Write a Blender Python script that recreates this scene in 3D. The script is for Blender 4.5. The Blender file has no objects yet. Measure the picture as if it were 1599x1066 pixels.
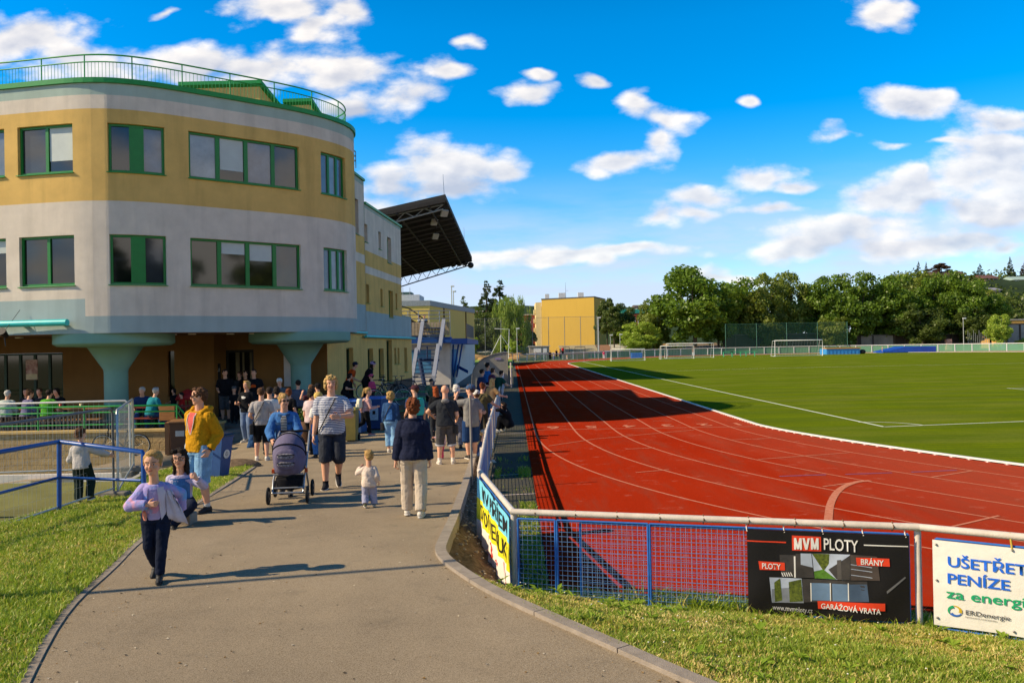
import bpy, bmesh, math, random
from mathutils import Vector, Matrix, Euler
R = math.radians
PI = math.pi
rnd = random.Random(7)
S = bpy.context.scene
COL = S.collection

# ------------------------------------------------------------------ camera
F, ROLL, CZ, YH = 1270.0, R(1.1), 2.66, 539.7      # focal length in photo pixels, roll, eye height, horizon row
PITCH = math.atan((YH - 533) / F)
def ray(px, py):
    u = (px - 799.5) / F; v = (533 - py) / F
    a = u * math.cos(ROLL) + v * math.sin(ROLL); b = -u * math.sin(ROLL) + v * math.cos(ROLL)
    return Vector((a, math.cos(PITCH) - b * math.sin(PITCH), math.sin(PITCH) + b * math.cos(PITCH)))
def at(px, py, Y):
    d = ray(px, py); return Vector((0, 0, CZ)) + d * (Y / d.y)
def onz(px, py, z=0.0):
    d = ray(px, py); return Vector((0, 0, CZ)) + d * ((z - CZ) / d.z)
def proj(p):
    y = p[1] * math.cos(PITCH) + (p[2] - CZ) * math.sin(PITCH); b = (-p[1] * math.sin(PITCH) + (p[2] - CZ) * math.cos(PITCH)) / y
    a = p[0] / y
    return 799.5 + F * (a * math.cos(ROLL) - b * math.sin(ROLL)), 533 - F * (a * math.sin(ROLL) + b * math.cos(ROLL))
cam = bpy.data.cameras.new('camera'); camo = bpy.data.objects.new('camera', cam); COL.objects.link(camo)
cam.sensor_fit = 'HORIZONTAL'; cam.sensor_width = 36; cam.lens = 36 * F / 1599
cam.clip_start = 0.1; cam.clip_end = 6000
o0 = ray(799.5, 533); ex = ray(800.5, 533) - o0; ey = ray(799.5, 532) - o0
ex.normalize(); ey.normalize(); ez = ex.cross(ey)
camo.matrix_world = Matrix(((ex.x, ey.x, ez.x, 0), (ex.y, ey.y, ez.y, 0), (ex.z, ey.z, ez.z, CZ), (0, 0, 0, 1)))
S.camera = camo
S.view_settings.view_transform = 'Standard'; S.view_settings.look = 'None'; S.view_settings.gamma = 1
S.view_settings.exposure = 0.32
S.cycles.max_bounces = 6; S.cycles.transparent_max_bounces = 12

# ------------------------------------------------------------------ sun
SUN_EL, SUN_AZ = R(35.5), R(13)
sd = Vector((math.cos(SUN_AZ) * math.cos(SUN_EL), math.sin(SUN_AZ) * math.cos(SUN_EL), -math.sin(SUN_EL)))
sun = bpy.data.lights.new('sun', 'SUN'); suno = bpy.data.objects.new('sun', sun); COL.objects.link(suno)
sun.energy = 4.8; sun.angle = R(0.5); sun.color = (1.0, 0.82, 0.55)
suno.rotation_euler = sd.to_track_quat('-Z', 'Y').to_euler()

# ------------------------------------------------------------------ node helper
class NT:
    def __init__(s, tree): s.t = tree
    def n(s, typ, **kw):
        nd = s.t.nodes.new(typ)
        ins = kw.pop('ins', {})
        for k, v in kw.items(): setattr(nd, k, v)
        for k, v in ins.items():
            if isinstance(v, bpy.types.Node): v = v.outputs[0]
            if isinstance(v, bpy.types.NodeSocket): s.t.links.new(v, nd.inputs[k])
            else: nd.inputs[k].default_value = v
        return nd
    def m(s, op, a, b=None, c=None, clamp=False):
        ins = {0: a}
        if b is not None: ins[1] = b
        if c is not None: ins[2] = c
        return s.n('ShaderNodeMath', operation=op, use_clamp=clamp, ins=ins).outputs[0]
    def vm(s, op, a, b=None, c=None):
        ins = {0: a}
        if b is not None: ins[1] = b
        if c is not None: ins[2] = c
        nd = s.n('ShaderNodeVectorMath', operation=op, ins=ins)
        return nd.outputs['Value'] if op in ('LENGTH', 'DOT_PRODUCT', 'DISTANCE') else nd.outputs[0]
    def mix(s, f, a, b, mode='MIX'):
        nd = s.n('ShaderNodeMix', data_type='RGBA', blend_type=mode, clamp_factor=True)
        for i, v in ((0, f), (6, a), (7, b)):
            if isinstance(v, bpy.types.NodeSocket): s.t.links.new(v, nd.inputs[i])
            else: nd.inputs[i].default_value = v
        return nd.outputs[2]
    def noise(s, vec, scale, detail=4, rough=.55, out=0, dist=0):
        return s.n('ShaderNodeTexNoise', ins={'Vector': vec, 'Scale': scale, 'Detail': detail, 'Roughness': rough, 'Distortion': dist}).outputs[out]
    def mr(s, v, a, b, c=0.0, d=1.0, smooth=False):
        return s.n('ShaderNodeMapRange', clamp=True, interpolation_type='SMOOTHSTEP' if smooth else 'LINEAR', ins={0: v, 1: a, 2: b, 3: c, 4: d}).outputs[0]

# ------------------------------------------------------------------ sky: Nishita air with cumulus clouds
W = bpy.data.worlds.new('World'); S.world = W; W.use_nodes = True
W.node_tree.nodes.clear(); g = NT(W.node_tree)
tc = g.n('ShaderNodeTexCoord').outputs['Generated']
sky = g.n('ShaderNodeTexSky', sky_type='NISHITA', sun_disc=False, sun_elevation=SUN_EL, sun_rotation=R(257), altitude=300, air_density=1.0, dust_density=0.4, ozone_density=2.5)
hs = g.n('ShaderNodeHueSaturation', ins={'Hue': .5, 'Saturation': 1.58, 'Value': 1.75, 'Color': sky.outputs[0]})
sx = g.n('ShaderNodeSeparateXYZ', ins={0: tc})
yy = g.m('MAXIMUM', g.m('ABSOLUTE', sx.outputs[1]), .02)
P = g.n('ShaderNodeCombineXYZ', ins={0: g.m('DIVIDE', sx.outputs[0], yy), 1: g.m('DIVIDE', sx.outputs[2], yy), 2: sx.outputs[1]}).outputs[0]
P2 = g.vm('MULTIPLY', P, (1, 1.9, 1))
wn = g.noise(P2, 7, 3, .5, out=1)
PW = g.vm('ADD', P, g.vm('MULTIPLY', g.vm('SUBTRACT', wn, (.5, .5, .5)), (.13, .06, 0)))
CL = [(40, 72, 130, 36), (160, 95, 120, 30), (300, 100, 120, 32), (430, 105, 120, 40), (545, 105, 90, 44), (620, 150, 75, 32), (560, 172, 75, 22),
      (400, 22, 80, 28), (470, 48, 60, 16), (530, 22, 60, 28), (250, 17, 30, 6), (695, 100, 45, 20), (745, 62, 34, 9),
      (690, 262, 80, 52), (625, 290, 70, 42), (775, 272, 75, 34), (690, 300, 130, 30),
      (825, 148, 52, 22), (850, 114, 30, 11), (945, 130, 32, 13), (1000, 168, 44, 26), (1032, 190, 40, 26), (1012, 222, 28, 30), (975, 258, 58, 15),
      (1160, 158, 18, 9), (1370, 18, 40, 26), (1405, 158, 62, 28), (1440, 140, 40, 16), (1320, 212, 46, 15), (1388, 229, 44, 13),
      (1200, 268, 62, 20), (1250, 285, 40, 12), (1105, 308, 50, 22), (1045, 345, 60, 20), (1110, 335, 50, 16),
      (1565, 245, 95, 66), (1500, 285, 110, 52), (1400, 318, 110, 34), (1440, 272, 32, 26), (1570, 188, 45, 24), (1475, 225, 65, 11),
      (1530, 275, 140, 85), (1440, 300, 90, 50), (1320, 362, 140, 28), (1240, 385, 66, 24), (1560, 330, 120, 50), (1215, 325, 70, 12), (1480, 385, 180, 24),
      (880, 400, 150, 14), (940, 410, 30, 14), (1130, 425, 80, 13), (1000, 395, 130, 10), (760, 395, 120, 12), (1560, 392, 70, 14), (560, 330, 130, 60)]
dmin = None; vdn = None
for cx, cy, a, b in CL:
    d = ray(cx, cy); u0, v0 = d.x / d.y, d.z / d.y
    ia, ib = F / (a * 1.12), F / (b * 1.16)
    L = g.vm('LENGTH', g.vm('MULTIPLY_ADD', PW, (ia, ib, 0), (-u0 * ia, -v0 * ib, 0)))
    dmin = L if dmin is None else g.m('SMOOTH_MIN', dmin, L, .25)
front = g.mr(sx.outputs[1], .1, .25)
gen = g.m('MULTIPLY', g.m('SUBTRACT', 1, front), g.mr(g.noise(tc, 2.2, 3, .5), .3, .6, .1, 1.2))
gen = g.m('ADD', gen, g.m('MULTIPLY', g.m('SUBTRACT', 1, front), g.mr(sx.outputs[2], .2, .42, 0, -3)))
def puffs(v):                                # cauliflower lumps at three sizes
    out = None
    for sc, w_ in ((12, .6), (31, .4)):
        vo = g.n('ShaderNodeTexVoronoi', feature='F1', voronoi_dimensions='2D', ins={'Vector': v, 'Scale': sc}).outputs[0]
        k_ = g.m('MULTIPLY', g.m('SUBTRACT', 1.0, g.m('MULTIPLY', vo, 1.25)), w_); out = k_ if out is None else g.m('ADD', out, k_)
    return out
PV = g.vm('ADD', P2, g.vm('MULTIPLY', g.vm('SUBTRACT', g.noise(P2, 30, 3, .6, out=1), (.5, .5, .5)), (.022, .022, 0)))
f1 = g.m('ADD', g.m('MULTIPLY', g.noise(P2, 8, 8, .62), .78), g.m('MULTIPLY', puffs(PV), .25))
f2 = g.m('ADD', g.m('MULTIPLY', g.noise(g.vm('ADD', P2, (-.010, .02, 0)), 8, 5, .55), .78), g.m('MULTIPLY', puffs(g.vm('ADD', PV, (-.010, .02, 0))), .25))
base = g.m('ADD', g.m('MULTIPLY', g.m('MULTIPLY', g.m('SUBTRACT', 1.0, dmin), 1.5), front), gen)
dens = g.m('ADD', base, g.m('MULTIPLY', g.m('SUBTRACT', f1, .50), 3.9))
mask = g.mr(dens, .02, 1.15, smooth=True)
thin = g.mr(sx.outputs[2], .05, .35, .78, .95)
# faint streaky bank near the horizon
f3 = g.noise(g.vm('MULTIPLY', P, (5, 24, 1)), 1.0, 6, .55)
bank = g.m('MULTIPLY', g.mr(sx.outputs[2], .22, .08, smooth=True), g.mr(f3, .32, .6, .05, .85))
mask = g.m('MULTIPLY', mask, thin, clamp=True)
lit = g.m('ADD', g.m('MULTIPLY', g.m('SUBTRACT', f2, f1), -2.6), .62)
up = g.mr(dens, .3, 1.6, .2, -.22)
shd = None                               # grey undersides of the larger cumulus
for cx, cy, a, b in [(1540, 372, 150, 30), (1330, 388, 120, 22), (690, 308, 130, 34), (1180, 345, 90, 18), (1480, 330, 70, 22), (560, 185, 120, 30), (250, 125, 160, 26)]:
    d = ray(cx, cy); u0, v0 = d.x / d.y, d.z / d.y; L = g.vm('LENGTH', g.vm('MULTIPLY_ADD', PW, (F / a, F / b, 0), (-u0 * F / a, -v0 * F / b, 0))); k_ = g.mr(L, .2, 1.1, .42, 0, smooth=True); shd = k_ if shd is None else g.m('MAXIMUM', shd, k_)
lit = g.m('SUBTRACT', g.m('ADD', lit, up), g.m('MULTIPLY', shd, front), clamp=True)
ccol = g.mix(lit, (8.6 * .56, 8.6 * .58, 8.6 * .66, 1), (8.6 * 1.16, 8.6 * 1.08, 8.6 * .98, 1))
deep = g.mr(sx.outputs[2], .36, .75, 1.0, .36)
clear = g.n('ShaderNodeMix', data_type='RGBA', blend_type='MULTIPLY', ins={0: 1.0, 6: hs.outputs[0], 7: g.n('ShaderNodeCombineXYZ', ins={0: deep, 1: deep, 2: deep}).outputs[0]}).outputs[2]      # deep blue zenith
low = g.mix(1.0, clear, g.n('ShaderNodeCombineXYZ', ins={0: g.mr(sx.outputs[2], .0, .22, .70, 1), 1: g.mr(sx.outputs[2], .0, .22, .74, 1), 2: g.mr(sx.outputs[2], .0, .22, .86, 1)}).outputs[0], 'MULTIPLY')
low = g.mix(bank, low, (8.6 * .62, 8.6 * .72, 8.6 * .94, 1))
ccol = g.mix(front, (8.6 * 1.55, 8.6 * 1.36, 8.6 * 1.12, 1), ccol)      # unseen clouds behind the viewer, added warm and bright to lift shaded walls
wc = g.mix(mask, low, ccol)
bg = g.n('ShaderNodeBackground', ins={'Color': wc, 'Strength': .1})
g.t.links.new(bg.outputs[0], g.n('ShaderNodeOutputWorld').inputs[0])

# ------------------------------------------------------------------ materials
def lin(h):
    if isinstance(h, tuple): return h
    c = [int(h[i:i + 2], 16) / 255 for i in (0, 2, 4)]
    return tuple(x / 12.92 if x <= .04045 else ((x + .055) / 1.055) ** 2.4 for x in c)
MATS = {}
def mat(name, col, rough=.7, var=.18, scale=6., bump=.0, bscale=40., spec=.4, metal=0., stain=0., col2=None, det=5, coat=0., stretch=None):
    if name in MATS: return MATS[name]
    m = bpy.data.materials.new(name); MATS[name] = m; m.use_nodes = True
    t = NT(m.node_tree); b = m.node_tree.nodes['Principled BSDF']
    co = t.n('ShaderNodeTexCoord').outputs['Object']
    if stretch: co = t.vm('MULTIPLY', co, stretch)
    c = lin(col); n1 = t.noise(co, scale, det, .6)
    k = t.mr(n1, .3, .7)
    c2 = lin(col2) if col2 else tuple(x * (1 - var) for x in c)
    c1 = c if col2 else tuple(min(1, x * (1 + var)) for x in c)
    out = t.mix(k, (*c1, 1), (*c2, 1))
    if stain:
        geo = t.n('ShaderNodeNewGeometry').outputs['Position']
        n2 = t.noise(t.vm('MULTIPLY', geo, (2.2, 2.2, .22)), 1.0, 5, .6)
        out = t.mix(t.mr(n2, .48, .72, 0, stain), out, tuple(x * .45 for x in c) + (1,))
    t.t.links.new(out, b.inputs['Base Color'])
    b.inputs['Roughness'].default_value = rough; b.inputs['Specular IOR Level'].default_value = spec; b.inputs['Metallic'].default_value = metal
    b.inputs['Coat Weight'].default_value = coat
    if bump:
        n3 = t.noise(co, bscale, 4, .6)
        bp = t.n('ShaderNodeBump', ins={'Strength': bump, 'Distance': .02, 'Height': n3}); t.t.links.new(bp.outputs[0], b.inputs['Normal'])
    return m
def fabric(name, col, var=.16, bump=.35, scale=9, rough=.9, col2=None):
    return mat('fabric_' + name, col, rough, var, scale, bump, 26, .15, col2=col2)
def glass(name, tint='20262a', refl=.05):
    if name in MATS: return MATS[name]
    m = mat(name, tint, refl, .3, 1.1, spec=.75); return m

# ------------------------------------------------------------------ mesh helper
class MB:
    def __init__(s): s.v = []; s.f = []; s.mi = []; s.sm = []
    def add(s, vs, fs, mi=0, smooth=False, M=None):
        o = len(s.v)
        s.v += [tuple(M @ Vector(p)) if M else tuple(p) for p in vs]
        for f in fs: s.f.append([i + o for i in f]); s.mi.append(mi); s.sm.append(smooth)
        return s
    def box(s, c, d, mi=0, rz=0, M=None, rx=0, ry=0):
        x, y, z = d[0] / 2, d[1] / 2, d[2] / 2
        vs = [(a * x, b * y, e * z) for a in (-1, 1) for b in (-1, 1) for e in (-1, 1)]
        T = Matrix.Translation(c) @ Euler((rx, ry, rz)).to_matrix().to_4x4()
        if M: T = M @ T
        return s.add(vs, [(0, 1, 3, 2), (4, 6, 7, 5), (0, 4, 5, 1), (2, 3, 7, 6), (0, 2, 6, 4), (1, 5, 7, 3)], mi, M=T)
    def quad(s, a, b, c, d, mi=0): return s.add([a, b, c, d], [(0, 1, 2, 3)], mi)
    def cone(s, p, q, r0, r1, n=12, mi=0, caps=True, smooth=True, M=None):
        p, q = Vector(p), Vector(q); z = (q - p)
        if z.length < 1e-6: return s
        z.normalize(); x = z.orthogonal().normalized(); y = z.cross(x)
        vs = []
        for c, r in ((p, r0), (q, r1)):
            for i in range(n):
                a = 2 * PI * i / n; vs.append(c + x * (r * math.cos(a)) + y * (r * math.sin(a)))
        fs = [(i, (i + 1) % n, n + (i + 1) % n, n + i) for i in range(n)]
        s.add(vs, fs, mi, smooth, M)
        if caps: s.add(vs[:n], [tuple(reversed(range(n)))], mi, False, M); s.add(vs[n:], [tuple(range(n))], mi, False, M)
        return s
    def tube(s, pts, r, n=8, mi=0, closed=False, M=None, rad=None):
        P = [Vector(p) for p in pts]; k = len(P); vs = []
        x = None
        for i in range(k):
            if closed: d = P[(i + 1) % k] - P[i - 1]
            else: d = P[min(i + 1, k - 1)] - P[max(i - 1, 0)]
            d.normalize()
            if x is None: x = d.orthogonal().normalized()
            else:
                x = (x - d * x.dot(d)); x = x.normalized() if x.length > 1e-5 else d.orthogonal().normalized()
            y = d.cross(x); rr = rad[i] if rad else r
            for j in range(n):
                a = 2 * PI * j / n; vs.append(P[i] + x * (rr * math.cos(a)) + y * (rr * math.sin(a)))
        fs = []
        for i in range(k if closed else k - 1):
            i2 = (i + 1) % k
            for j in range(n): fs.append((i * n + j, i * n + (j + 1) % n, i2 * n + (j + 1) % n, i2 * n + j))
        s.add(vs, fs, mi, True, M)
        if not closed: s.add(vs[:n], [tuple(reversed(range(n)))], mi, False, M); s.add(vs[-n:], [tuple(range(n))], mi, False, M)
        return s
    def sph(s, c, r, nu=14, nv=9, mi=0, M=None, rot=None):
        if not isinstance(r, (tuple, list)): r = (r, r, r)
        c = Vector(c); vs = []; Q = Euler(rot).to_matrix() if rot else None
        def pt(x, y, z):
            p = Vector((r[0] * x, r[1] * y, r[2] * z))
            return c + (Q @ p if Q else p)
        vs.append(pt(0, 0, 1))
        for j in range(1, nv):
            t = PI * j / nv
            for i in range(nu): a = 2 * PI * i / nu; vs.append(pt(math.sin(t) * math.cos(a), math.sin(t) * math.sin(a), math.cos(t)))
        vs.append(pt(0, 0, -1)); fs = []
        for i in range(nu): fs.append((0, 1 + i, 1 + (i + 1) % nu)); fs.append((len(vs) - 1, 1 + (nv - 2) * nu + (i + 1) % nu, 1 + (nv - 2) * nu + i))
        for j in range(nv - 2):
            for i in range(nu):
                a = 1 + j * nu; fs.append((a + i, a + nu + i, a + nu + (i + 1) % nu, a + (i + 1) % nu))
        return s.add(vs, fs, mi, True, M)
    def cap(s, p, q, r0, r1, n=12):
        s.cone(p, q, r0, r1, n); s.sph(p, r0, n, 8); s.sph(q, r1, n, 8); return s
    def loft(s, rings, mi=0, caps=True, smooth=True, M=None, closed=True):
        n = len(rings[0]); vs = [p for r in rings for p in r]; fs = []
        for i in range(len(rings) - 1):
            for j in range(n if closed else n - 1): fs.append((i * n + j, i * n + (j + 1) % n, (i + 1) * n + (j + 1) % n, (i + 1) * n + j))
        s.add(vs, fs, mi, smooth, M)
        if caps and closed: s.add(rings[0], [tuple(reversed(range(n)))], mi, False, M); s.add(rings[-1], [tuple(range(n))], mi, False, M)
        return s
    def lathe(s, c, prof, n=32, mi=0, smooth=True):
        return s.loft([[(c[0] + r * math.cos(2 * PI * i / n), c[1] + r * math.sin(2 * PI * i / n), c[2] + z) for i in range(n)] for r, z in prof], mi, True, smooth)
    def grid(s, xs, ys, zf, mi=0, smooth=True):
        vs = [(x, y, zf(x, y)) for y in ys for x in xs]; n = len(xs)
        return s.add(vs, [(j * n + i, j * n + i + 1, (j + 1) * n + i + 1, (j + 1) * n + i) for j in range(len(ys) - 1) for i in range(n - 1)], mi, smooth)
    def prism(s, pts, z0, z1, mi=0):
        n = len(pts); vs = [(p[0], p[1], z0) for p in pts] + [(p[0], p[1], z1) for p in pts]
        s.add(vs, [(i, (i + 1) % n, n + (i + 1) % n, n + i) for i in range(n)], mi)
        s.add(vs[:n], [tuple(reversed(range(n)))], mi); s.add(vs[n:], [tuple(range(n))], mi); return s
    def build(s, name, mats, parent=None, loc=None, label=None):
        me = bpy.data.meshes.new(name); me.from_pydata(s.v, [], s.f)
        if not isinstance(mats, (list, tuple)): mats = [mats]
        for m in mats: me.materials.append(m)
        me.polygons.foreach_set('material_index', s.mi); me.polygons.foreach_set('use_smooth', s.sm); me.update()
        o = bpy.data.objects.new(name, me); COL.objects.link(o)
        if parent: o.parent = parent
        if loc: o.location = loc
        if label: o['label'] = label
        return o
def tag(o, label=None, cat=None, group=None, kind=None):
    if label: o['label'] = label
    if cat: o['category'] = cat
    if group: o['group'] = group
    if kind: o['kind'] = kind
    return o
def empty(name, loc=(0, 0, 0), rz=0, label=None, cat=None, group=None):
    o = bpy.data.objects.new(name, None); COL.objects.link(o); o.location = loc; o.rotation_euler = (0, 0, rz); o.empty_display_size = .2
    return tag(o, label, cat, group)
def copy_tree(o, parent=None):
    c = o.copy(); COL.objects.link(c)
    if parent: c.parent = parent
    for ch in o.children: copy_tree(ch, c)
    return c
def structure(o): o['kind'] = 'structure'; return o
def bevel(o, w=.01, seg=2):
    m = o.modifiers.new('bevel', 'BEVEL'); m.width = w; m.segments = seg; m.limit_method = 'ANGLE'; return o
def text_mesh(body, size, align='CENTER', off=0., ext=0.):
    c = bpy.data.curves.new('lettering', 'FONT'); c.body = body; c.size = size; c.align_x = align; c.align_y = 'CENTER'; c.offset = off; c.extrude = ext; c.resolution_u = 3
    ob = bpy.data.objects.new('lettering', c); COL.objects.link(ob); bpy.context.view_layer.update()
    me = bpy.data.meshes.new_from_object(ob.evaluated_get(bpy.context.evaluated_depsgraph_get())); bpy.data.objects.remove(ob); bpy.data.curves.remove(c); me.name = 'lettering'; me.materials.clear(); return me
def text(body, name, size, m, parent, M, sx=1., off=0., ext=.001, align='CENTER'):
    me = text_mesh(body, size, align, off, ext); me.materials.append(m); o = bpy.data.objects.new(name, me); COL.objects.link(o); o.parent = parent
    o.matrix_local = M @ Matrix.Diagonal((sx, 1, 1, 1)); return o
def sstep(t): t = max(0., min(1., t)); return t * t * (3 - 2 * t)
def lerp(a, b, t): return a + (b - a) * t
# ------------------------------------------------------------------ terrain heights
def zp(Y): return .45 - .55 * sstep((Y - 8) / 14)
def zt(X, Y): return lerp(zp(Y), .35 - .6 * sstep((Y - 11) / 12), sstep((-6.6 - X) / 3.2)) + (.08 * sstep((Y - 26) / 25))
def gz(X, Y): return .22 * sstep((Y - 35) / 85) * sstep((X - 8) / 25)
def onpath(px, py):
    z = .3
    for i in range(12): p = onz(px, py, z); z = zt(p.x, p.y)
    return Vector((p.x, p.y, z))
def densify(P, step=.25):
    out = []
    for a, b in zip(P[:-1], P[1:]):
        a, b = Vector(a), Vector(b); k = max(1, int((b - a).length / step))
        out += [a.lerp(b, i / k) for i in range(k)]
    return out + [Vector(P[-1])]
def smooth(P, it=2):
    P = [Vector(p) for p in P]
    for _ in range(it):
        Q = [P[0]]
        for a, b in zip(P[:-1], P[1:]): Q += [a.lerp(b, .25), a.lerp(b, .75)]
        P = Q + [P[-1]]
    return P
def interpX(P, Y):      # X on a polyline that is monotone in Y
    P = sorted(P, key=lambda p: p[1])
    if Y <= P[0][1]: return P[0][0]
    for a, b in zip(P[:-1], P[1:]):
        if Y <= b[1]: return lerp(a[0], b[0], (Y - a[1]) / max(1e-6, b[1] - a[1]))
    return P[-1][0]
def ribbon(P, w, z, mb=None, h=0., zf=None, mi=0):      # flat or raised strip along a polyline
    mb = mb or MB(); P = [Vector(p) for p in P]; L = []; Q = []
    for i, p in enumerate(P):
        d = (P[min(i + 1, len(P) - 1)] - P[max(i - 1, 0)]); d.z = 0; d.normalize(); nrm = Vector((-d.y, d.x, 0)) * (w / 2)
        zz = (zf(p.x, p.y) if zf else 0) + z
        L.append((p.x + nrm.x, p.y + nrm.y, zz)); Q.append((p.x - nrm.x, p.y - nrm.y, zz))
    if h <= 0:
        for i in range(len(P) - 1): mb.quad(Q[i], Q[i + 1], L[i + 1], L[i], mi)
    else:
        rings = [[L[i], Q[i], (Q[i][0], Q[i][1], Q[i][2] - h), (L[i][0], L[i][1], L[i][2] - h)] for i in range(len(P))]
        mb.loft(rings, mi, True, False)
    return mb

M_asph = mat('asphalt', 'b09a7a', .95, .10, 1.3, .5, 260, .08)
def asphalt_detail(m, k=.32):
    t = NT(m.node_tree); b = m.node_tree.nodes['Principled BSDF']; co = t.n('ShaderNodeTexCoord').outputs['Object']
    src = b.inputs['Base Color'].links[0].from_socket
    sp = t.noise(co, 170, 2, .7); big = t.noise(co, .55, 4, .6)
    c = t.mix(t.mr(sp, .36, .66), t.mix(.5, src, (.0, .0, .0, 1)), t.mix(.35, src, (.62, .55, .44, 1)))
    c = t.mix(t.m('MULTIPLY', t.mr(big, .42, .66), .3), c, (.13, .105, .075, 1))
    vo = t.n('ShaderNodeTexVoronoi', feature='F1', ins={'Vector': co, 'Scale': 7.}).outputs[0]
    c = t.mix(t.m('MULTIPLY', t.mr(vo, .035, .02), .7), c, (.55, .52, .47, 1))
    cr = t.n('ShaderNodeTexVoronoi', feature='DISTANCE_TO_EDGE', ins={'Vector': t.vm('ADD', co, t.vm('MULTIPLY', t.noise(co, 1.3, 5, .65, out=1), (1.1, 1.1, 0))), 'Scale': .33}).outputs[0]
    c = t.mix(t.m('MULTIPLY', t.mr(cr, .006, .001), t.mr(t.noise(co, .5, 2), .45, .6, 0, .0)), c, (.06, .05, .04, 1))
    c = t.mix(t.m('MULTIPLY', t.mr(t.noise(co, 2.2, 5, .7), .6, .78), .45), c, (.11, .095, .075, 1))
    t.t.links.new(c, b.inputs['Base Color'])
asphalt_detail(M_asph)
M_asph2 = mat('asphalt_plaza', '77726c', .92, .12, 1.0, .4, 160, .25)
M_conc = mat('kerb_concrete', '9c9082', .9, .16, 9, .5, 120, .2, stain=.25)
M_soil = mat('gravel_soil', '8d7760', .95, .35, 14, 1.0, 60, .1, col2='4f4234')
M_turf = mat('turf_soil', '86823a', .95, .3, 5, .8, 50, .1, col2='b89c58')
M_field = mat('pitch_grass', '758410', .95, .2, .35, .6, 90, .0, col2='626f14')
M_red = mat('track_rubber', 'b23012', .95, .07, .25, .35, 300, .0, col2='a6290e')
M_white = mat('line_paint', 'e2cfc4', .8, .12, 30, .2, 120)
M_chalk = mat('chalk', 'd5dcc0', .9, .12, 8)
def track_detail(m):
    t = NT(m.node_tree); b = m.node_tree.nodes['Principled BSDF']; co = t.n('ShaderNodeTexCoord').outputs['Object']
    src = b.inputs['Base Color'].links[0].from_socket
    sx = t.n('ShaderNodeSeparateXYZ', ins={0: co})
    worn = t.mr(t.noise(t.vm('MULTIPLY', co, (.9, .12, 1)), 1.0, 4, .6), .42, .7, 0, .28)
    inner = t.m('MULTIPLY', t.mr(sx.outputs[0], 4.5, 9, smooth=True), .32)
    c = t.mix(t.m('MAXIMUM', t.m('MULTIPLY', worn, t.mr(sx.outputs[0], 2, 6)), inner), src, (.46, .14, .08, 1))
    c = t.mix(t.mr(t.noise(co, 220, 2, .7), .4, .7, 0, .35), c, (.18, .03, .015, 1))
    c = t.mix(t.mr(t.noise(t.vm('MULTIPLY', co, (2.4, .35, 1)), 1.0, 6, .7), .5, .72, 0, .55), c, (.26, .06, .032, 1))
    c = t.mix(t.mr(t.noise(co, 1.7, 6, .75), .58, .7, 0, .35), c, (.52, .22, .15, 1))
    t.t.links.new(c, b.inputs['Base Color'])
track_detail(M_red)
def field_detail(m):
    t = NT(m.node_tree); b = m.node_tree.nodes['Principled BSDF']; co = t.n('ShaderNodeTexCoord').outputs['Object']
    src = b.inputs['Base Color'].links[0].from_socket
    st = t.n('ShaderNodeTexWave', wave_type='BANDS', bands_direction='Y', ins={'Vector': co, 'Scale': .11, 'Distortion': 1.2, 'Detail': 2, 'Detail Scale': .6}).outputs[1]
    c = t.mix(t.mr(st, .35, .65, 0, .5), src, (.10, .15, .012, 1))
    st2 = t.n('ShaderNodeTexWave', wave_type='BANDS', bands_direction='Y', ins={'Vector': co, 'Scale': .9, 'Distortion': 2.5, 'Detail': 2}).outputs[1]
    c = t.mix(t.mr(st2, .3, .7, 0, .28), c, (.05, .11, .012, 1))
    c = t.mix(t.mr(t.noise(t.vm('MULTIPLY', co, (1, 3, 1)), .18, 5, .6), .46, .72, 0, .6), c, (.21, .22, .04, 1))
    c = t.mix(t.mr(t.noise(co, 9, 3, .7), .35, .7, 0, .45), c, (.07, .11, .012, 1))
    t.t.links.new(c, b.inputs['Base Color'])
field_detail(M_field)

# base ground reaching the horizon
xs = [-2500, -600, -200, -80, -40, -20, 0, 20, 40, 60, 80, 120, 200, 600, 2500]; ys = [-400, -60, -20, 0, 20, 40, 52, 60, 80, 120, 165, 200, 300, 600, 1500, 3500]
structure(MB().grid(xs, ys, lambda x, y: -.9 if (y < 53 and -45 < x < 65) else -.04).build('ground', mat('ground_earth', '6f6f3c', .95, .3, .6, .4, 30)))

# path
XR = [onpath(*p) for p in [(745, 725), (713, 800), (692, 846), (686, 862), (699, 879), (749, 913), (797, 938), (846, 960), (960, 1010), (1085, 1066), (1200, 1112), (1500, 1230)]]
XL = [onpath(*p) for p in [(-70, 1290), (30, 1066), (97, 950), (170, 890), (207, 850), (262, 812), (330, 771), (398, 727)]]
XR[0] = Vector((-.98, 20.5, 0))
XR = smooth(XR, 2); XL = smooth(XL, 2)
yend = XL[-1].y
mb = MB(); rows = []
Y = XL[0].y
ysr = [Y + i * (yend - Y) / 60 for i in range(61)]
for Y in ysr:
    l, r = interpX(XL, Y) + .05, interpX(XR, Y) - .06
    rows.append([(lerp(l, r, i / 10), Y, zt(lerp(l, r, i / 10), Y)) for i in range(11)])
mb.loft(rows, 0, False, True, closed=False)
structure(mb.build('path', M_asph))
mb = MB(); rows = []
for Y in [yend + i * (27.5 - yend) / 24 for i in range(25)]:
    l, r = lerp(-10.6, -10.8, (Y - yend) / 9), (interpX(XR, Y) - .06 if Y < 20.5 else -.6)
    rows.append([(lerp(l, r, i / 14), Y, zt(lerp(l, r, i / 14), Y)) for i in range(15)])
mb.loft(rows, 0, False, True, closed=False)
structure(mb.build('plaza', M_asph))
rows = []
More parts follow.
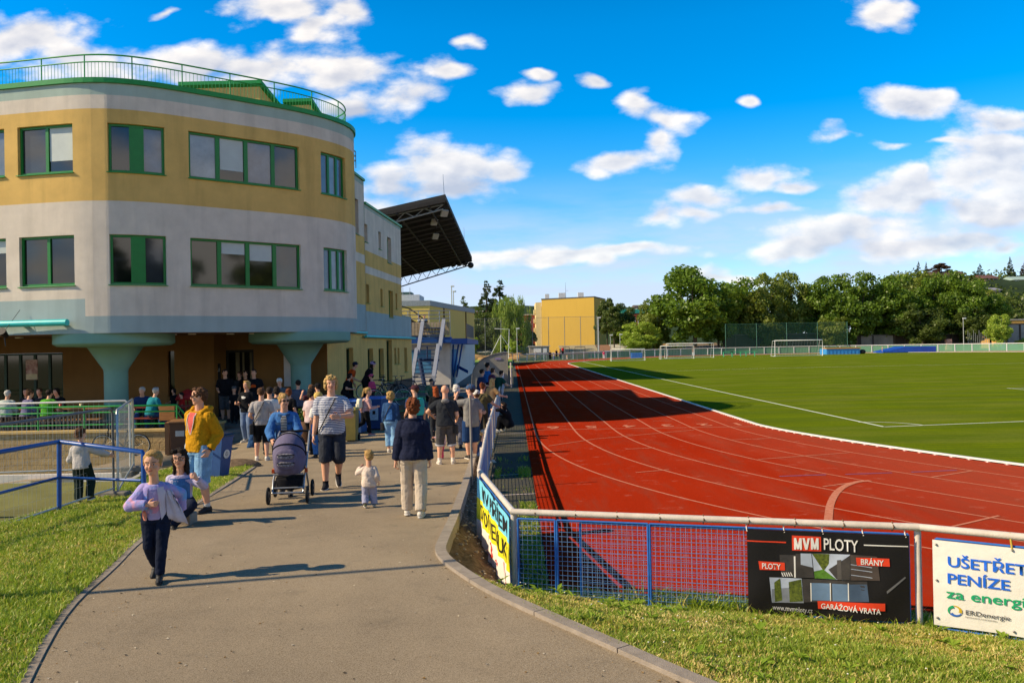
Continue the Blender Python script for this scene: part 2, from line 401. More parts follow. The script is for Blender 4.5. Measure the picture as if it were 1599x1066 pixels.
for Y in [27.5 + i * 6 for i in range(12)]:
    rows.append([(lerp(-11.5, -.6, i / 8), Y, zt(lerp(-11.5, -.6, i / 8), Y)) for i in range(9)])
structure(MB().loft(rows, 0, False, True, closed=False).build('plaza_pavement', M_asph2))

def sweep_kerb(name, P, w, up, down):
    P = densify(P, .12); mb = MB(); rings = []; run_ = 0.
    for i, p in enumerate(P):
        d = (P[min(i + 1, len(P) - 1)] - P[max(i - 1, 0)]); d.z = 0; d.normalize(); nn = Vector((-d.y, d.x, 0)) * (w / 2)
        run_ += (p - P[i - 1]).length if i else 0
        if run_ > 1.0 and len(rings) > 1: rings.append([(p.x + nn.x, p.y + nn.y, p.z + up), (p.x - nn.x, p.y - nn.y, p.z + up), (p.x - nn.x, p.y - nn.y, p.z - down), (p.x + nn.x, p.y + nn.y, p.z - down)]); mb.loft(rings, 0, True, False); rings = []; run_ = 0.; P[i] = p = p.lerp(P[min(i + 1, len(P) - 1)], .06)      # joint between two kerb stones
        rings.append([(p.x + nn.x, p.y + nn.y, p.z + up), (p.x - nn.x, p.y - nn.y, p.z + up), (p.x - nn.x, p.y - nn.y, p.z - down), (p.x + nn.x, p.y + nn.y, p.z - down)])
    if len(rings) > 1: mb.loft(rings, 0, True, False)
    return structure(mb.build(name, M_kerb))
M_kerb = M_conc.copy(); M_kerb.name = 'kerb_stone'
sweep_kerb('kerb', XL, .12, .012, .25); sweep_kerb('kerb', XR, .12, .035, .45)

# left lawn, right verge: patches between two edges
EB = [onpath(*p) for p in [(-1100, 1160), (-500, 960), (-200, 872), (0, 816), (145, 779), (215, 746), (262, 731), (330, 718), (396, 724)]]
EB = smooth(EB, 1)
def resample(P, n):
    P = [Vector(p) for p in P]; L = [0]
    for a, b in zip(P[:-1], P[1:]): L.append(L[-1] + (b - a).length)
    out = []; j = 0
    for i in range(n):
        s = L[-1] * i / (n - 1)
        while j < len(P) - 2 and L[j + 1] < s: j += 1
        out.append(P[j].lerp(P[j + 1], (s - L[j]) / max(1e-6, L[j + 1] - L[j])))
    return out
def patch(A, B, n, k, bump=.02, seed=1):
    A = resample(A, n); B = resample(B, n); r = random.Random(seed); rows = []
    for i in range(n):
        row = []
        for j in range(k + 1):
            p = A[i].lerp(B[i], j / k)
            if 0 < j < k: p.z += r.uniform(-bump, bump)
            row.append(p)
        rows.append(row)
    return rows
lawn = patch(XL, EB, 50, 14, .018)
structure(MB().loft(lawn, 0, False, True, closed=False).build('lawn', M_turf))
FEN = [Vector((-.56, 60, 0)), Vector((-.56, 25, 0)), Vector((-.56, 17, 0)), Vector((-.5, 11.5, 0)), Vector((-.02, 8.55, 0)), Vector((3.72, 7.5, 0)), Vector((7.6, 5.6, 0))]
low = [p + Vector((0, 0, -.09)) for p in XR if p.y > 8.0]
grav = patch(low, [Vector((-.56, 20.5, -.02)), Vector((-.56, 17, -.02)), Vector((-.5, 11.5, -.02)), Vector((-.02, 8.55, -.02))], 40, 8, .03, 3)
structure(MB().loft(grav, 0, False, True, closed=False).build('verge', M_soil))
A2 = [p + Vector((0, 0, .0)) for p in XR if p.y <= 8.05]
A2 = [low[-1] + Vector((0, 0, .1))] + A2
ver = patch(A2, [FEN[4] + Vector((0, 0, -.01)), Vector((3.72, 7.5, -.01)), FEN[6]], 44, 12, .025, 5)
structure(MB().loft(ver, 0, False, True, closed=False).build('verge', M_turf))

# strip between fence and track, and weedy ground behind the near fence
mb = MB(); mb.add([(-1.0, 8.3, -.03), (16, 1, -.03), (16, 9, -.03), (3, 10.5, -.03), (.7, 9.2, -.03), (.62, 13, -.03), (.62, 130, -.03), (-1.0, 130, -.03)], [tuple(range(8))])
structure(mb.build('pavement', mat('pavement_strip', '4d4a45', .95, .35, 2.5, .8, 70, .15, col2='5c5a45')))
mb = MB()
for k, Y in enumerate([24.9, 23.0]): ribbon([(-.5, Y, 0), (.62, Y + .05, 0)], .05, -.024, mb)
for Y in (16.9, 14.6, 11.9): ribbon([(-.5, Y, 0), (0, Y + .12, 0), (.62, Y + .2, 0)], .04, -.024, mb)
structure(mb.build('pavement_marking', M_white))

# track
LP = [(7.68, 3.08, 1.5), (6.75, 2.6, 1.85), (5.56, 2.3, 2.0), (4.34, 2.05, 2.13), (3.11, 1.9, 2.25), (1.89, 1.72, 2.4), (.66, 1.42, 2.7)]
def lx(k, Y):
    x, a, p = LP[k]; d = max(0, 25.7 - Y); return x + a * (d / 10) ** p
far = []
def bend(off, n=40, a0=0, a1=180):
    return [(44 - (36.3 + off) * math.cos(R(lerp(a0, a1, i / n))), 112 + (34 + off) * math.sin(R(lerp(a0, a1, i / n))), 0) for i in range(n + 1)]
yr = [112 - i * (112 - 25.7) / 12 for i in range(12)] + [25.7 - i * .7 for i in range(29)]
yr = [y for y in yr if y > 6.5]
right = [(lx(0, y), y) for y in yr]
low_edge = [(x, 9.05 - .285 * x) for x in (15, 11, 8, 6, 4, 2.6, 1.4, .4)]
mb = MB(); pts = right + low_edge + [(.37, 9.1), (.37, 121)]
pts += [(7.68, 121)]
mb.add([(x, y, .0) for x, y in pts], [tuple(reversed(range(len(pts))))])
inn, out = bend(0, 48), bend(8.4, 48)
mb.loft([[(a[0], a[1], gz(a[0], a[1]) + .002), (b[0], b[1], gz(b[0], b[1]) + .002)] for a, b in zip(inn, out)], 0, False, True, closed=False)
mb.loft([[(80.3, y, gz(80, y)), (88.6, y, gz(88, y))] for y in (112, 80, 50, 20)], 0, False, True, closed=False)
structure(mb.build('track', M_red))
# lanes
mb = MB()
for k in range(1, 7):
    ys_ = [112, 60, 40, 30] + [25.7 - i * .5 for i in range(40)]
    ribbon([(lx(k, y), y, 0) for y in ys_ if y > 9.15 - .285 * lx(k, y)], .05, .004, mb)
    ribbon(bend(1.22 * k, 48), .06, .008, mb, zf=gz)
ribbon([(.66, 25.62, 0), (7.6, 25.36, 0)], .07, .0045, mb)
ribbon([(.66, 62, 0), (7.6, 62, 0)], .07, .0045, mb)
def pxline(a, b, w=.05, z=.0055): ribbon([onz(*a), onz(*b)], w, z, mb)
for a, b in [((857, 696), (930, 685)), ((930, 685), (1084, 671)), ((1144, 686.5), (1205, 684)), ((1184, 717), (1326, 706.5)), ((1285, 759.5), (1357, 750)), ((1454, 745), (1518, 735)), ((1487, 822), (1560, 805)),
             ((843, 666), (884, 665.5)), ((1020, 657), (1050, 656.5)), ((977, 701), (1022, 699)), ((993, 737.5), (1045, 733)), ((1034, 629), (1085, 630))]: pxline(a, b)
ribbon(smooth([onz(1359, 750.5), onz(1335, 752), onz(1310, 763), onz(1296, 785), onz(1293, 815)], 2), .12, .0065, mb)
mb2 = MB()
for a, b in [((1217, 743.5), (1290, 741)), ((1320, 740.5), (1393, 738)), ((1423, 737), (1494, 734))]: ribbon([onz(*a), onz(*b)], .045, .0055, mb2)
structure(mb.build('track_marking', mat('track_paint', 'd08c72', .9, .25, 16, .2, 120, .0, col2='bb6c50')))
structure(mb2.build('track_marking', mat('track_paint_blue', '7a5a86', .8, .3, 14)))
fl = empty('lane_numbers'); fl['kind'] = 'structure'
for i, ch in enumerate('123456'):
    x = (lx(i, 26) + lx(i + 1, 26)) / 2
    text(ch, 'lane_number', 1.0, MATS['track_paint'], fl, Matrix.Translation((x, 26.25, .006)) @ Matrix.Rotation(PI, 4, 'Z'), .85, .02)
# kerb of the infield: white aluminium rail on short feet
kp = [(lx(0, y), y, 0) for y in [112, 60, 40, 30] + [25.7 - i * .4 for i in range(44)]]
mb = MB(); ribbon(kp, .09, .06, mb, .035); ribbon(bend(-.05, 48), .09, .07, mb, .04, zf=gz)
dk = densify(kp[3:], .3)
for p in dk[::1]: mb.box((p.x + .01, p.y, .012), (.07, .12, .028), 0)
structure(mb.build('track_kerb', mat('kerb_white', 'e8e6e0', .5, .06, 3)))
# pitch
rows = []
for Y in [9, 11, 13, 15] + [16 + i * 1. for i in range(96)] + [112 + i * 1.4 for i in range(25)]:
    if Y <= 112: l, r = lx(0, Y) + .03, 80.2
    else:
        c = math.sqrt(max(0, 1 - ((Y - 112) / 34) ** 2)); l, r = 44 - 36.25 * c, 44 + 36.25 * c
    rows.append([(lerp(l, r, (i / 30) ** 1.3), Y, gz(lerp(l, r, (i / 30) ** 1.3), Y) + .01) for i in range(31)])
structure(MB().loft(rows, 0, False, True, closed=False).build('pitch', M_field))
mb = MB(); gl = lambda x, y: gz(x, y) + .016
ribbon(densify([(11.13, 24.45, 0), (11.0, 45, 0), (10.7, 128, 0)], 2), .11, 0, mb, zf=gl)
ribbon(densify([(11.13, 24.45, 0), (15.86, 25.25, 0), (30, 25.4, 0), (80, 25.5, 0)], 1), .1, 0, mb, zf=gl)
ribbon(densify([(25.2, 25.4, 0), (25.2, 41.5, 0), (65, 41.5, 0), (65, 25.4, 0)], 1), .1, 0, mb, zf=gl)
ribbon([(11.13 + 1.3 * math.cos(R(a)), 24.45 + 1.5 * math.sin(R(a)), 0) for a in range(8, 100, 8)], .08, .002, mb, zf=gl)
ribbon(densify([(10.7, 125.2, 0), (80, 125.2, 0)], 3), .12, 0, mb, zf=gl); ribbon(densify([(10.9, 76, 0), (80, 76, 0)], 3), .12, 0, mb, zf=gl)
structure(mb.build('pitch_marking', M_chalk))

# court and beige paving left of the lawn
M_court = mat('court_surface', 'a9a455', .9, .1, .8, .3, 90, .2, col2='b09c78')
rows = []
cl = resample(EB, 40)
for i, p in enumerate(cl):
    if p.x > -5.3: p = Vector((p.x, p.y, p.z))
    rows.append(p)
mb = MB(); edge = [p for p in rows]
far_y = 24.1
ring = []
for p in edge:
    k = 12
    ring.append([(p.x + (lerp(p.x, min(p.x, -10.65) - .0, 0) - p.x) * 0, lerp(p.y, far_y, j / k), zt(p.x, lerp(p.y, far_y, j / k)) - .015) for j in range(k + 1)])
ring = [r for r in ring if r[0][0] < -7.6]
ring.append([(-10.55 + 0 * j, lerp(16.2, far_y, j / 12), zt(-10.55, lerp(16.2, far_y, j / 12)) - .03) for j in range(13)])
mb.loft(ring, 0, False, True, closed=False)
structure(mb.build('court', M_court))
t = NT(M_court.node_tree); b = M_court.node_tree.nodes['Principled BSDF']; co = t.n('ShaderNodeTexCoord').outputs['Object']
sxx = t.n('ShaderNodeSeparateXYZ', ins={0: co})
edgef = t.mr(t.m('ADD', sxx.outputs[1], t.m('MULTIPLY', sxx.outputs[0], -.45)), 20.3, 20.5)
c = t.mix(edgef, (.33, .33, .10, 1), (.42, .32, .20, 1))
br = t.n('ShaderNodeTexBrick', ins={'Vector': co, 'Scale': 1.2, 'Color1': (.42, .32, .2, 1), 'Color2': (.38, .29, .18, 1), 'Mortar': (.25, .19, .12, 1), 'Mortar Size': .006}).outputs[0]
c = t.mix(edgef, t.mix(t.mr(t.noise(co, 30, 3, .7), .35, .7), (.36, .35, .11, 1), (.28, .28, .09, 1)), br)
t.t.links.new(c, b.inputs['Base Color'])
structure(sweep_kerb('court_kerb', [p + Vector((0, 0, -.0)) for p in EB if p.x < -6.4 and p.x > -24], .08, .02, .3))

# ------------------------------------------------------------------ grass blades (one mass per patch)
import numpy as np
def blade_mat(name, a, b):
    m = bpy.data.materials.new(name); m.use_nodes = True; t = NT(m.node_tree); t.t.nodes.clear()
    oi = t.n('ShaderNodeTexCoord').outputs['Object']
    c = t.mix(t.mr(t.noise(oi, 1.1, 5, .65), .35, .66), (*lin(a), 1), (*lin(b), 1))
    d = t.n('ShaderNodeBsdfDiffuse', ins={0: c}); tr = t.n('ShaderNodeBsdfTranslucent', ins={0: t.mix(.25, c, (.35, .5, .03, 1))})
    gl_ = t.n('ShaderNodeBsdfGlossy', ins={0: (.5, .5, .45, 1), 1: .45})
    mx = t.n('ShaderNodeMixShader', ins={0: .38, 1: d.outputs[0], 2: tr.outputs[0]}); mx2 = t.n('ShaderNodeMixShader', ins={0: .05, 1: mx.outputs[0], 2: gl_.outputs[0]})
    t.t.links.new(mx2.outputs[0], t.n('ShaderNodeOutputMaterial').inputs[0]); return m
GM = [blade_mat('blade_green', '9eb23c', 'b4be4a'), blade_mat('blade_lush', '7e9c2e', '98ae38'), blade_mat('blade_dry', 'eed68c', 'd8c468')]
def grass(name, rows, n, hmin, hmax, seed, dens=None, dry=.25, w=.009):
    rg = np.random.default_rng(seed); G = np.array([[tuple(p) for p in r] for r in rows]); nr, nc = G.shape[:2]
    ar = np.linalg.norm(np.cross(G[1:, :-1] - G[:-1, :-1], G[:-1, 1:] - G[:-1, :-1]), axis=2)
    cen = (G[1:, 1:] + G[:-1, :-1]) / 2
    wt = ar * np.clip(9.0 / np.maximum(cen[..., 1], 3), .2, 1.3) ** 1.5
    if dens: wt = wt * np.vectorize(dens)(cen[..., 0], cen[..., 1])
    wt = (wt / wt.sum()).ravel(); idx = rg.choice(len(wt), n, p=wt); i, j = np.divmod(idx, nc - 1)
    a, b = rg.random(n)[:, None], rg.random(n)[:, None]
    Pz = G[i, j] * (1 - a) * (1 - b) + G[i + 1, j] * a * (1 - b) + G[i, j + 1] * (1 - a) * b + G[i + 1, j + 1] * a * b
    cl_ = .5 + .5 * np.sin(Pz[:, 0] * 3.1 + 1.7 * np.sin(Pz[:, 1] * 2.3)) * np.sin(Pz[:, 1] * 2.9 + 1.3 * np.sin(Pz[:, 0] * 4.1))
    big = .5 + .5 * np.sin(Pz[:, 0] * 1.3 + 2.1 * np.sin(Pz[:, 1] * .9)) * np.cos(Pz[:, 1] * 1.1 + np.sin(Pz[:, 0] * 1.7))
    h = (hmin + (hmax - hmin) * (rg.random(n) ** 1.5 * .4 + 1.0 * cl_ * big * rg.random(n)))[:, None]
    th = rg.random(n) * 6.283; ph = rg.random(n) * 6.283
    side = np.stack([np.cos(th), np.sin(th), 0 * th], 1) * (w * (.6 + .8 * rg.random(n)))[:, None]
    lean = np.stack([np.cos(ph), np.sin(ph), 0 * ph], 1) * (h * (.2 + .75 * rg.random(n)[:, None]))
    up = np.array([0, 0, 1.])
    v = np.empty((n, 5, 3)); v[:, 0] = Pz - side; v[:, 1] = Pz + side
    mid = Pz + lean * .35 + up * h * .62; v[:, 2] = mid + side * .75; v[:, 3] = mid - side * .75; v[:, 4] = Pz + lean + up * h * .95
    V = v.reshape(-1, 3); o = (np.arange(n) * 5)[:, None]
    loops = np.concatenate([o + np.array([0, 1, 2, 3]), o + np.array([3, 2, 4])], 1).ravel()
    me = bpy.data.meshes.new(name); me.vertices.add(len(V)); me.vertices.foreach_set('co', V.ravel())
    me.loops.add(len(loops)); me.loops.foreach_set('vertex_index', loops)
    ls = (np.arange(n) * 7)[:, None] + np.array([0, 4]); me.polygons.add(2 * n); me.polygons.foreach_set('loop_start', ls.ravel())
    mi = np.where(rg.random(n) < dry * (.15 + 1.7 * (1 - big) * (.3 + .7 * (1 - cl_))), 2, np.where(rg.random(n) < .5, 0, 1)); me.polygons.foreach_set('material_index', np.repeat(mi, 2).astype(np.int32))
    for m in GM: me.materials.append(m)
    me.update(calc_edges=True); ob = bpy.data.objects.new(name, me); COL.objects.link(ob); ob['kind'] = 'stuff'; ob['category'] = 'grass'; return ob
tag(grass('lawn_grass', lawn, 150000, .025, .10, 1, dry=.2, w=.0055), 'green lawn with dry tufts beside the left path kerb')
tag(grass('verge_grass', ver, 140000, .018, .075, 2, dry=.5, w=.0045), 'rough grass with dry stems in front of the blue mesh fence')
tag(grass('fence_weeds', patch([Vector((-.1, 8.5, -.04)), Vector((3.7, 7.42, -.04)), Vector((6.5, 6.1, -.04))], [Vector((0, 8.85, -.04)), Vector((3.8, 7.85, -.04)), Vector((6.8, 6.5, -.04))], 20, 3), 9000, .06, .26, 3, dens=lambda x, y: .3 + max(0, math.sin(x * 2.7 + .6)) ** 2 + (1.2 if 1.6 < x < 2.4 else 0), dry=.3), 'tall weeds growing through the foot of the blue mesh fence')
tag(grass('strip_weeds', patch([Vector((-.45, 8.9, -.03)), Vector((-.4, 20, -.03))], [Vector((.35, 9.1, -.03)), Vector((.33, 20, -.03))], 30, 6), 5000, .02, .12, 4, dens=lambda x, y: max(0, math.sin(y * 2.1) * math.sin(y * .9 + 2) + .1) * (1.5 if x > .05 or x < -.3 else .15) + (1.2 if x > .1 and y < 14 else 0), dry=.2), 'weeds in the dark strip between fence and red track')
# broad leaved weeds
def weeds(name, rows, n, seed, lab):
    rg = random.Random(seed); mb = MB()
    for k in range(n):
        r_ = rows[rg.randrange(1, len(rows) - 1)]; p = Vector(r_[rg.randrange(1, len(r_) - 1)]) + Vector((rg.uniform(-.15, .15), rg.uniform(-.15, .15), .01))
        for i in range(rg.randint(5, 9)):
            a = rg.uniform(0, 6.28); L = rg.uniform(.05, .12); e = rg.uniform(.15, .9); d = Vector((math.cos(a), math.sin(a), e)).normalized(); s_ = Vector((-math.sin(a), math.cos(a), 0)) * L * .2; mb.quad(p, p + d * L * .5 + s_, p + d * L + Vector((0, 0, -.02)), p + d * L * .5 - s_)
    return tag(mb.build(name, GM[1]), lab, 'weeds', kind='stuff')
weeds('lawn_weeds', lawn, 150, 21, 'broad leaved weeds scattered in the left lawn'); weeds('verge_weeds', ver, 170, 22, 'broad leaved weeds scattered in the right verge')
# grit and dry leaves lying on the path
rg = random.Random(9); mb = MB()
for k in range(520):
    Y = 5.2 + 14 * rg.random() ** 1.6; l, r = interpX(XL, Y) + .1, interpX(XR, Y) - .1; u = rg.random(); u = u ** 2.2 * .5 if rg.random() < .45 else 1 - u ** 2.2 * .5 if rg.random() < .6 else u; x = lerp(l, r, u); z = zt(x, Y) + .004; s = rg.uniform(.004, .016); a = rg.uniform(0, 6.28); d = Vector((math.cos(a), math.sin(a), 0)) * s; e = Vector((-math.sin(a), math.cos(a), 0)) * s * rg.uniform(.4, .9); p = Vector((x, Y, z)); h = Vector((0, 0, rg.uniform(.002, .008)))
    mb.quad(p - d, p - e + h, p + d, p + e + h, rg.randrange(3))
tag(mb.build('leaf_litter', [mat('litter_leaf', '8a6a34', .9, .3, 9), mat('litter_grit', 'c9bca4', .9, .2, 9), mat('litter_dark', '3c3226', .9, .3, 9)]), 'dry leaf scraps and grit scattered over the asphalt path', 'litter', kind='stuff')
# daisies and dandelion clocks
rg = random.Random(4); mb = MB()
for k in range(70):
    r_ = ver[rg.randrange(2, 42)]; p = Vector(r_[rg.randrange(1, 12)]) + Vector((rg.uniform(-.1, .1), rg.uniform(-.1, .1), rg.uniform(.04, .08)))
    mb.sph(p, (.008, .008, .004), 6, 4)
tag(mb.build('daisies', mat('petal', 'e6e2d0', .8)), 'tiny white daisies dotted over the verge grass', 'flowers', kind='stuff')
# clods and pebbles on the verge soil
mb = MB()
for k in range(700):
    r_ = grav[rg.randrange(0, 40)]; a = Vector(r_[rg.randrange(0, 8)]); p = a + Vector((rg.uniform(-.12, .12), rg.uniform(-.3, .3), .0)); s = rg.uniform(.006, .028)
    mb.sph(p, (s * rg.uniform(.7, 1.4), s, s * .6), 6, 4)
tag(mb.build('pebbles', mat('pebble', '9a8f80', .9, .3, 20)), 'loose pebbles on the soil strip between kerb and fence', 'pebbles', kind='stuff')
# ------------------------------------------------------------------ main building
M_ochre = mat('plaster_ochre', 'dcb66c', .92, .09, 1.6, .6, 130, .15, stain=.34)
M_white_p = mat('plaster_white', 'dbcfc0', .92, .09, 1.6, .6, 130, .15, stain=.30)
M_teal = mat('plaster_teal', 'a6b8ae', .92, .06, 1.6, .35, 160, .15, stain=.2)
M_blue_p = mat('plaster_blue', 'a2b2b2', .92, .06, 1.6, .35, 160, .15, stain=.2)
M_green = mat('green_paint', '168a3c', .45, .12, 5, spec=.4)
M_greenf = mat('green_window_frame', '127a30', .4, .1, 5, spec=.45)
M_greenr = mat('green_rail', '2a9a44', .4, .1, 6, spec=.5)
M_tealc = mat('column_paint', '76a094', .7, .07, 1.2, .2, 90, .25)
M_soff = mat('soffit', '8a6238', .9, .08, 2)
M_back = mat('plaster_ochre_shaded', '8a673c', .92, .06, 1.6, .3, 120, .15, stain=.2)  # same ochre plaster, darkened in its colour for the overhang's shade
M_turq = mat('turquoise_pipe', '2fc0bf', .4, .1, 4, spec=.5)
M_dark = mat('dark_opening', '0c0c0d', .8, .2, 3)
M_steel = mat('galvanised_steel', '9a9ea2', .35, .15, 12, spec=.6, metal=.7)
M_lamp = mat('lamp_glass', 'e8e2d0', .3)
def pane_mat(k):
    return {'sky': glass('pane_sky_painted', '6a7482'), 'dark': glass('pane_dark', '101314'), 'blind': glass('pane_blind', '8f979c', .08), 'half': glass('pane_mid', '30353c')}[k]  # sky panes carry the reflected sky painted into the glass tint
class Curve:
    def __init__(s, pts):
        s.p = [Vector((p[0], p[1], 0)) for p in pts]; s.L = [0]
        for a, b in zip(s.p[:-1], s.p[1:]): s.L.append(s.L[-1] + (b - a).length)
    def at(s, t):
        t = max(0, min(s.L[-1], t))
        for i in range(len(s.p) - 1):
            if t <= s.L[i + 1] + 1e-9: return s.p[i].lerp(s.p[i + 1], (t - s.L[i]) / max(1e-9, s.L[i + 1] - s.L[i]))
    def nrm(s, t):          # outward = right-hand side walking along (towards the camera)
        d = s.at(t + .05) - s.at(t - .05); d.normalize(); return Vector((d.y, -d.x, 0))
    def px(s, px, z=7):
        best = None
        for i in range(1601):
            t = s.L[-1] * i / 1600; p = s.at(t)
            if p.y < 1: continue
            e = abs(proj((p.x, p.y, z))[0] - px)
            if best is None or e < best[0]: best = (e, t)
        return best[1]
    def off(s, t, d, z): p = s.at(t) + s.nrm(t) * d; return Vector((p.x, p.y, z))
def wall(cv, s0, s1, bands, wins, mats, parent, name='wall', step=.4, reveal=.17, names=None):
    """bands: (z0, z1, mat index, sa, sb); wins: (sa, sb, za, zb)"""
    sb = {s0, s1}; zb = set()
    for b in bands:
        zb |= {b[0], b[1]}
        if len(b) > 3: sb |= {max(s0, b[3]), min(s1, b[4])}
    for w in wins: sb |= {w[0], w[1]}; zb |= {w[2], w[3]}
    t = s0
    while t < s1: sb.add(t); t += step
    sb = sorted(x for x in sb if s0 <= x <= s1); zb = sorted(zb)
    sb = [x for i, x in enumerate(sb) if i == 0 or x - sb[i - 1] > 1e-4]
    mbs = {}
    for a, b in zip(sb[:-1], sb[1:]):
        for c, d in zip(zb[:-1], zb[1:]):
            m_, zc = (a + b) / 2, (c + d) / 2
            if any(w[0] < m_ < w[1] and w[2] < zc < w[3] for w in wins): continue
            mi = None
            for bd in bands:
                if bd[0] < zc < bd[1] and (len(bd) < 4 or bd[3] <= m_ <= bd[4]): mi = bd[2]
            if mi is None: continue
            mbs.setdefault(mi, MB()).quad(cv.off(a, 0, c), cv.off(b, 0, c), cv.off(b, 0, d), cv.off(a, 0, d))
    for w in wins:
        mi = None
        for bd in bands:
            if bd[0] < (w[2] + w[3]) / 2 < bd[1] and (len(bd) < 4 or bd[3] <= (w[0] + w[1]) / 2 <= bd[4]): mi = bd[2]
        m = mbs.setdefault(mi, MB()); ss = [w[0]] + [x for x in sb if w[0] < x < w[1]] + [w[1]]
        for t_ in (w[0], w[1]): m.quad(cv.off(t_, 0, w[2]), cv.off(t_, -reveal, w[2]), cv.off(t_, -reveal, w[3]), cv.off(t_, 0, w[3]))
        for z in (w[2], w[3]):
            for a, b in zip(ss[:-1], ss[1:]): m.quad(cv.off(a, 0, z), cv.off(b, 0, z), cv.off(b, -reveal, z), cv.off(a, -reveal, z))
    for mi, m in mbs.items(): m.build(name, mats[mi], parent)
def window(cv, w, n, parent, kinds, frame=M_greenf, fw=.07, mull=.09, reveal=.15, sill=True, wide=None, name='window', open_=None):
    sa, sb, za, zb = w; mb = MB(); M = [sa + (sb - sa) * i / n for i in range(n + 1)]
    def bar(a, b, z0, z1, d0=-reveal - .03, d1=-reveal + .05):
        k = max(1, int((b - a) / .35)); rings = []
        for i in range(k + 1):
            t = lerp(a, b, i / k); rings.append([cv.off(t, d1, z0), cv.off(t, d1, z1), cv.off(t, d0, z1), cv.off(t, d0, z0)])
        mb.loft(rings, 0, True, False)
    bar(sa + .002, sb - .002, za + .002, za + fw); bar(sa + .002, sb - .002, zb - fw, zb - .002)
    for i, t in enumerate(M):
        hw = (fw if i in (0, n) else (wide or mull)) * .5
        c = t + hw + .002 if i == 0 else t - hw - .002 if i == n else t
        bar(c - hw, c + hw, za + fw, zb - fw, d1=-reveal + .047)
    wo = mb.build(name, frame, parent)
    for i in range(n):
        kinds = list(kinds)
        a = M[i] + (fw if i == 0 else (wide or mull) / 2); b = M[i + 1] - (fw if i == n - 1 else (wide or mull) / 2)
        k = kinds[i % len(kinds)]; p = MB(); z0, z1 = za + fw, zb - fw
        p.quad(cv.off(a, -reveal, z0), cv.off(b, -reveal, z0), cv.off(b, -reveal, z1), cv.off(a, -reveal, z1))
        p.build('pane', pane_mat({'roller': 'dark', 'blindlow': 'dark'}.get(k, k)), wo)
        if k in ('roller', 'blindlow'):
            h = .76 if k == 'blindlow' else .27 if i % 2 else .4
            q = MB(); q.quad(cv.off(a + .02, -reveal + .012, z1 - h * (z1 - z0)), cv.off(b - .02, -reveal + .012, z1 - h * (z1 - z0)), cv.off(b - .02, -reveal + .012, z1), cv.off(a + .02, -reveal + .012, z1))
            q.build('blind', mat('roller_blind', 'b9c2bf', .5, .06, 3, spec=.5), wo)
    if sill:
        mb = MB(); rings = []; k = max(2, int((sb - sa) / .35))
        for i in range(k + 1):
            t = lerp(sa - .03, sb + .03, i / k); rings.append([cv.off(t, .06, za - .035), cv.off(t, .06, za - .012), cv.off(t, -reveal + .04, za + .004), cv.off(t, -reveal + .04, za - .035)])
        mb.loft(rings, 0, True, False); mb.build('sill', M_green, wo)
    return wo
bld = empty('stadium_building', (-9, 30, 0), label='three storey rounded building with ochre, white and blue bands and green roof railing', cat='building')
ORG = bld
class Par:      # builds under the building while keeping world coordinates
    pass
def under(o, parent):
    o.parent = parent; o.matrix_parent_inverse = Matrix.Translation(parent.location).inverted(); return o
bld.location = (0, 0, 0)
pts = [(-42, 28.4), (-15.9, 25.2), (-13.9, 24.78), (-13.0, 24.62), (-12.1, 24.66), (-11.2, 25.0), (-10.2, 25.7), (-8.75, 26.82), (-7.3, 28.0), (-6.5, 28.95), (-6.02, 29.85), (-5.85, 30.7), (-6.0, 31.7), (-6.7, 32.6), (-7.6, 33.2)]
sp = smooth(pts[1:], 3); cv = Curve([Vector((-42, 28.4))] + [Vector((p.x, p.y)) for p in sp]) if False else Curve([(-42, 28.4)] + [(p[0], p[1]) for p in smooth([Vector((a, b, 0)) for a, b in pts[1:]], 3)])
s_end = cv.L[-1]; s130 = cv.px(131)
up = [(-66, 9, 2, ['blind', 'sky']), (29, 115, 2, ['half', 'blindlow']), (169, 259, 2, ['half', 'sky']), (296, 469, 4, ['blind', 'blindlow', 'sky', 'half']), (503, 541, 3, ['sky', 'blind', 'sky'])]
loww = [(-66, 9, 2, ['dark', 'roller']), (29, 115, 2, ['dark', 'dark']), (169, 259, 2, ['dark', 'half']), (296, 469, 4, ['dark', 'roller', 'roller', 'half']), (505, 541, 3, ['sky', 'blind', 'sky'])]
W1 = [(cv.px(a), cv.px(b), 8.19, 9.67) for a, b, *_ in up]; W2 = [(cv.px(a), cv.px(b), 4.76, 6.28) for a, b, *_ in loww]
bands = [(3.28, 3.8, 3), (3.8, 7.3, 1), (3.8, 4.33, 3, 0, s130), (7.3, 10.1, 0), (10.1, 10.52, 1), (10.52, 10.9, 2)]
wall(cv, 0, s_end, bands, W1 + W2, [M_ochre, M_white_p, M_teal, M_blue_p], bld)
for w, (a, b, n, k) in list(zip(W1, up)) + list(zip(W2, loww)): window(cv, w, n, bld, k, wide=.42 if a == 169 else None, mull=.13 if n == 4 else .1)
def run(cv, s0, s1, prof, m, name, parent, step=.3):
    k = max(2, int((s1 - s0) / step)); rings = [[cv.off(lerp(s0, s1, i / k), d, z) for d, z in prof] for i in range(k + 1)]
    return MB().loft(rings, 0, True, False).build(name, m, parent)
run(cv, 0, s_end, [(.07, 10.88), (.07, 11.03), (-.4, 11.03), (-.4, 10.88)], M_green, 'roof_edge', bld)
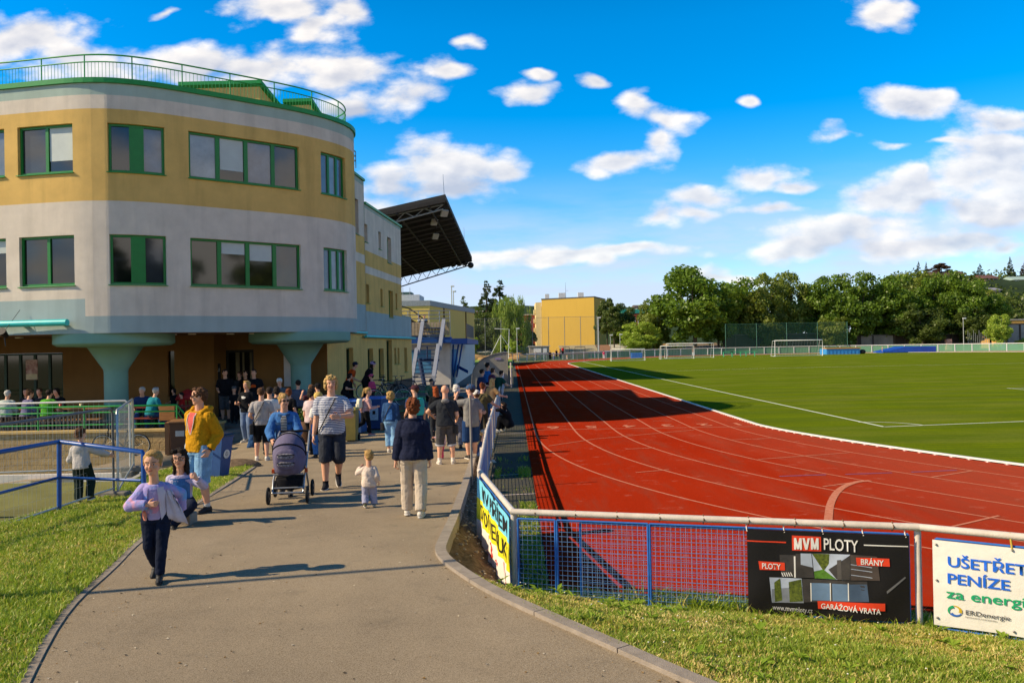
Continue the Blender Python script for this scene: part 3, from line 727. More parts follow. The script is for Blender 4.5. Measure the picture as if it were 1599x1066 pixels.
# roof slab and soffit
poly = [cv.at(s_end * i / 160) for i in range(161)]
mb = MB(); top = [(p.x, p.y, 10.86) for p in poly] + [(-9, 36, 10.86), (-42, 42, 10.86)]
mb.add(top, [tuple(range(len(top)))]); mb.build('roof', mat('roof_felt', '7c7c78', .95), bld)
bot = [(p.x, p.y, 3.285) for p in poly] + [(-9, 36, 3.285), (-42, 42, 3.285)]
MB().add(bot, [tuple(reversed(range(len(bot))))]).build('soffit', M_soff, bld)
for px_, Y in [(88, 27), (30, 28), (270, 27.5), (300, 27.4), (360, 28.4), (395, 28.6), (420, 29)]:
    p = at(px_, 525, Y); MB().lathe((p.x, p.y, 3.24), [(.0, 0), (.13, 0), (.13, .04)], 14).build('ceiling_light', M_lamp, bld)
# roof railing
rt = cv.px(541); mb = MB(); sA, sB = cv.px(-80), s_end - 1.2
def railpts(d, z, st=.25): k = int((sB - sA) / st); return [cv.off(lerp(sA, sB, i / k), d, z) for i in range(k + 1)]
rr = MB().tube(railpts(-.3, 11.84), .026, 8).tube(railpts(-.3, 11.62), .02, 8).tube(railpts(-.3, 11.10), .016, 6).build('roof_railing', M_greenr, bld)
bars = MB(); posts = MB(); t_ = sA; i = 0
while t_ < sB:
    p = cv.off(t_, -.3, 0)
    if i % 13 == 0: MB().cone((p.x, p.y, 11.0), (p.x, p.y, 11.84), .02, .02, 8).build('post', M_greenr, rr)
    else: bars.cone((p.x, p.y, 11.10), (p.x, p.y, 11.62), .007, .007, 5, caps=False)
    t_ += .118; i += 1
bars.build('railing_bars', M_greenr, rr)
# roof lights (saw-tooth sheds)
def shed(x0, x1, y0, y1, z0, z1, dx):
    mb = MB(); mb.add([(x0, y0, z0), (x1, y0, z0), (x1, y0, z1), (x0, y0, z1 - .02), (x0 - dx * 0, y1, z0), (x1 + dx, y1, z0)], [(0, 1, 2, 3), (1, 5, 2), (0, 3, 4), (0, 4, 5, 1)])
    s = mb.build('roof_light', M_ochre, bld); q = MB()
    a, b, c, d = (x0 - .1, y0 - .16, z1 - .02), (x1 + .12, y0 - .16, z1 + .0), (x1 + dx + .1, y1, z0 + .1), (x0 - .1, y1, z0 + .1)
    q.loft([[a, b, c, d], [(p[0], p[1], p[2] + .13) for p in (a, b, c, d)]], 0, True, False); q.build('cover', M_green, s)
    q = MB(); k = int((x1 - x0) / .14)
    for i in range(k): q.box((x0 + .07 + .14 * i, y0 - .02, z0 + (z1 - z0) * .28), (.05, .03, (z1 - z0) * .5))
    q.build('louvre', mat('louvre_brown', '6a5626', .8), s)
p = at(285, 140, 30.5); q = at(405, 124, 30.5); shed(p.x, q.x, 30.5, 33.5, 10.86, q.z - .2, 1.2)
p = at(447, 155, 31.5); q = at(484, 152, 31.5); shed(p.x, q.x, 31.5, 33.5, 10.86, q.z - .2, .7)
# columns
def column(px_, Y, rcap, rst):
    x = (px_ - 799.5) / F * Y
    c = MB().lathe((x, Y, 0), [(rst, -.6), (rst, 2.05), (rst * 1.04, 2.14), (rst * 2.3, 2.86), (rst * 2.5, 2.9)], 40).build('column', M_tealc, bld)
    MB().lathe((x, Y, 0), [(rst * 2.2, 2.86), (rcap * .93, 2.9), (rcap, 2.98), (rcap, 3.28)], 56).build('capital', M_tealc, c); bevel(c.children[0], .01)
column(180.5, 26.45, 1.80, .36); column(469, 29.75, 1.80, .36)
# ground floor behind the columns
bw = Curve([(-42, 29.6), (-11.2, 30.6), (-11.0, 31.2), (-7.05, 31.0)])
def wpx(cv_, a, b, yt, yb):
    sa, sb = cv_.px(a, 2), cv_.px(b, 2); p = cv_.at((sa + sb) / 2); return (sa, sb, at((a + b) / 2, yb, p.y).z, at((a + b) / 2, yt, p.y).z)
g1 = wpx(bw, -40, 98, 552, 640); g1 = (g1[0], g1[1], .22, g1[3]); g2 = wpx(bw, 353, 396, 546, 700); g2 = (g2[0], g2[1], .22, g2[3])
g3 = wpx(bw, 262, 272, 548, 620)
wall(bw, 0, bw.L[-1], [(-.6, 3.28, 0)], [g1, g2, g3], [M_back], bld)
wo = window(bw, g1, 6, bld, ['dark'], sill=False, name='shopfront', frame=mat('frame_dark_green', '123c26', .45, .1, 5))
gd = empty('doorway'); gd.parent = bld
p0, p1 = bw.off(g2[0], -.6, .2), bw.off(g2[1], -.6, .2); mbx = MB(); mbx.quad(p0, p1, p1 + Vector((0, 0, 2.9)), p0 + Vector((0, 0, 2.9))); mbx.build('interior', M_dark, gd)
mbx = MB()
for a_, b_, c_, d_ in [(.30, .42, .35, .92), (.72, .80, .3, .95), (.5, .56, .45, .8), (.86, .9, .4, .7)]:
    pa, pb = p0.lerp(p1, a_), p0.lerp(p1, b_); mbx.quad(pa + Vector((0, -.02, 1.0 + c_)), pb + Vector((0, -.02, 1.0 + c_)), pb + Vector((0, -.02, 1.2 + d_ * 1.6)), pa + Vector((0, -.02, 1.2 + d_ * 1.6)))
mbx.build('interior_shelf', mat('interior_light', '8c8466', .7), gd)
mb = MB()
for s_ in (g2[0] + .04, g2[1] - .04): q = bw.off(s_, -.08, 1.7); mb.box(q, (.08, .1, 3.0))
mb.box(bw.off((g2[0] + g2[1]) / 2, -.08, g2[3] - .05), (g2[1] - g2[0], .1, .1)); mb.build('door_frame', mat('frame_dark', '22221f', .6), gd)
mb = MB(); mb.quad(bw.off(g3[0], -.15, g3[2]), bw.off(g3[1], -.15, g3[2]), bw.off(g3[1], -.15, g3[3]), bw.off(g3[0], -.15, g3[3])); mb.build('window', pane_mat('dark'), bld)
bd = MB(); p = at(332, 600, 30.8); bd.box((p.x, p.y, 1.2), (.62, .05, 2.0)); bo = bd.build('menu_board', mat('blackboard', '141517', .7), None)
tag(bo, 'tall black menu board with faint chalk writing against the shaded entrance wall', 'board')
text('Menu', 'lettering', .26, mat('chalk_white', '9a9a98', .9), bo, Matrix.Translation((p.x, p.y - .03, 1.98)) @ Matrix.Rotation(R(90), 4, 'X'), 1, .004)
for i in range(5): MB().box((p.x, p.y - .028, 1.7 - i * .13), (.34 - .05 * (i % 3), .004, .025)).build('chalk_line', MATS['chalk_white'], bo)
# poster on the shop front
p = at(51, 577, 29.3); po = MB().box((p.x, p.y - .05, p.z), (.42, .02, .72)).build('poster', mat('poster_red', '7c3a34', .6, .5, 7, col2='c9b0a0'))
MB().box((p.x, p.y - .064, p.z - .25), (.4, .008, .2)).build('poster_caption', mat('poster_cream', 'c6b893', .7), po); tag(po, 'red and cream poster stuck on the dark green shop front', 'poster')
p = at(451, 577, 30.6); tag(MB().box((p.x, p.y - .1, p.z), (.3, .04, 1.25)).build('notice_board', mat('white_board', 'd8d2cc', .7, .08, 4)), 'narrow white board on the wall behind the right blue column', 'sign')
# awning cassettes and hanging speaker
def pipe(a, b, r, name='awning_cassette', lab=''):
    return tag(MB().cone(a, b, r, r, 14).build(name, M_turq), lab, 'awning')
s0_, s1_ = cv.px(-70, 4), cv.px(113, 4)
aw = pipe(cv.off(s0_, .22, 3.62), cv.off(s1_, .22, 3.62), .10, lab='turquoise rolled awning cassette under the blue band at far left')
mb = MB()
for t_ in (s0_ + .8, s0_ + 2.4, s1_ - .3): q = cv.off(t_, .1, 3.62); mb.box(q, (.06, .26, .12))
mb.build('bracket', M_turq, aw)
p = at(7, 522, 24.6); spk = MB().cone((p.x, p.y - .15, p.z + .1), (p.x, p.y + .1, p.z - .05), .13, .07, 14).cone((p.x, p.y, p.z + .1), (p.x + .3, p.y + .3, p.z + .75), .008, .008, 5).cone((p.x, p.y, p.z - .1), (p.x + .03, p.y, p.z - .35), .02, .015, 6).build('loudspeaker', mat('black_plastic', '16171a', .5))
tag(spk, 'small black lamp hanging from a bracket below the awning', 'lamp')

# terrace with block wall and green railing
M_block = mat('split_block', 'b59a6c', .95, .3, 7, 1.0, 24, .1)
t = NT(M_block.node_tree); b = M_block.node_tree.nodes['Principled BSDF']; co = t.n('ShaderNodeTexCoord').outputs['Object']
sxx = t.n('ShaderNodeSeparateXYZ', ins={0: co}); cc = t.n('ShaderNodeCombineXYZ', ins={0: t.m('ADD', sxx.outputs[0], sxx.outputs[1]), 1: sxx.outputs[2], 2: 0.})
br = t.n('ShaderNodeTexBrick', ins={'Vector': cc, 'Scale': 1, 'Color1': (.47, .33, .16, 1), 'Color2': (.36, .25, .12, 1), 'Mortar': (.12, .08, .045, 1), 'Mortar Size': .008, 'Brick Width': .4, 'Row Height': .2})
t.t.links.new(t.mix(.35, br.outputs[0], b.inputs['Base Color'].links[0].from_socket), b.inputs['Base Color'])
ter = empty('terrace_wall', label='yellow split block retaining wall with coping below the green railing', cat='wall')
mb = MB(); mb.prism([(-42, 24.1), (-9.75, 24.1), (-9.75, 24.4), (-42, 24.4)], -.9, .33); mb.prism([(-9.75, 24.1), (-9.45, 24.1), (-9.45, 26.6), (-9.75, 26.6)], -.9, .33)
mb.build('wall', M_block, ter)
mb = MB(); mb.prism([(-42, 24.04), (-9.4, 24.04), (-9.4, 24.46), (-42, 24.46)], .333, .40); mb.prism([(-9.82, 24.463), (-9.4, 24.463), (-9.4, 26.65), (-9.82, 26.65)], .333, .40); bevel(mb.build('coping', mat('coping', 'cfae6e', .8, .1, 5, .3, 60), ter), .015)
structure(MB().prism([(-42, 24.4), (-9.75, 24.4), (-9.75, 26.9), (-9.0, 27.0), (-6.9, 29), (-6.9, 31.3), (-42, 31.3)], -.9, .2).build('terrace', mat('terrace_tiles', '6f655a', .85, .12, 3, .2, 60)))
mb = MB()
for i in range(2): mb.prism([(-9.4, 26.7 - .34 * (i + 1)), (-6.6 + .1 * i, 28.6 - .34 * (i + 1)), (-6.6, 28.9), (-9.4, 27.0)], -.9, .1 - .1 * i)
structure(mb.build('steps', M_conc))
rl = empty('terrace_railing', label='bright green tubular railing along the top of the terrace wall', cat='railing')
p = at(276, 636, 24.25); q = at(289, 656, 24.9)
for z in (1.09, .91):
    MB().tube([(-40, 24.25, z), (-12, 24.25, z), (p.x, 24.25, z), (q.x + (.1 if z > 1 else 0), 25.0, z - .5), (q.x + .02, 25.05, .42)], .028 if z > 1 else .022, 8).build('rail', M_greenr, rl)
MB().tube([(-40, 24.25, .55), (p.x - .1, 24.25, .55)], .02, 8).build('rail', M_greenr, rl)
x = p.x
while x > -28: MB().cone((x, 24.25, .40), (x, 24.25, 1.09), .024, .024, 8).build('post', M_greenr, rl); x -= 1.38
sl = empty('slatted_screen', label='low dark slatted screen on the terrace behind the green railing', cat='screen'); mb = MB()
x = -16.8
while x < -12.9: mb.box((x, 24.62, .5), (.05, .03, .6)); x += .11
mb.build('slats', mat('slat_dark', '3a332f', .8), sl); MB().box((-14.85, 24.65, .78), (4, .03, .05)).build('rail', MATS['slat_dark'], sl)

# wing along the plaza
wing = empty('building_wing', label='long ochre and white wing with narrow windows running back to the stand', cat='building')
def wl(Y): return (-9.62 + .083 * Y, Y)
c1, c2, c3 = Curve([wl(31.02), wl(36.7)]), Curve([wl(36.75), wl(44.2)]), Curve([wl(31.02), wl(46.6)])
M4 = [M_ochre, M_white_p, M_teal, M_blue_p]
n1 = [wpx(c1, 553.5, 564, 309, 364)]; n1m = [wpx(c1, 544, 552, 420, 458)]
wall(c1, 0, c1.L[-1], [(3.45, 4.62, 3), (4.62, 6.48, 0), (6.48, 6.87, 1), (6.87, 7.68, 0), (7.68, 9.99, 1), (9.99, 10.2, 2)], n1 + n1m, M4, wing)
n2 = [wpx(c2, *a) for a in [(573, 577.5, 350, 378), (594.5, 598.5, 362, 389), (608, 614, 371, 411), (574, 578.5, 444, 473), (596, 599.5, 451, 478), (609, 615.5, 454, 495), (619.5, 622, 458, 482)]]
wall(c2, 0, c2.L[-1], [(3.27, 4.36, 3), (4.36, 6.08, 0), (6.08, 6.42, 1), (6.42, 7.12, 0), (7.12, 9.04, 1), (9.04, 9.2, 2)], n2, M4, wing, reveal=.25)
n3 = [wpx(c3, *a) for a in [(541, 552, 543, 598), (574.5, 583, 544, 586), (591.5, 599.5, 544, 592), (604, 612.5, 531, 597), (616, 619, 543, 568), (621, 624, 543, 568), (631.5, 636, 543, 580)]]
wall(c3, 0, c3.L[-1], [(-.6, 3.27, 0)], n3, M4, wing, reveal=.25)
c4 = Curve([wl(44.22), wl(46.6)]); wall(c4, 0, c4.L[-1], [(3.27, 4.36, 3)], [], M4, wing)
for cc_, ns in ((c1, n1 + n1m), (c2, n2), (c3, n3)):
    for w in ns: window(cc_, w, 1, wing, ['half' if w[2] > 6 else 'dark'], fw=.06, reveal=.22, frame=M_greenf if cc_ is not c3 else mat('frame_olive', '4a5a32', .5))
mb = MB()
def roofbox(a, b, z, h=.1, d=.08):
    (xa, ya), (xb, yb) = a, b; return MB().prism([(xa + d, ya), (xb + d, yb), (xb - 9, yb), (xa - 9, ya)], z, z + h)
roofbox(wl(31.02), wl(36.7), 10.2).build('roof_edge', M_green, wing); roofbox(wl(36.75), wl(44.25), 9.2).build('roof_edge', M_green, wing); roofbox(wl(44.27), wl(46.6), 4.36, .06, .02).build('roof_edge', M_teal, wing)
x1, y1 = wl(36.72); MB().prism([(x1 - 9, y1), (x1, y1), (x1, y1 + .03), (x1 - 9, y1 + .03)], 9.3, 10.2).build('wall', M_white_p, wing)
x1, y1 = wl(44.2); MB().prism([(x1 - 9, y1), (x1 - .01, y1), (x1 - .01, y1 + .04), (x1 - 9, y1 + .04)], 4.4, 9.2).build('wall', M_white_p, wing)
x1, y1 = wl(46.6); MB().prism([(x1 - 9, y1), (x1 - .01, y1), (x1 - .01, y1 + .04), (x1 - 9, y1 + .04)], -.5, 4.36).build('wall', M_white_p, wing)
MB().cone(Vector((*wl(31.6), 3.36)) + Vector((.12, 0, 0)), Vector((*wl(36.4), 3.36)) + Vector((.12, 0, 0)), .06, .06, 10).build('pipe', M_turq, wing)
MB().cone(Vector((*wl(36.0), 3.2)) + Vector((.16, 0, 0)), Vector((*wl(46.8), 3.2)) + Vector((.16, 0, 0)), .06, .06, 10).build('pipe', M_turq, wing)
run(c3, 9.5, c3.L[-1], [(.02, -.5), (.02, .95), (-.01, .95), (-.01, -.5)], mat('plinth', '55483c', .9, .15, 4, .4), 'plinth', wing)
rr = MB()
for k, z in enumerate((10.95, 10.75, 10.55)):
    rr.tube([(wl(33)[0] + .35, 33, z), (wl(34.2)[0] + .35, 34.2, z), (wl(34.2)[0] - 2, 34.4, z)], .018, 6)
rr.cone((wl(34.2)[0] + .35, 34.2, 10.25), (wl(34.2)[0] + .35, 34.2, 10.95), .018, .018, 6); rr.build('roof_railing', mat('dark_rail', '2e4038', .5), wing)

# raised ramp terrace with green rails in front of the wing
rt = empty('ramp', label='raised ramp terrace with dark retaining wall beside the ochre wing', cat='ramp')
MB().prism([(-6.9, 29.2), (-3.15, 29.2), (-3.0, 36), (-3.6, 46.4), (-5.9, 46.4), (-7.0, 31.2)], -.6, .52).build('deck', mat('ramp_paving', '5b554d', .9, .15, 3, .3, 60), rt)
MB().prism([(-6.9, 29.0), (-3.12, 29.0), (-3.12, 29.195), (-6.9, 29.195)], -.6, .62).build('retaining_wall', mat('dark_block', '6e5c45', .95, .3, 6, 1.0, 20), rt)
M_railg = mat('rail_grey_green', '3f8a5c', .45, .12, 6)
gr = empty('ramp_railing', label='thin green handrails stepping up along the ramp by the parked bicycles', cat='railing')
def R3(a): return [at(x, y, Y) for x, y, Y in a]
MB().tube(R3([(500, 642, 28.95), (556, 637, 28.95), (590, 612, 31), (640, 611, 31), (668, 611.5, 31)]), .03, 8).build('rail', M_railg, gr)
MB().tube(R3([(556, 648, 28.95), (590, 628, 29.0), (650, 619, 29.0), (664, 620, 29.0)]), .028, 8).build('rail', M_railg, gr)
MB().tube(R3([(500, 655, 28.95), (556, 652, 28.95), (664, 636, 28.98)]), .022, 8).build('rail', M_railg, gr)
for x_, y_ in ((500, 642), (530, 640), (556, 637), (600, 626), (640, 620), (664, 620)): q = at(x_, y_, 28.95); MB().cone((q.x, q.y, .5), (q.x, q.y, q.z), .026, .026, 8).build('post', M_railg, gr)
gb = empty('entrance_railing', label='thick dark green railing beside the right blue column at the entrance', cat='railing')
for dz in (0, -.18, -.36):
    MB().tube(R3([(462, 622 - dz * 42, 28.4), (488, 622 - dz * 42, 28.0), (478, 640 - dz * 42, 27.2), (470, 660 - dz * 30, 26.6)]), .03, 8).build('rail', M_green, gb)
for x_, y_, Y_ in ((462, 622, 28.4), (488, 622, 28.0), (470, 660, 26.6)): q = at(x_, y_, Y_); MB().cone((q.x, q.y, -.1), (q.x, q.y, q.z), .03, .03, 8).build('post', M_green, gb)

# ------------------------------------------------------------------ grandstand
M_sblue = mat('stand_blue', '1d4f9a', .5, .12, 4, spec=.4)
M_sdark = mat('stand_underside', '2f2c2a', .8, .2, 3)
st = empty('grandstand', label='covered grandstand with dark cantilever roof and blue balcony beam', cat='grandstand')
rc = [Vector((-4.4, 56, 12.9)), Vector((-4.25, 90, 12.3)), Vector((-14, 90, 10.3)), Vector((-14, 56, 10.9))]
mb = MB(); mb.loft([rc, [p + Vector((0, 0, .28)) for p in rc]], 0, True, False); mb.build('roof', mat('roof_sheet', '35322f', .7, .2, 2, .5, 14, stretch=(.2, 4, 1)), st)
mb = MB()
for i in range(17):
    t_ = i / 16; a, b = rc[0].lerp(rc[1], t_), rc[3].lerp(rc[2], t_); mb.box((a + b) / 2 + Vector((0, 0, -.12)), ((b - a).length, .12, .24), ry=math.atan2(a.z - b.z, a.x - b.x) * -1)
mb.build('rafters', M_sdark, st)
mb = MB()
for f_ in (.12, .35, .6, .85):
    a, b = rc[0].lerp(rc[3], f_), rc[1].lerp(rc[2], f_); mb.tube([a + Vector((0, 0, -.3)), b + Vector((0, 0, -.3))], .07, 6)
mb.build('purlins', M_sdark, st)
def truss(a, b, h, m, k, name='truss', r=.05):
    mb = MB(); lo = [a + Vector((0, 0, -h * .35)), b + Vector((0, 0, -h))]; mb.tube([a, b], r, 6); mb.tube(lo, r * 1.2, 6)
    for i in range(k): 
        u, v = i / k, (i + 1) / k; mb.tube([a.lerp(b, u), lo[0].lerp(lo[1], (u + v) / 2), a.lerp(b, v)], r * .8, 5)
    return mb.build(name, m, st)
truss(rc[0] + Vector((-.2, .5, -.35)), rc[3] + Vector((0, .5, -.1)), .9, mat('truss_grey', '8a8a86', .6), 7)
truss(rc[1] + Vector((-.3, -.1, -.2)), rc[2] + Vector((0, -.1, -.1)), 1.3, mat('truss_dark', '2a2c30', .6), 9, r=.055)
for px_, py_, Y_ in [(694, 333, 57), (678, 347, 62), (680, 369, 66), (717, 382, 80), (704, 402, 86)]:
    q = at(px_, py_, Y_); f_ = MB().box(q, (.5, .14, .5), rx=.7, rz=.5).build('floodlight', mat('floodlight_glass', 'aaa79c', .3, .1, 4), st); MB().tube([q, q + Vector((0, 0, .9))], .04, 6).build('bracket', M_sdark, f_)
for px_, py_ in [(708, 412), (717, 411), (726, 410), (735, 414)]:
    q = at(px_, py_, 90); MB().sph(q, (.35, .3, .35), 10, 6).build('spotlight', mat('black_metal', '1c1e22', .5), st)
MB().cone((-4.5, 56.2, 13.1), (-4.55, 56.2, 14.6), .03, .015, 6).build('antenna', M_steel, st); MB().cone((-4.4, 78, 12.6), (-4.4, 78, 14.1), .03, .015, 6).build('antenna', M_steel, st)
# body: end wall, tiers, balcony
M_sw = mat('stand_white', 'cfcac2', .9, .1, 3, stain=.25)
mb = MB(); mb.prism([(-12, 53.2), (-4.05, 53.2), (-4.05, 88), (-12, 88)], -.3, 2.9); mb.build('wall', M_sw, st)
mb = MB(); mb.box((-6.6, 53.17, 1.75), (2.6, .05, 1.5)); mb.box((-4.02, 57, 1.75), (.05, 5, 1.5)); mb.build('mural', mat('mural_blue', '4f8ab4', .8, .15, 5), st)
mb = MB()
for i in range(9): mb.box((-6.5 - i * .72, 71, 3.2 + i * .27), (.74, 34, .28))
mb.build('tiers', mat('tier_concrete', '5a5650', .9), st)
mb = MB(); mb.prism([(-7.3, 52.0), (-3.9, 52.0), (-3.9, 53.15), (-7.3, 53.15)], 2.92, 3.3); mb.prism([(-3.9, 52.6), (-2.9, 52.9), (-2.9, 70), (-3.9, 70)], 2.85, 3.2); mb.build('beam', M_sblue, st)
mb = MB()
for i in range(15): mb.box((-6.9 + i * .2, 52.05, 3.85), (.17, .03, .85))
mb.build('balcony_panel', mat('balcony_boards', 'a8977c', .8, .2, 8), st)
mb = MB()
for z in (4.5, 4.75, 5.0): mb.tube([(-7.3, 52.1, z), (-3.95, 52.1, z)], .03, 6)
for i in range(6): mb.cone((-7.3 + i * .67, 52.1, 3.3), (-7.3 + i * .67, 52.1, 5.0), .03, .03, 6)
mb.build('balcony_railing', M_steel, st)
mb = MB()
for i in range(20): mb.box((-3.0, 54 + i * .5, 3.75), (.03, .42, .9))
mb.build('side_panel', mat('side_boards', '6b6258', .8), st)
mb = MB(); 
q = R3([(627, 478, 53), (640, 482, 53), (654, 492, 53), (664, 500, 53)]); mb.tube(q, .04, 6)
for p_ in q: mb.cone(p_ + Vector((0, 0, -.9)), p_, .03, .03, 6)
mb.build('tier_railing', mat('rail_dark', '33302c', .6), st)
q = R3([(627, 490, 52.5), (660, 508, 52.5)]); mb = MB(); mb.quad(q[0], q[1], q[1] + Vector((0, 0, -.5)), q[0] + Vector((0, 0, -1.2))); mb.build('tier_edge', M_sdark, st)
# outside metal staircase
sc_ = empty('metal_staircase', label='blue metal staircase with two broad white stringers at the end of the stand', cat='staircase')
for tx, bx in (((657, 506), (642, 603)), ((690, 503), (677, 592))):
    a, b = at(*tx, 52.0), at(*bx, 48.2); d = (a - b); mb = MB()
    for k, (u, v, o_) in enumerate(((0, .55, 0), (.52, 1, .12))):
        p_, q_ = b.lerp(a, u) + Vector((o_, -.05, 0)), b.lerp(a, v) + Vector((o_, -.05, 0)); mb.loft([[c_ + Vector(e_) for e_ in ((-.11, 0, -.1), (.11, 0, -.1), (.11, .06, .2), (-.11, .06, .2))] for c_ in (p_, q_)], 0, True, False)
    mb.build('stringer', mat('stringer_white', '8d93a2', .6, .1, 3), sc_)
a0, a1 = at(645, 600, 48.3), at(660, 512, 51.9); b0, b1 = at(680, 590, 48.3), at(692, 512, 51.9); mb = MB()
for i in range(15):
    t_ = i / 14; p_, q_ = a0.lerp(a1, t_), b0.lerp(b1, t_); mb.box((p_ + q_) / 2, ((q_ - p_).length, .26, .05))
mb.build('treads', mat('tread_blue', '2a4468', .6), sc_)
mb = MB()
for x_, x2 in ((655, 664), (682, 674)): mb.tube([at(x_, 560, 50.4), at(x2, 607, 50.0)], .14, 6)
mb.tube([at(650, 562, 50.4), at(686, 562, 50.4)], .08, 6); mb.tube([at(667, 540, 51), at(667, 562, 51)], .05, 6); mb.build('support', mat('support_navy', '1c2f58', .5), sc_)
mb = MB()
for a_, b_ in (((708, 538), (706, 585)), ((716, 538), (708, 588)), ((722, 536), (713, 588))): mb.tube([at(*a_, 53.5), at(*b_, 54.5)], .06, 6)
mb.build('strut', M_sblue, st)
tag(MB().loft([[at(700, 562, 60), at(700, 567, 60), at(700, 567, 60.8), at(700, 562, 60.8)], [at(731, 578, 57), at(731, 583, 57), at(731, 583, 57.8), at(731, 578, 57.8)]], 0, True, False).build('ramp_beam', M_sblue), 'blue sloping ramp beam under the corner of the grandstand', 'ramp')
# ------------------------------------------------------------------ track fence and banners
FEN[6] = Vector((6.9, 5.4, 0))
M_railw = mat('rail_white', 'd2c6b8', .5, .10, 9, .15, 60, .4, stain=.35)
M_mesh = mat('mesh_blue', '4a80bc', .5, .2, 20, spec=.4)
M_meshw = mat('mesh_pale', '8a9cba', .5, .2, 20, spec=.4)
M_frameb = mat('frame_blue', '2a68b4', .5, .15, 12, spec=.4)
def rusty(m, sc, lo, hi, rust=(.22, .09, .04, 1)):
    t = NT(m.node_tree); b = m.node_tree.nodes['Principled BSDF']; co = t.n('ShaderNodeTexCoord').outputs['Object']; src = b.inputs['Base Color'].links[0].from_socket
    t.t.links.new(t.mix(t.mr(t.noise(co, sc, 6, .75), lo, hi), src, rust), b.inputs['Base Color'])
rusty(M_railw, 9, .66, .72); rusty(M_frameb, 14, .66, .74, (.16, .12, .10, 1))
fence = empty('track_fence', label='white topped stadium fence with blue wire mesh between path and red track', cat='fence')
H = .92
mb = MB(); pts_ = [p + Vector((0, 0, H)) for p in FEN]; mb.tube(pts_[:4], .031, 10); mb.build('rail', M_railw, fence)
MB().tube([FEN[3] + Vector((0, 0, H - .01)), FEN[4] + Vector((0, 0, H))], .033, 12).build('rail', M_railw, fence)
MB().tube([FEN[4] + Vector((-.02, 0, H + .001)), FEN[5] + Vector((0, 0, H))], .033, 12).build('rail', M_railw, fence)
MB().tube([FEN[5] + Vector((0, 0, H)), FEN[6] + Vector((0, 0, H))], .033, 12).build('rail', M_railw, fence)
for p in [FEN[5], FEN[4], FEN[3], FEN[6]] + [Vector((-.56, y, 0)) for y in (14, 16.5, 19, 21.5, 24, 27, 30, 34, 38, 42, 47, 52)]:
    q = p + Vector((0, .04, 0)); MB().cone((q.x, q.y, -.3), (q.x, q.y, H), .031, .031, 12).build('post', M_railw, fence)
for k_ in range(9):
    q = FEN[4].lerp(FEN[5], .06 + .11 * k_); MB().tube([q + Vector((0, 0, H - .04)), q + Vector((0, .04, H)), q + Vector((0, 0, H + .04)), q + Vector((0, -.042, H))], .007, 6, 0, True).build('clamp', mat('clamp_rust', '7a5a40', .7, .3, 30), fence)
def mesh_panel(a, b, z0, z1, sp, r, mat_v, mat_h, frame=True, dz=.05, off=0):
    a, b = Vector(a), Vector(b); d = (b - a); L = d.length; d.normalize(); n = Vector((d.y, -d.x, 0)) * off; mb = MB(); rr = random.Random(int(L * 1000))
    k = int(L / sp)
    for i in range(k + 1):
        q = a + d * (L * i / k) + n; j = rr.uniform(-.004, .004); mb.cone((q.x, q.y, z0), (q.x + d.x * j, q.y + d.y * j, z1), r, r, 4, 0, False)
    z = z0
    while z < z1:
        o = rr.uniform(-.004, .004); p_, q_ = a + n, b + n; mb.cone((p_.x, p_.y, z + o), (q_.x, q_.y, z - o), r, r, 4, 1, False); z += dz
    m = mb.build('mesh_panel', [mat_v, mat_h], fence)
    if frame:
        mb = MB(); 
        for z in (z1, z0): mb.cone((a.x + n.x, a.y + n.y, z), (b.x + n.x, b.y + n.y, z), .011, .011, 8)
        for q in (a, b): mb.cone((q.x + n.x, q.y + n.y, z0), (q.x + n.x, q.y + n.y, z1), .012, .012, 8)
        mb.build('frame', M_frameb, m)
    return m
near = lambda t: FEN[4].lerp(FEN[5], t)
mesh_panel(near(.012), near(.115), .03, .85, .05, .0028, M_meshw, M_mesh)
mesh_panel(near(.12), near(.36), .03, .85, .05, .0028, M_meshw, M_mesh)
mesh_panel(near(.365), near(.975), .03, .85, .05, .0028, M_meshw, M_mesh)
mesh_panel(near(.18), near(.62), .02, .82, .038, .0017, M_meshw, M_mesh, True, .036, -.05)
far_ = lambda t: FEN[5].lerp(FEN[6], t)
mesh_panel(far_(.035), far_(.5), .02, .83, .05, .0028, M_meshw, M_mesh); mesh_panel(far_(.51), far_(.98), .02, .83, .05, .0028, M_meshw, M_mesh)
mesh_panel(FEN[3].lerp(FEN[4], .03), FEN[3].lerp(FEN[4], .97), .03, .83, .05, .0028, M_meshw, M_mesh)
for a_, b_ in ((11.6, 14.0), (14.05, 17), (17.05, 20.5), (20.6, 25)): mesh_panel((-.5 - .011 * (a_ - 11.5), a_, 0), (-.5 - .011 * (min(b_, 17) - 11.5), b_, 0), .03, .85, .08, .004, M_meshw, M_mesh, True, .05)
mesh_panel((-.56, 25.1, 0), (-.56, 36, 0), .03, .85, .16, .006, M_meshw, M_mesh, True, .06); mesh_panel((-.56, 36.1, 0), (-.56, 52, 0), .03, .85, .2, .007, M_meshw, M_mesh, True, .07)

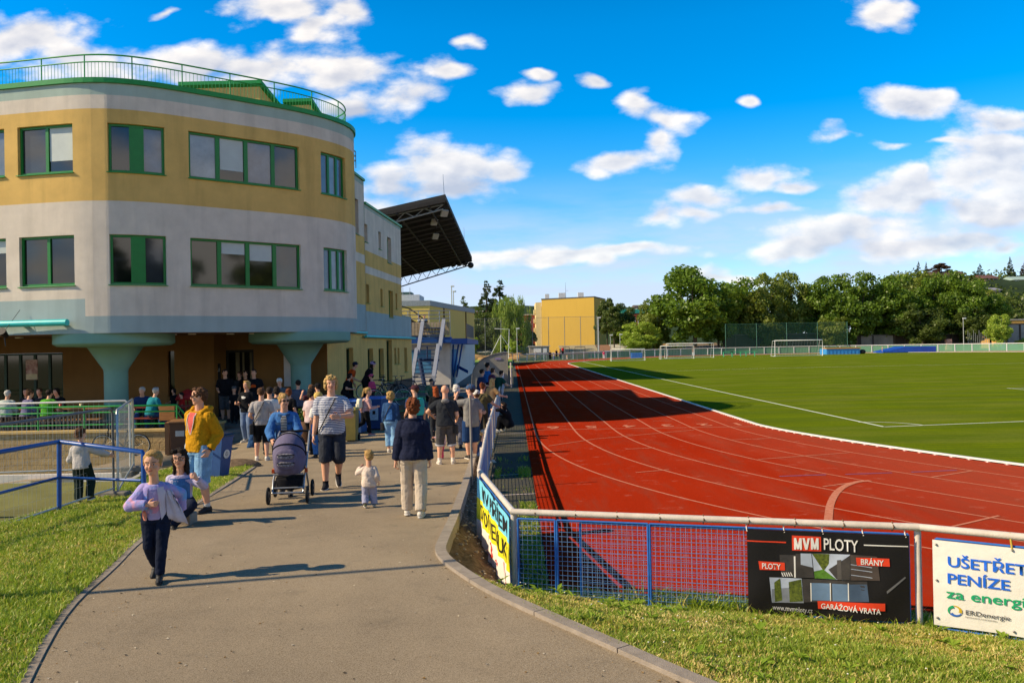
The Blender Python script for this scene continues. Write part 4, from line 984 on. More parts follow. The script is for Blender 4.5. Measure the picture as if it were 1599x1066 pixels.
class Sheet:            # a hung fabric banner: s along, t down, with folds
    def __init__(s, a, b, top, h, front, fold): s.a, s.b, s.top, s.h, s.fold = Vector(a), Vector(b), top, h, fold; d = s.b - s.a; s.L = d.length; d.normalize(); s.n = Vector((d.y, -d.x, 0)); s.front = front; s.d = d
    def p(s, x, y, o=0):    # x metres along, y metres down
        q = s.a + s.d * x + s.n * (s.front + o + s.fold(x / s.L, y / s.h)); return Vector((q.x, q.y, s.top - y))
    def grid(s, x0, x1, y0, y1, nx, ny, m, name, parent, o=0., shear=0.):
        mb = MB(); rows = [[s.p(lerp(x0, x1, i / nx) + shear * j / ny, lerp(y0, y1, j / ny), o) for i in range(nx + 1)] for j in range(ny + 1)]
        mb.loft(rows, 0, False, True, closed=False); return mb.build(name, m, parent)
    def quadm(s, pts, m, name, parent, o=.004):
        n = 6; rows = [[s.p(*(Vector(pts[0]).lerp(Vector(pts[1]), i / n).lerp(Vector(pts[3]).lerp(Vector(pts[2]), i / n), j / n)), o) for i in range(n + 1)] for j in range(n + 1)]
        return MB().loft(rows, 0, False, False, closed=False).build(name, m, parent)
    def text(s, body, x, y, size, m, parent, sx=1., off=0., align='LEFT', slope=0., o=.006, width=None):
        me = text_mesh(body, size, align, off)
        if width: xs_ = [v.co.x for v in me.vertices]; sx = width / (max(xs_) - min(xs_))
        bm = bmesh.new(); bm.from_mesh(me); bmesh.ops.triangulate(bm, faces=bm.faces[:])
        for v in bm.verts: v.co = s.p(x + v.co.x * sx, y - v.co.y + slope * v.co.x, o)
        bm.to_mesh(me); bm.free(); me.name = 'lettering'; me.materials.clear(); me.materials.append(m)
        o_ = bpy.data.objects.new('lettering', me); COL.objects.link(o_); o_.parent = parent; return o_
# banner on the fence bend (three colour bands, folded)
fold1 = lambda u, v: .018 * math.sin(u * 26 + v * 2) * (.25 + v) + .012 * math.sin(u * 61) * v
sh = Sheet(FEN[3].lerp(FEN[4], .06), FEN[4] + Vector((.005, -.03, 0)), .86, .85, .05, fold1)
bn = empty('fabric_banner', label='creased cyan, yellow and white advertising banner on the fence bend beside the path', cat='banner')
L_ = sh.L; sag = lambda a, b: None
for k, (y0, y1, m) in enumerate(((0, .27, mat('banner_cyan', '74c9de', .7, .05, 5)), (.27, .57, mat('banner_yellow', 'e8d81e', .7, .05, 5)), (.57, .85, mat('banner_white', 'ece4dc', .7, .05, 5)))): sh.grid(.0, L_, y0, y1, 90, 8, m, 'banner_band', bn)
M_blk = mat('ink_black', '17171a', .7, .1); M_ink_red = mat('ink_red', 'e0361c', .7, .1); M_ink_white = mat('ink_white', 'e8e4dc', .7, .05)
sh.text('MV PŘÍJEM', L_ - .10, .15, .25, M_blk, bn, 1, .002, 'RIGHT', width=2.2); sh.text('DVOŘ VELOUKY', L_ - .10, .43, .27, M_blk, bn, 1, .002, 'RIGHT', width=2.4); sh.text('1.3. - 14', L_ - .10, .69, .26, M_ink_red, bn, 1, .002, 'RIGHT', width=1.7)
# black banner
fold2 = lambda u, v: .006 * math.sin(u * 17 + v * 9) * v + .016 * math.sin(u * 9 + 1) * v + .006 * math.sin(u * 23) * (1 - v) * v * 3
sa = (1172, 1437)
qa, qb = near(.606), near(.975); B2 = Sheet(qa, qb, .845, .80, .03, fold2)
b2 = empty('black_banner', label='black fence advertising banner with red tags and small pictures, hung on the blue mesh', cat='banner')
B2.grid(0, B2.L, 0, .80, 50, 20, mat('banner_black', '141214', .55, .5, 60, col2='1d1a19', spec=.3), 'banner_cloth', b2)
def bm_(x, y):
    s_ = (x - 105) / 1280; return (s_ * B2.L, (y - (235 + 35 * s_)) / (628 + 75 * s_) * .80)
M_red_t = mat('ink_orange', 'e2411f', .6, .06); M_g1 = mat('picture_dark', '2e2b2c', .6, .5, 6, col2='4b4642'); M_g2 = mat('picture_grey', '8a8f98', .6, .3, 5, col2='5f646c'); M_g3 = mat('picture_leaf', '6e7a24', .7, .5, 40, col2='2f3a14'); M_g4 = mat('picture_sky', 'b3bccb', .6, .15, 6); M_g5 = mat('picture_blue', '6c86a3', .5, .25, 4)
def Q(pts, m, nm='picture', o=.004): B2.quadm([bm_(*p) for p in pts], m, nm, b2, o)
Q([(105, 318), (425, 330), (425, 340), (105, 327)], M_red_t, 'stripe'); Q([(1040, 345), (1378, 354), (1378, 362), (1040, 354)], M_ink_white, 'stripe')
Q([(473, 280), (706, 288), (706, 403), (473, 395)], M_red_t, 'logo_box')

def letters_mvm():
    mb = MB()
    def st_(a, b, w):
        pts = [(a[0] - w, a[1]), (a[0] + w, a[1]), (b[0] + w, b[1]), (b[0] - w, b[1])]; q = [B2.p(*bm_(*p_), .0085) for p_ in pts]; mb.quad(*q)
    for x in (490, 625):
        st_((x + 7, 297), (x + 7, 387), 8); st_((x + 53, 299), (x + 53, 389), 8); st_((x + 9, 297), (x + 30, 386), 8); st_((x + 51, 299), (x + 30, 386), 8)
    st_((566, 298), (587, 388), 9); st_((608, 299), (587, 388), 9)
    mb.build('lettering', M_ink_white, b2)
letters_mvm()
B2.text('PLOTY', *bm_(722, 348), .155, M_ink_white, b2, 1, .0015, slope=.02, o=.008, width=268*(B2.L/1280))
Q([(370, 430), (500, 430), (500, 605), (380, 600)], M_g1); Q([(485, 440), (498, 440), (498, 606), (485, 606)], M_ink_white, o=.006); Q([(500, 420), (628, 418), (645, 612), (500, 606)], M_g1, o=.005); Q([(540, 418), (626, 420), (636, 530), (540, 505)], M_g4, o=.006)
for i in range(5): Q([(380 + i * 18, 565), (388 + i * 18, 565), (402 + i * 18, 596), (394 + i * 18, 596)], M_ink_white, o=.006)
Q([(632, 420), (930, 425), (930, 628), (650, 615)], M_g4); Q([(632, 420), (770, 424), (765, 500), (722, 560), (640, 560)][:4], M_g3, o=.005); Q([(645, 560), (720, 545), (820, 620), (650, 615)], mat('picture_green', '4f7a22', .7, .3, 30), o=.006)
Q([(760, 545), (930, 430), (930, 628), (820, 618)], M_g1, o=.007); Q([(828, 470), (860, 466), (862, 624), (828, 622)], mat('picture_post', '55504c', .6), o=.008)
Q([(930, 425), (1140, 440), (1158, 632), (930, 628)], mat('picture_brown', '4d423c', .6, .25, 9), o=.005)
for y in (500, 535, 582): Q([(935, y), (1100, y + 26), (1100, y + 31), (935, y + 5)], M_g4, o=.007)
Q([(283, 600), (545, 615), (558, 805), (300, 795)], M_g4); Q([(300, 690), (550, 680), (558, 805), (300, 795)], M_g2, o=.005); Q([(322, 640), (370, 610), (385, 780), (325, 790)], M_g3, o=.006); Q([(440, 640), (540, 620), (552, 790), (445, 795)], M_g3, o=.006)
Q([(550, 618), (1060, 640), (1072, 800), (560, 800)], M_g1, o=.003); Q([(620, 650), (768, 655), (772, 792), (622, 785)], M_g5); Q([(786, 655), (908, 660), (912, 795), (788, 795)], M_g5); Q([(915, 660), (1058, 662), (1070, 798), (918, 798)], mat('picture_slate', '46586f', .5, .2, 6))
for x in (618, 772, 912): Q([(x - 4, 650), (x + 4, 650), (x + 4, 792), (x - 4, 792)], M_ink_white, o=.006)
for pts__, s_, xy, sz, sxx_ in (([(195, 475), (410, 490), (412, 550), (205, 540)], 'PLOTY', (222, 512), .075, 152), ([(975, 447), (1232, 455), (1235, 518), (982, 510)], 'BRÁNY', (1010, 482), .075, 175), ([(668, 790), (1192, 812), (1192, 873), (672, 852)], 'GARÁŽOVÁ VRATA', (694, 832), .072, 462)):
    Q(pts__, M_red_t, 'tag', .008); B2.text(s_, *bm_(*xy), sz, M_ink_white, b2, 1, .001, slope=.02, o=.012, width=sxx_*(B2.L/1280))
B2.text('www.mvmploty.cz', *bm_(305, 830), .068, mat('ink_pale', 'c9c6c0', .7), b2, 1, .0, slope=.03, o=.008, width=322*(B2.L/1280))
B2.quadm([bm_(1205, 715), bm_(1350, 600), bm_(1356, 612), bm_(1210, 735)], mat('crease', '6b6a6a', .6), 'crease', b2)
for x in (108, 415, 725, 1040, 1365): q = B2.p(*bm_(x, 252 + (x - 105) * .027), .0); MB().tube([q, Vector((q.x, q.y + .02, .85)), Vector((q.x, q.y + .05, .93))], .006, 6).build('cable_tie', mat('cable_tie', 'd8cfc6', .6), b2)
# white banner
fold3 = lambda u, v: .014 * math.sin(u * 11 + v * 3) * (.2 + v) + .006 * math.sin(u * 31 - v * 12) * v
B3 = Sheet(far_(.028), far_(.95), .825, .77, .03, fold3)
b3 = empty('white_banner', label='white energy advertising banner with blue and green lettering at the right edge', cat='banner')
B3.grid(0, B3.L, 0, .77, 50, 16, mat('banner_cloth_white', 'e6e1d6', .75, .05, 3, .4, 6), 'banner_cloth', b3)
M_ib, M_ig, M_id = mat('ink_blue', '1264d6', .6, .05), mat('ink_green', '17a068', .6, .05), mat('ink_grey', '4b4b50', .6, .05)
B3.text('UŠETŘETE', .115, .185, .128, M_ib, b3, 1.0, .0022, width=.68, o=.009); B3.text('PENÍZE', .11, .335, .128, M_ib, b3, 1.0, .0022, width=.48, o=.009); B3.text('za energie', .105, .47, .125, M_ig, b3, 1.08, .0016, width=.69, o=.009)
B3.text('ERDenergie', .25, .62, .06, M_id, b3, 1.12, .0004, width=.34, o=.009); B3.text('komunitní energetika', .25, .66, .02, M_id, b3, 1.1, 0., width=.24, o=.009)
for k, m in enumerate((mat('logo_yellow', 'cfae2a', .6), M_ig, mat('logo_blue', '2b62b4', .6))):
    a0_ = R(100 + 120 * k); n_ = 12
    rows = [[B3.p(0.17 + r_ * math.cos(a0_ - R(118) * i / n_) * 1.15, .62 - r_ * math.sin(a0_ - R(118) * i / n_), .007) for i in range(n_ + 1)] for r_ in (.05, .024)]
    for i in range(n_ + 1):
        f_ = .25 + .75 * (i / n_); rows[1][i] = rows[0][i].lerp(rows[1][i], f_)
    MB().loft(rows, 0, False, False, closed=False).build('logo', m, b3)
for x, y in [(.03, .04), (.03, .36), (.03, .7), (.62, .02), (.62, .73), (1.2, .02), (1.2, .73)]: MB().sph(B3.p(x, y, .008), .011, 8, 5).build('eyelet', mat('eyelet', '8d8a86', .4, metal=.6), b3)
for x in (.62, 1.4): q = B3.p(x, .02, .0); MB().tube([q, Vector((q.x, q.y + .03, .95))], .009, 6).build('cable_tie', mat('tie_yellow', 'b99d3c', .6), b3)
# pale cloth on the fence farther along
fold4 = lambda u, v: .02 * math.sin(u * 20)
B4 = Sheet((-.57, 20.4, 0), (-.56, 16.4, 0), .88, .86, .045, fold4); b4 = B4.grid(0, B4.L, 0, .8, 30, 8, mat('cloth_pale', 'cfc6c4', .8, .1, 3), 'cloth_banner', None); tag(b4, 'pale cloth banner hung on the path fence beside the standing spectators', 'banner')
MB().cone((-.8, 15.2, .0), (-.8, 15.2, 1.75), .022, .022, 8).build('pole', mat('pole_grey', '8a857c', .6)); tag(bpy.data.objects['pole'], 'thin grey upright pole standing beside the path fence', 'pole')

# ------------------------------------------------------------------ blue handrail on the lawn
M_hblue = mat('handrail_blue', '164f9e', .35, .12, 9, spec=.5)
hr = empty('handrail', label='dark blue bent tubular handrail standing on the lawn by the court', cat='handrail')
pb = onpath(92, 797); top1 = at(92.5, 689, pb.y); top0 = at(-10, 707, 10.4); top2 = at(222, 705, 11.4); topm = at(-400, 780, 8.5)
MB().tube([topm, top0, top1], .032, 10).build('rail', M_hblue, hr); MB().tube([top1 + Vector((-.01, 0, 0)), top2, top2 + Vector((.015, .0, -.03)), Vector((top2.x + .02, top2.y, .1))], .032, 10).build('rail', M_hblue, hr)
m1, m0, m2 = at(92, 745, pb.y), at(-10, 772, 10.4), at(221, 750, 11.4); MB().tube([m0 + (m0 - m1) * 1.5, m0, m1, m2], .022, 8).build('rail', M_hblue, hr)
MB().cone((pb.x, pb.y, 0), top1, .034, .034, 12).build('post', M_hblue, hr)

# ------------------------------------------------------------------ temporary fence panels
M_galv = mat('galvanised_tube', 'b4b8b6', .4, .15, 14, spec=.6, metal=.5)
def temp_panel(a, b, h, lab, ms, tubem=None, z0=None):
    za = zt(a[0], a[1]) if z0 is None else z0
    r = empty('fence_panel', label=lab, cat='fence panel', group='mobile mesh fence panels'); a, b = Vector((a[0], a[1], za)), Vector((b[0], b[1], za)); U = Vector((0, 0, 1)); d = (b - a).normalized(); L = (b - a).length
    MB().tube([a + U * .02, a + U * (h - .08), a + d * .08 + U * h, b - d * .08 + U * h, b + U * (h - .08), b + U * .02], .021, 10).build('tube_frame', tubem or M_galv, r)
    mb = MB(); mb.cone(a + U * .15, b + U * .15, .018, .018, 8)
    mb.build('bottom_tube', M_galv, r); mb = MB(); k = int(L / .1)
    for i in range(1, k): q = a + d * (L * i / k); mb.cone(q + U * .15, q + U * h, .0016, .0016, 4, 0, False)
    for i in range(1, 7): mb.cone(a + U * (.15 + (h - .15) * i / 7), b + U * (.15 + (h - .15) * i / 7), .0018, .0018, 4, 0, False)
    mb.build('wire_mesh', M_galv, r)
    for q in (a, b): bevel(MB().box((q.x, q.y, q.z + .04), (.22, .5, .12), rz=math.atan2(d.y, d.x)).build('foot_block', mat('foot_concrete', '77726b', .9, .2, 9), r), .02)
    return r
temp_panel((-6.70, 13.75), (-7.95, 17.0), 1.5, 'narrow steel mesh fence panel seen edge on, beside the bicycle', 1, z0=.2)
temp_panel((-8.02, 17.0), (-11.4, 16.55), 1.55, 'wide steel mesh fence panel with bright white top tube in front of the terrace', 1, mat('tube_white', 'd6d3cc', .4, .08, 6, spec=.5), z0=.12)
temp_panel((-6.76, 13.72), (-6.86, 10.3), 1.5, 'steel mesh fence panel with dull grey top tube nearest the lawn', 1, mat('tube_dull', '6a6c70', .7, .2, 20), z0=.24)
# white edge board on the court
q = MB().prism([(-14, 17.6), (-8.1, 17.6), (-8.1, 17.72), (-14, 17.72)], -.1, .07).build('edge_board', mat('board_white', 'd8d2c8', .7, .08, 3)); tag(q, 'low white edge board lying across the court', 'board')

# ------------------------------------------------------------------ bins
def wheelie_bin(name, loc, rz, w, d, h, body, lid, lab, taper=.86, label_m=None, wheels=True, tilt=0., grp=None, badge=False):
    r = empty(name, loc, rz, lab, 'bin', grp)
    if tilt: r.rotation_euler = (0, tilt, rz)
    ww, dd = w * taper, d * taper
    def ring(a, b, z): return [(-a / 2, -b / 2, z), (a / 2, -b / 2, z), (a / 2, b / 2, z), (-a / 2, b / 2, z)]
    bevel(MB().loft([ring(ww, dd, .05), ring(w, d, h * .9), ring(w * 1.06, d * 1.06, h * .9), ring(w * 1.06, d * 1.06, h * .935)], 0, True, False).build('bin_body', body, r), .018, 3)
    bevel(MB().loft([ring(w * 1.1, d * 1.12, h * .94), ring(w * 1.08, d * 1.1, h * .975), ring(w * .9, d * .92, h)], 0, True, False).build('lid', lid, r), .012, 3)
    if wheels:
        for sx_ in (-1, 1): MB().cone((sx_ * ww * .5, dd * .5, .09), (sx_ * (ww * .5 + .05), dd * .5, .09), .09, .09, 16).build('wheel', mat('rubber', '17181a', .8), r)
    else:
        MB().box((0, 0, .025), (ww * .9, dd * .9, .05)).build('base', mat('rubber', '17181a', .8), r)
    if label_m: MB().box((0, -(d * .5) * .985, h * .62), (w * .42, .012, h * .16), rx=-.06).build('sticker', label_m, r)
    if badge:
        MB().cone((w * .48, 0, h * .55), (w * .50, 0, h * .55), .09, .09, 20).build('badge', mat('badge_white', 'dad6d0', .6), r)
        text('♲', 'lettering', .12, M_blk, r, Matrix.Translation((w * .505, 0, h * .55)) @ Matrix.Rotation(R(90), 4, 'Z') @ Matrix.Rotation(R(90), 4, 'X'))
    return r
M_brown = mat('bin_brown', '5b3c26', .55, .12, 6, spec=.4); M_brown2 = mat('bin_tan', '8a6038', .6, .12, 5); M_binb = mat('bin_blue', '24487f', .5, .1, 5, spec=.4); M_label = mat('label_pale', 'b9b4a8', .7, .15, 30)
p = onpath(284, 708); wheelie_bin('waste_bin', (p.x, p.y, p.z), R(14), .56, .62, .98, M_brown, M_brown2, 'brown waste bin with pale label in front of the terrace wall', .9, M_label)
MB().box((p.x - .33, p.y - .1, p.z + .47), (.12, .5, .9), rz=R(14)).build('bin_lit_side', M_brown2); tag(bpy.data.objects['bin_lit_side'], 'tan slab painted as the sunlit left side of the brown bin', 'board')  # added slab: sunlight on the bin's left side put into a lighter colour
p = onpath(341, 745); wheelie_bin('recycling_bin', (p.x, p.y, p.z), R(-20), .36, .34, .92, M_binb, mat('lid_dark', '1a2640', .5), 'tall blue bin with round white badge behind the man in the mustard hoodie', .82, None, False, R(5), badge=True)
M_cyl = mat('sticker_blue', '9cc4dc', .6, .25, 16)
for px_, py_, lab in ((557, 676, 'blue bin with pale sticker standing left, partly behind the girl with white backpack'), (588, 670, 'blue bin with pale sticker standing right, beside the ramp wall')):
    p = onpath(px_, py_); b_ = wheelie_bin('recycling_bin', (p.x, p.y, p.z), R(-12), .62, .66, 1.12, M_binb, mat('lid_blue', '2d62b4', .45), lab, .88, None, True, grp='blue recycling bins by the ramp'); MB().box((.05, -.325, .62), (.3, .012, .55), rx=-.055).build('sticker', M_cyl, b_); MB().box((.05, -.333, .6), (.1, .012, .12), rx=-.055).build('sticker_mark', M_blk, b_)
p = onpath(545, 690); wheelie_bin('recycling_bin', (p.x, p.y + .3, p.z), R(0), .4, .5, 1.0, mat('bin_yellow', '86783a', .6, .1, 5), mat('lid_yellow', '94883a', .5), 'yellow bin mostly hidden behind the man in the striped shirt', .9)
p = onpath(474, 692); pl = MB().lathe((p.x, p.y + .5, p.z), [(.3, 0), (.36, .3), (.35, .62), (.3, .62), (.28, .5)], 20).build('planter', mat('planter_wood', '5f422c', .8, .25, 8, .4, 20, stretch=(1, 1, .2))); tag(pl, 'brown round planter at the foot of the green entrance railing', 'planter')
rgp = random.Random(3); mb = MB()
for i in range(260):
    a_, h_ = rgp.uniform(0, 6.28), rgp.uniform(.1, .5); q = Vector((p.x + math.cos(a_) * .28 * rgp.random(), p.y + .5 + math.sin(a_) * .28 * rgp.random(), p.z + .58 + h_ * .8)); v = Vector((rgp.uniform(-1, 1), rgp.uniform(-1, 1), rgp.uniform(-.4, 1))).normalized() * .07; w_ = v.orthogonal().normalized() * .025; mb.quad(q - v, q + w_, q + v, q - w_)
mb.build('leaves', blade_mat('planter_leaf', '2f4a1c', '44602a'), pl)
q = at(261, 644, 24.75); tag(bevel(MB().box(q, (.46, .04, .48), rz=.05).build('crate', mat('crate_wood', 'a8703f', .8, .2, 3, .2, 30, stretch=(1, 1, 6))), .01), 'square brown wooden board leaning behind the green terrace railing', 'board')
q = at(293, 612, 27.6); tag(MB().lathe((q.x, q.y, q.z - .25), [(.02, -1.2), (.02, 0), (.4, .0), (.32, .18), (.03, .36)], 16).build('parasol', mat('parasol_red', '9c1c1c', .7, .1)), 'small red parasol in the shade under the building', 'parasol')
# dirt mound on the lawn tip
q = onpath(372, 728); tag(MB().sph((q.x, q.y, q.z - .02), (.55, .4, .2), 20, 10).build('mound', M_soil), 'low mound of bare earth at the tip of the lawn', 'mound')

# ------------------------------------------------------------------ tables and benches on the terrace
M_wood = mat('bench_wood', '9a7048', .75, .2, 4, .3, 30, stretch=(.3, 3, 3))
def bench_set(x0, x1, y, lab, red=False):
    m = mat('bench_red', '7e2f24', .7, .15, 4) if red else M_wood
    tb = empty('beer_table', label=lab[0], cat='table', group='terrace tables')
    MB().box(((x0 + x1) / 2, y, .95), (x1 - x0, .6, .04)).build('table_top', m, tb)
    for x in (x0 + .3, x1 - .3):
        for s_ in (-1, 1): MB().cone((x, y + s_ * .22, .2), (x, y + s_ * .26, .93), .02, .02, 8).build('leg', mat('leg_green', '2c3a30', .6), tb)
    bn_ = []
    for k, s_ in enumerate((-1, 1)):
        b_ = empty('bench', label=lab[1 + k], cat='bench', group='terrace benches'); MB().box(((x0 + x1) / 2, y + s_ * .62, .64), (x1 - x0, .27, .035)).build('seat', m, b_)
        for x in (x0 + .3, x1 - .3): MB().box((x, y + s_ * .62, .41), (.05, .22, .42)).build('leg', MATS['leg_green'], b_)
bench_set(-16.4, -12.75, 25.75, ('long wooden table where four people eat on the left of the terrace', 'wooden bench nearest the railing on the left of the terrace', 'wooden bench on the far side of the left terrace table'))
bench_set(-11.9, -10.3, 25.75, ('reddish table beside the left blue column', 'reddish bench under the man in teal', 'reddish bench behind the right terrace table'), True)
for x, y, c_, lab in [(-15.1, 25.6, 'd8d0c4', 'white cup at the left end of the long terrace table'), (-14.3, 25.7, 'c4463a', 'red drink can on the long terrace table'), (-13.6, 25.6, 'd9c08a', 'tan snack box on the long terrace table'), (-12.0, 25.55, 'd8b23a', 'glass of yellow beer on the reddish table')]:
    tag(MB().lathe((x, y, .972), [(.035, 0), (.042, .13), (.036, .13), (.03, .01)], 12).build('cup', mat('cup_' + c_, c_, .4)), lab, 'cup')

# ------------------------------------------------------------------ bicycles
M_tyre = mat('tyre', '18181a', .8); M_rim = mat('rim', 'c9cdd0', .3, .05, spec=.6, metal=.6); M_blackp = mat('bike_black', '1b1c20', .4, spec=.5)
def bicycle(lab, frame_m, wheel_r=.34, grp='bicycles'):
    r = empty('bicycle', label=lab, cat='bicycle', group=grp); wb = 1.04; z = wheel_r
    circ = lambda x, rad, n=36: [(x + math.cos(2 * PI * i / n) * rad, 0, z + math.sin(2 * PI * i / n) * rad) for i in range(n)]
    for x in (0, wb):
        w = MB().tube(circ(x, z - .017), .018, 8, 0, True).build('wheel', M_tyre, r)
        m = MB().tube(circ(x, z - .042), .011, 6, 0, True); m.cone((x, -.04, z), (x, .04, z), .022, .022, 10); m.build('rim', M_rim, w)
        m = MB()
        for i in range(20): a = 2 * PI * i / 20; m.cone((x, .02 * (-1) ** i, z), (x + math.cos(a + .15) * (z - .05), 0, z + math.sin(a + .15) * (z - .05)), .0018, .0018, 4, 0, False)
        m.build('spokes', M_steel, w)
    bb, st_, hd, hd2 = (.43, 0, .29), (.30, 0, .80), (.86, 0, .83), (.89, 0, .70)
    m = MB(); m.tube([bb, st_], .017, 8).tube([st_, hd], .017, 8).tube([bb, hd2], .02, 8).tube([hd, hd2], .02, 8)
    for s_ in (-.05, .05): m.tube([(bb[0], s_ * .6, bb[2]), (0, s_, z)], .010, 6).tube([(st_[0], s_ * .5, st_[2] - .04), (0, s_, z)], .009, 6).tube([(hd2[0], s_, hd2[2] - .04), (wb, s_, z)], .013, 6)
    m.build('frame', frame_m, r)
    m = MB().tube([st_, (.27, 0, .93)], .013, 8); m.build('seat_post', M_steel, r)
    m = MB().loft([[(.27 + x, -w, .95), (.27 + x, w, .95), (.27 + x, w * .7, .985), (.27 + x, -w * .7, .985)] for x, w in ((-.12, .05), (-.08, .075), (0, .05), (.14, .018))]); m.build('saddle', M_blackp, r)
    m = MB().tube([hd, (.84, 0, .98)], .015, 8).tube([(.80, -.29, 1.0), (.88, -.12, 1.0), (.88, .12, 1.0), (.80, .29, 1.0)], .012, 8); h_ = m.build('handlebar', M_blackp, r)
    m = MB(); m.tube([(.43 + math.cos(2 * PI * i / 20) * .09, -.05, .29 + math.sin(2 * PI * i / 20) * .09) for i in range(20)], .008, 5, 0, True); m.cone((.43, -.06, .29), (.52, -.06, .14), .01, .01, 6).cone((.43, .06, .29), (.34, .06, .44), .01, .01, 6); m.box((.54, -.1, .13), (.09, .08, .02)).box((.32, .1, .45), (.09, .08, .02)); m.build('crank', M_blackp, r)
    return r
def put_bike(b_, p, rz, tilt=0.): b_.location = p; b_.rotation_euler = (tilt, 0, rz)
b1 = bicycle('dark bicycle with pale rims leaning against the terrace block wall', M_blackp); q = at(218, 694, 23.85); put_bike(b1, (q.x, q.y, q.z - .34), PI, R(-6))
def dupb(lab): c_ = copy_tree(b1); c_['label'] = lab; return c_
for lab, px_, py_, Y_, rz in [('black bicycle leaning left in the row below the wing windows', 585, 611, 34, 25), ('black bicycle with raised handlebar in the middle of the wing row', 606, 611, 33.2, -10), ('black bicycle at the right end of the wing row by the stairs', 640, 613, 33.0, 170), ('bicycle with white frame behind the ramp rails', 606, 640, 29.6, 8)]:
    c_ = dupb(lab); q = at(px_, py_, Y_); put_bike(c_, (q.x - .5 * math.cos(R(rz)), q.y, .52), R(rz))

# ------------------------------------------------------------------ dugout shelter
q0, q1 = at(737, 601, 52), at(797, 600, 52); xa, xb = q0.x, q1.x - .15
M_acr = mat('dugout_panel', '8d8a80', .35, .12, 2, spec=.5); prof = [(xb, .05), (xb, 2.25)] + [(xb - .0 - (xb - xa) * math.sin(R(a)), .05 + 2.2 * (math.cos(R(a)) ** .6 if a < 90 else 0)) for a in (12, 25, 38, 50, 62, 72, 80, 87)] + [(xa, .05)]
dg = empty('dugout', label='grey curved team shelter standing at the far end of the path fence', cat='shelter')
mb = MB(); n_ = len(prof); mb.add([(x, 52, z) for x, z in prof] + [(x, 52.03, z) for x, z in prof], [tuple(range(n_)), tuple(reversed(range(n_, 2 * n_)))]); mb.build('end_panel', M_acr, dg)
mb = MB(); mb.loft([[(x, 52.0, z + .01) for x, z in prof[1:]], [(x, 57, z + .01) for x, z in prof[1:]]], 0, False, True, closed=False); mb.build('shell', M_acr, dg)
MB().tube([(x, 51.98, z) for x, z in prof[1:]], .03, 6).tube([(xb, 51.98, .05), (xb, 51.98, 2.25), (xb + .35, 51.98, 2.2)], .04, 6).build('frame', mat('dugout_frame', '6e6c68', .5), dg)
MB().cone((xb + .2, 51.7, 0), (xb + .2, 51.7, 1.6), .05, .05, 8).build('post', M_railw, dg); MB().box((q1.x - .75, 51.97, 1.85), (.4, .02, .12)).build('emblem', mat('emblem_purple', '8a7fa8', .6), dg)

# ------------------------------------------------------------------ goals
M_goal = mat('goal_white', 'e6e4de', .4, .05, 4, spec=.4); M_net = mat('net_white', 'a9aaa6', .8)
def goal(p, w, h, d, lab, r=.06, rz=0., sp_=.45, dt=None):
    g_ = empty('football_goal', p, rz, lab, 'goal', 'goals on the far side'); dt = d * .55 if dt is None else dt
    MB().tube([(-w / 2, 0, 0), (-w / 2, 0, h), (w / 2, 0, h), (w / 2, 0, 0)], r, 8).build('goal_frame', M_goal, g_)
    m = MB()
    for s_ in (-1, 1): m.tube([(s_ * w / 2, 0, h), (s_ * w / 2, dt, h * .97), (s_ * w / 2, d, .05), (s_ * w / 2, 0, .05)], r * .5, 6)
    m.tube([(-w / 2, d, .05), (w / 2, d, .05)], r * .5, 6); m.build('stay', M_goal, g_); m = MB(); k = int(w / sp_)
    for i in range(k + 1): x = -w / 2 + w * i / k; m.tube([(x, 0, h), (x, dt, h * .96), (x, d, .05)], .008, 3)
    for i in range(7): t_ = i / 6; m.cone((-w / 2, lerp(dt, d, t_), lerp(h * .96, .05, t_)), (w / 2, lerp(dt, d, t_), lerp(h * .96, .05, t_)), .008, .008, 3, 0, False)
    for s_ in (-1, 1):
        for i in range(6): z = h * i / 6; m.cone((s_ * w / 2, 0, z), (s_ * w / 2, lerp(d, dt, i / 6), z), .008, .008, 3, 0, False)
    m.build('net', M_net, g_); return g_
def gpos(px, py, Y): q = at(px, py, Y); return (q.x, Y, gz(q.x, Y) + .01)
goal(gpos(1247.5, 556, 125.2), 7.32, 2.44, 2.0, 'full size white football goal with net in front of the green ball net', .07)
goal(gpos(981, 562, 121), 5.0, 1.75, 1.2, 'small pale training goal farthest left on the pitch end')
goal(gpos(1058, 561, 124), 5.0, 2.0, 1.5, 'training goal on the left of the overlapping pair')
goal(gpos(1078, 559, 127), 7.3, 2.3, 2.0, 'wide training goal on the right of the overlapping pair')
# blue container, mats, hurdles
def pbox(name, px0, px1, yt, yb, Y, dep, m, lab, cat): 
    a, b = at(px0, yb, Y), at(px1, yb, Y); z1 = at((px0 + px1) / 2, yt, Y).z; z0 = gz(a.x, Y)
    return (a.x, b.x, z0, z1)
a_, b_, z0, z1 = pbox('x', 1291, 1343, 543, 553, 134, 3, None, '', '')
ct = empty('equipment_box', label='sky blue equipment container with orange lid behind the main goal', cat='container'); MB().prism([(a_, 134), (b_, 134), (b_, 137), (a_, 137)], z0, z1 - .15).build('box_body', mat('container_blue', '3d8fd0', .6, .1, 2, stain=.2), ct); MB().prism([(a_ - .1, 133.9), (b_ + .1, 133.9), (b_ + .1, 137.1), (a_ + .5, 137.1)], z1 - .145, z1 + .05).build('lid', mat('lid_orange', 'b8843a', .7, .1), ct)
mb = MB()
for i in range(9): mb.box((lerp(a_, b_, (i + .5) / 9), 133.97, (z0 + z1) / 2 - .08), (.05, .05, z1 - z0 - .3))
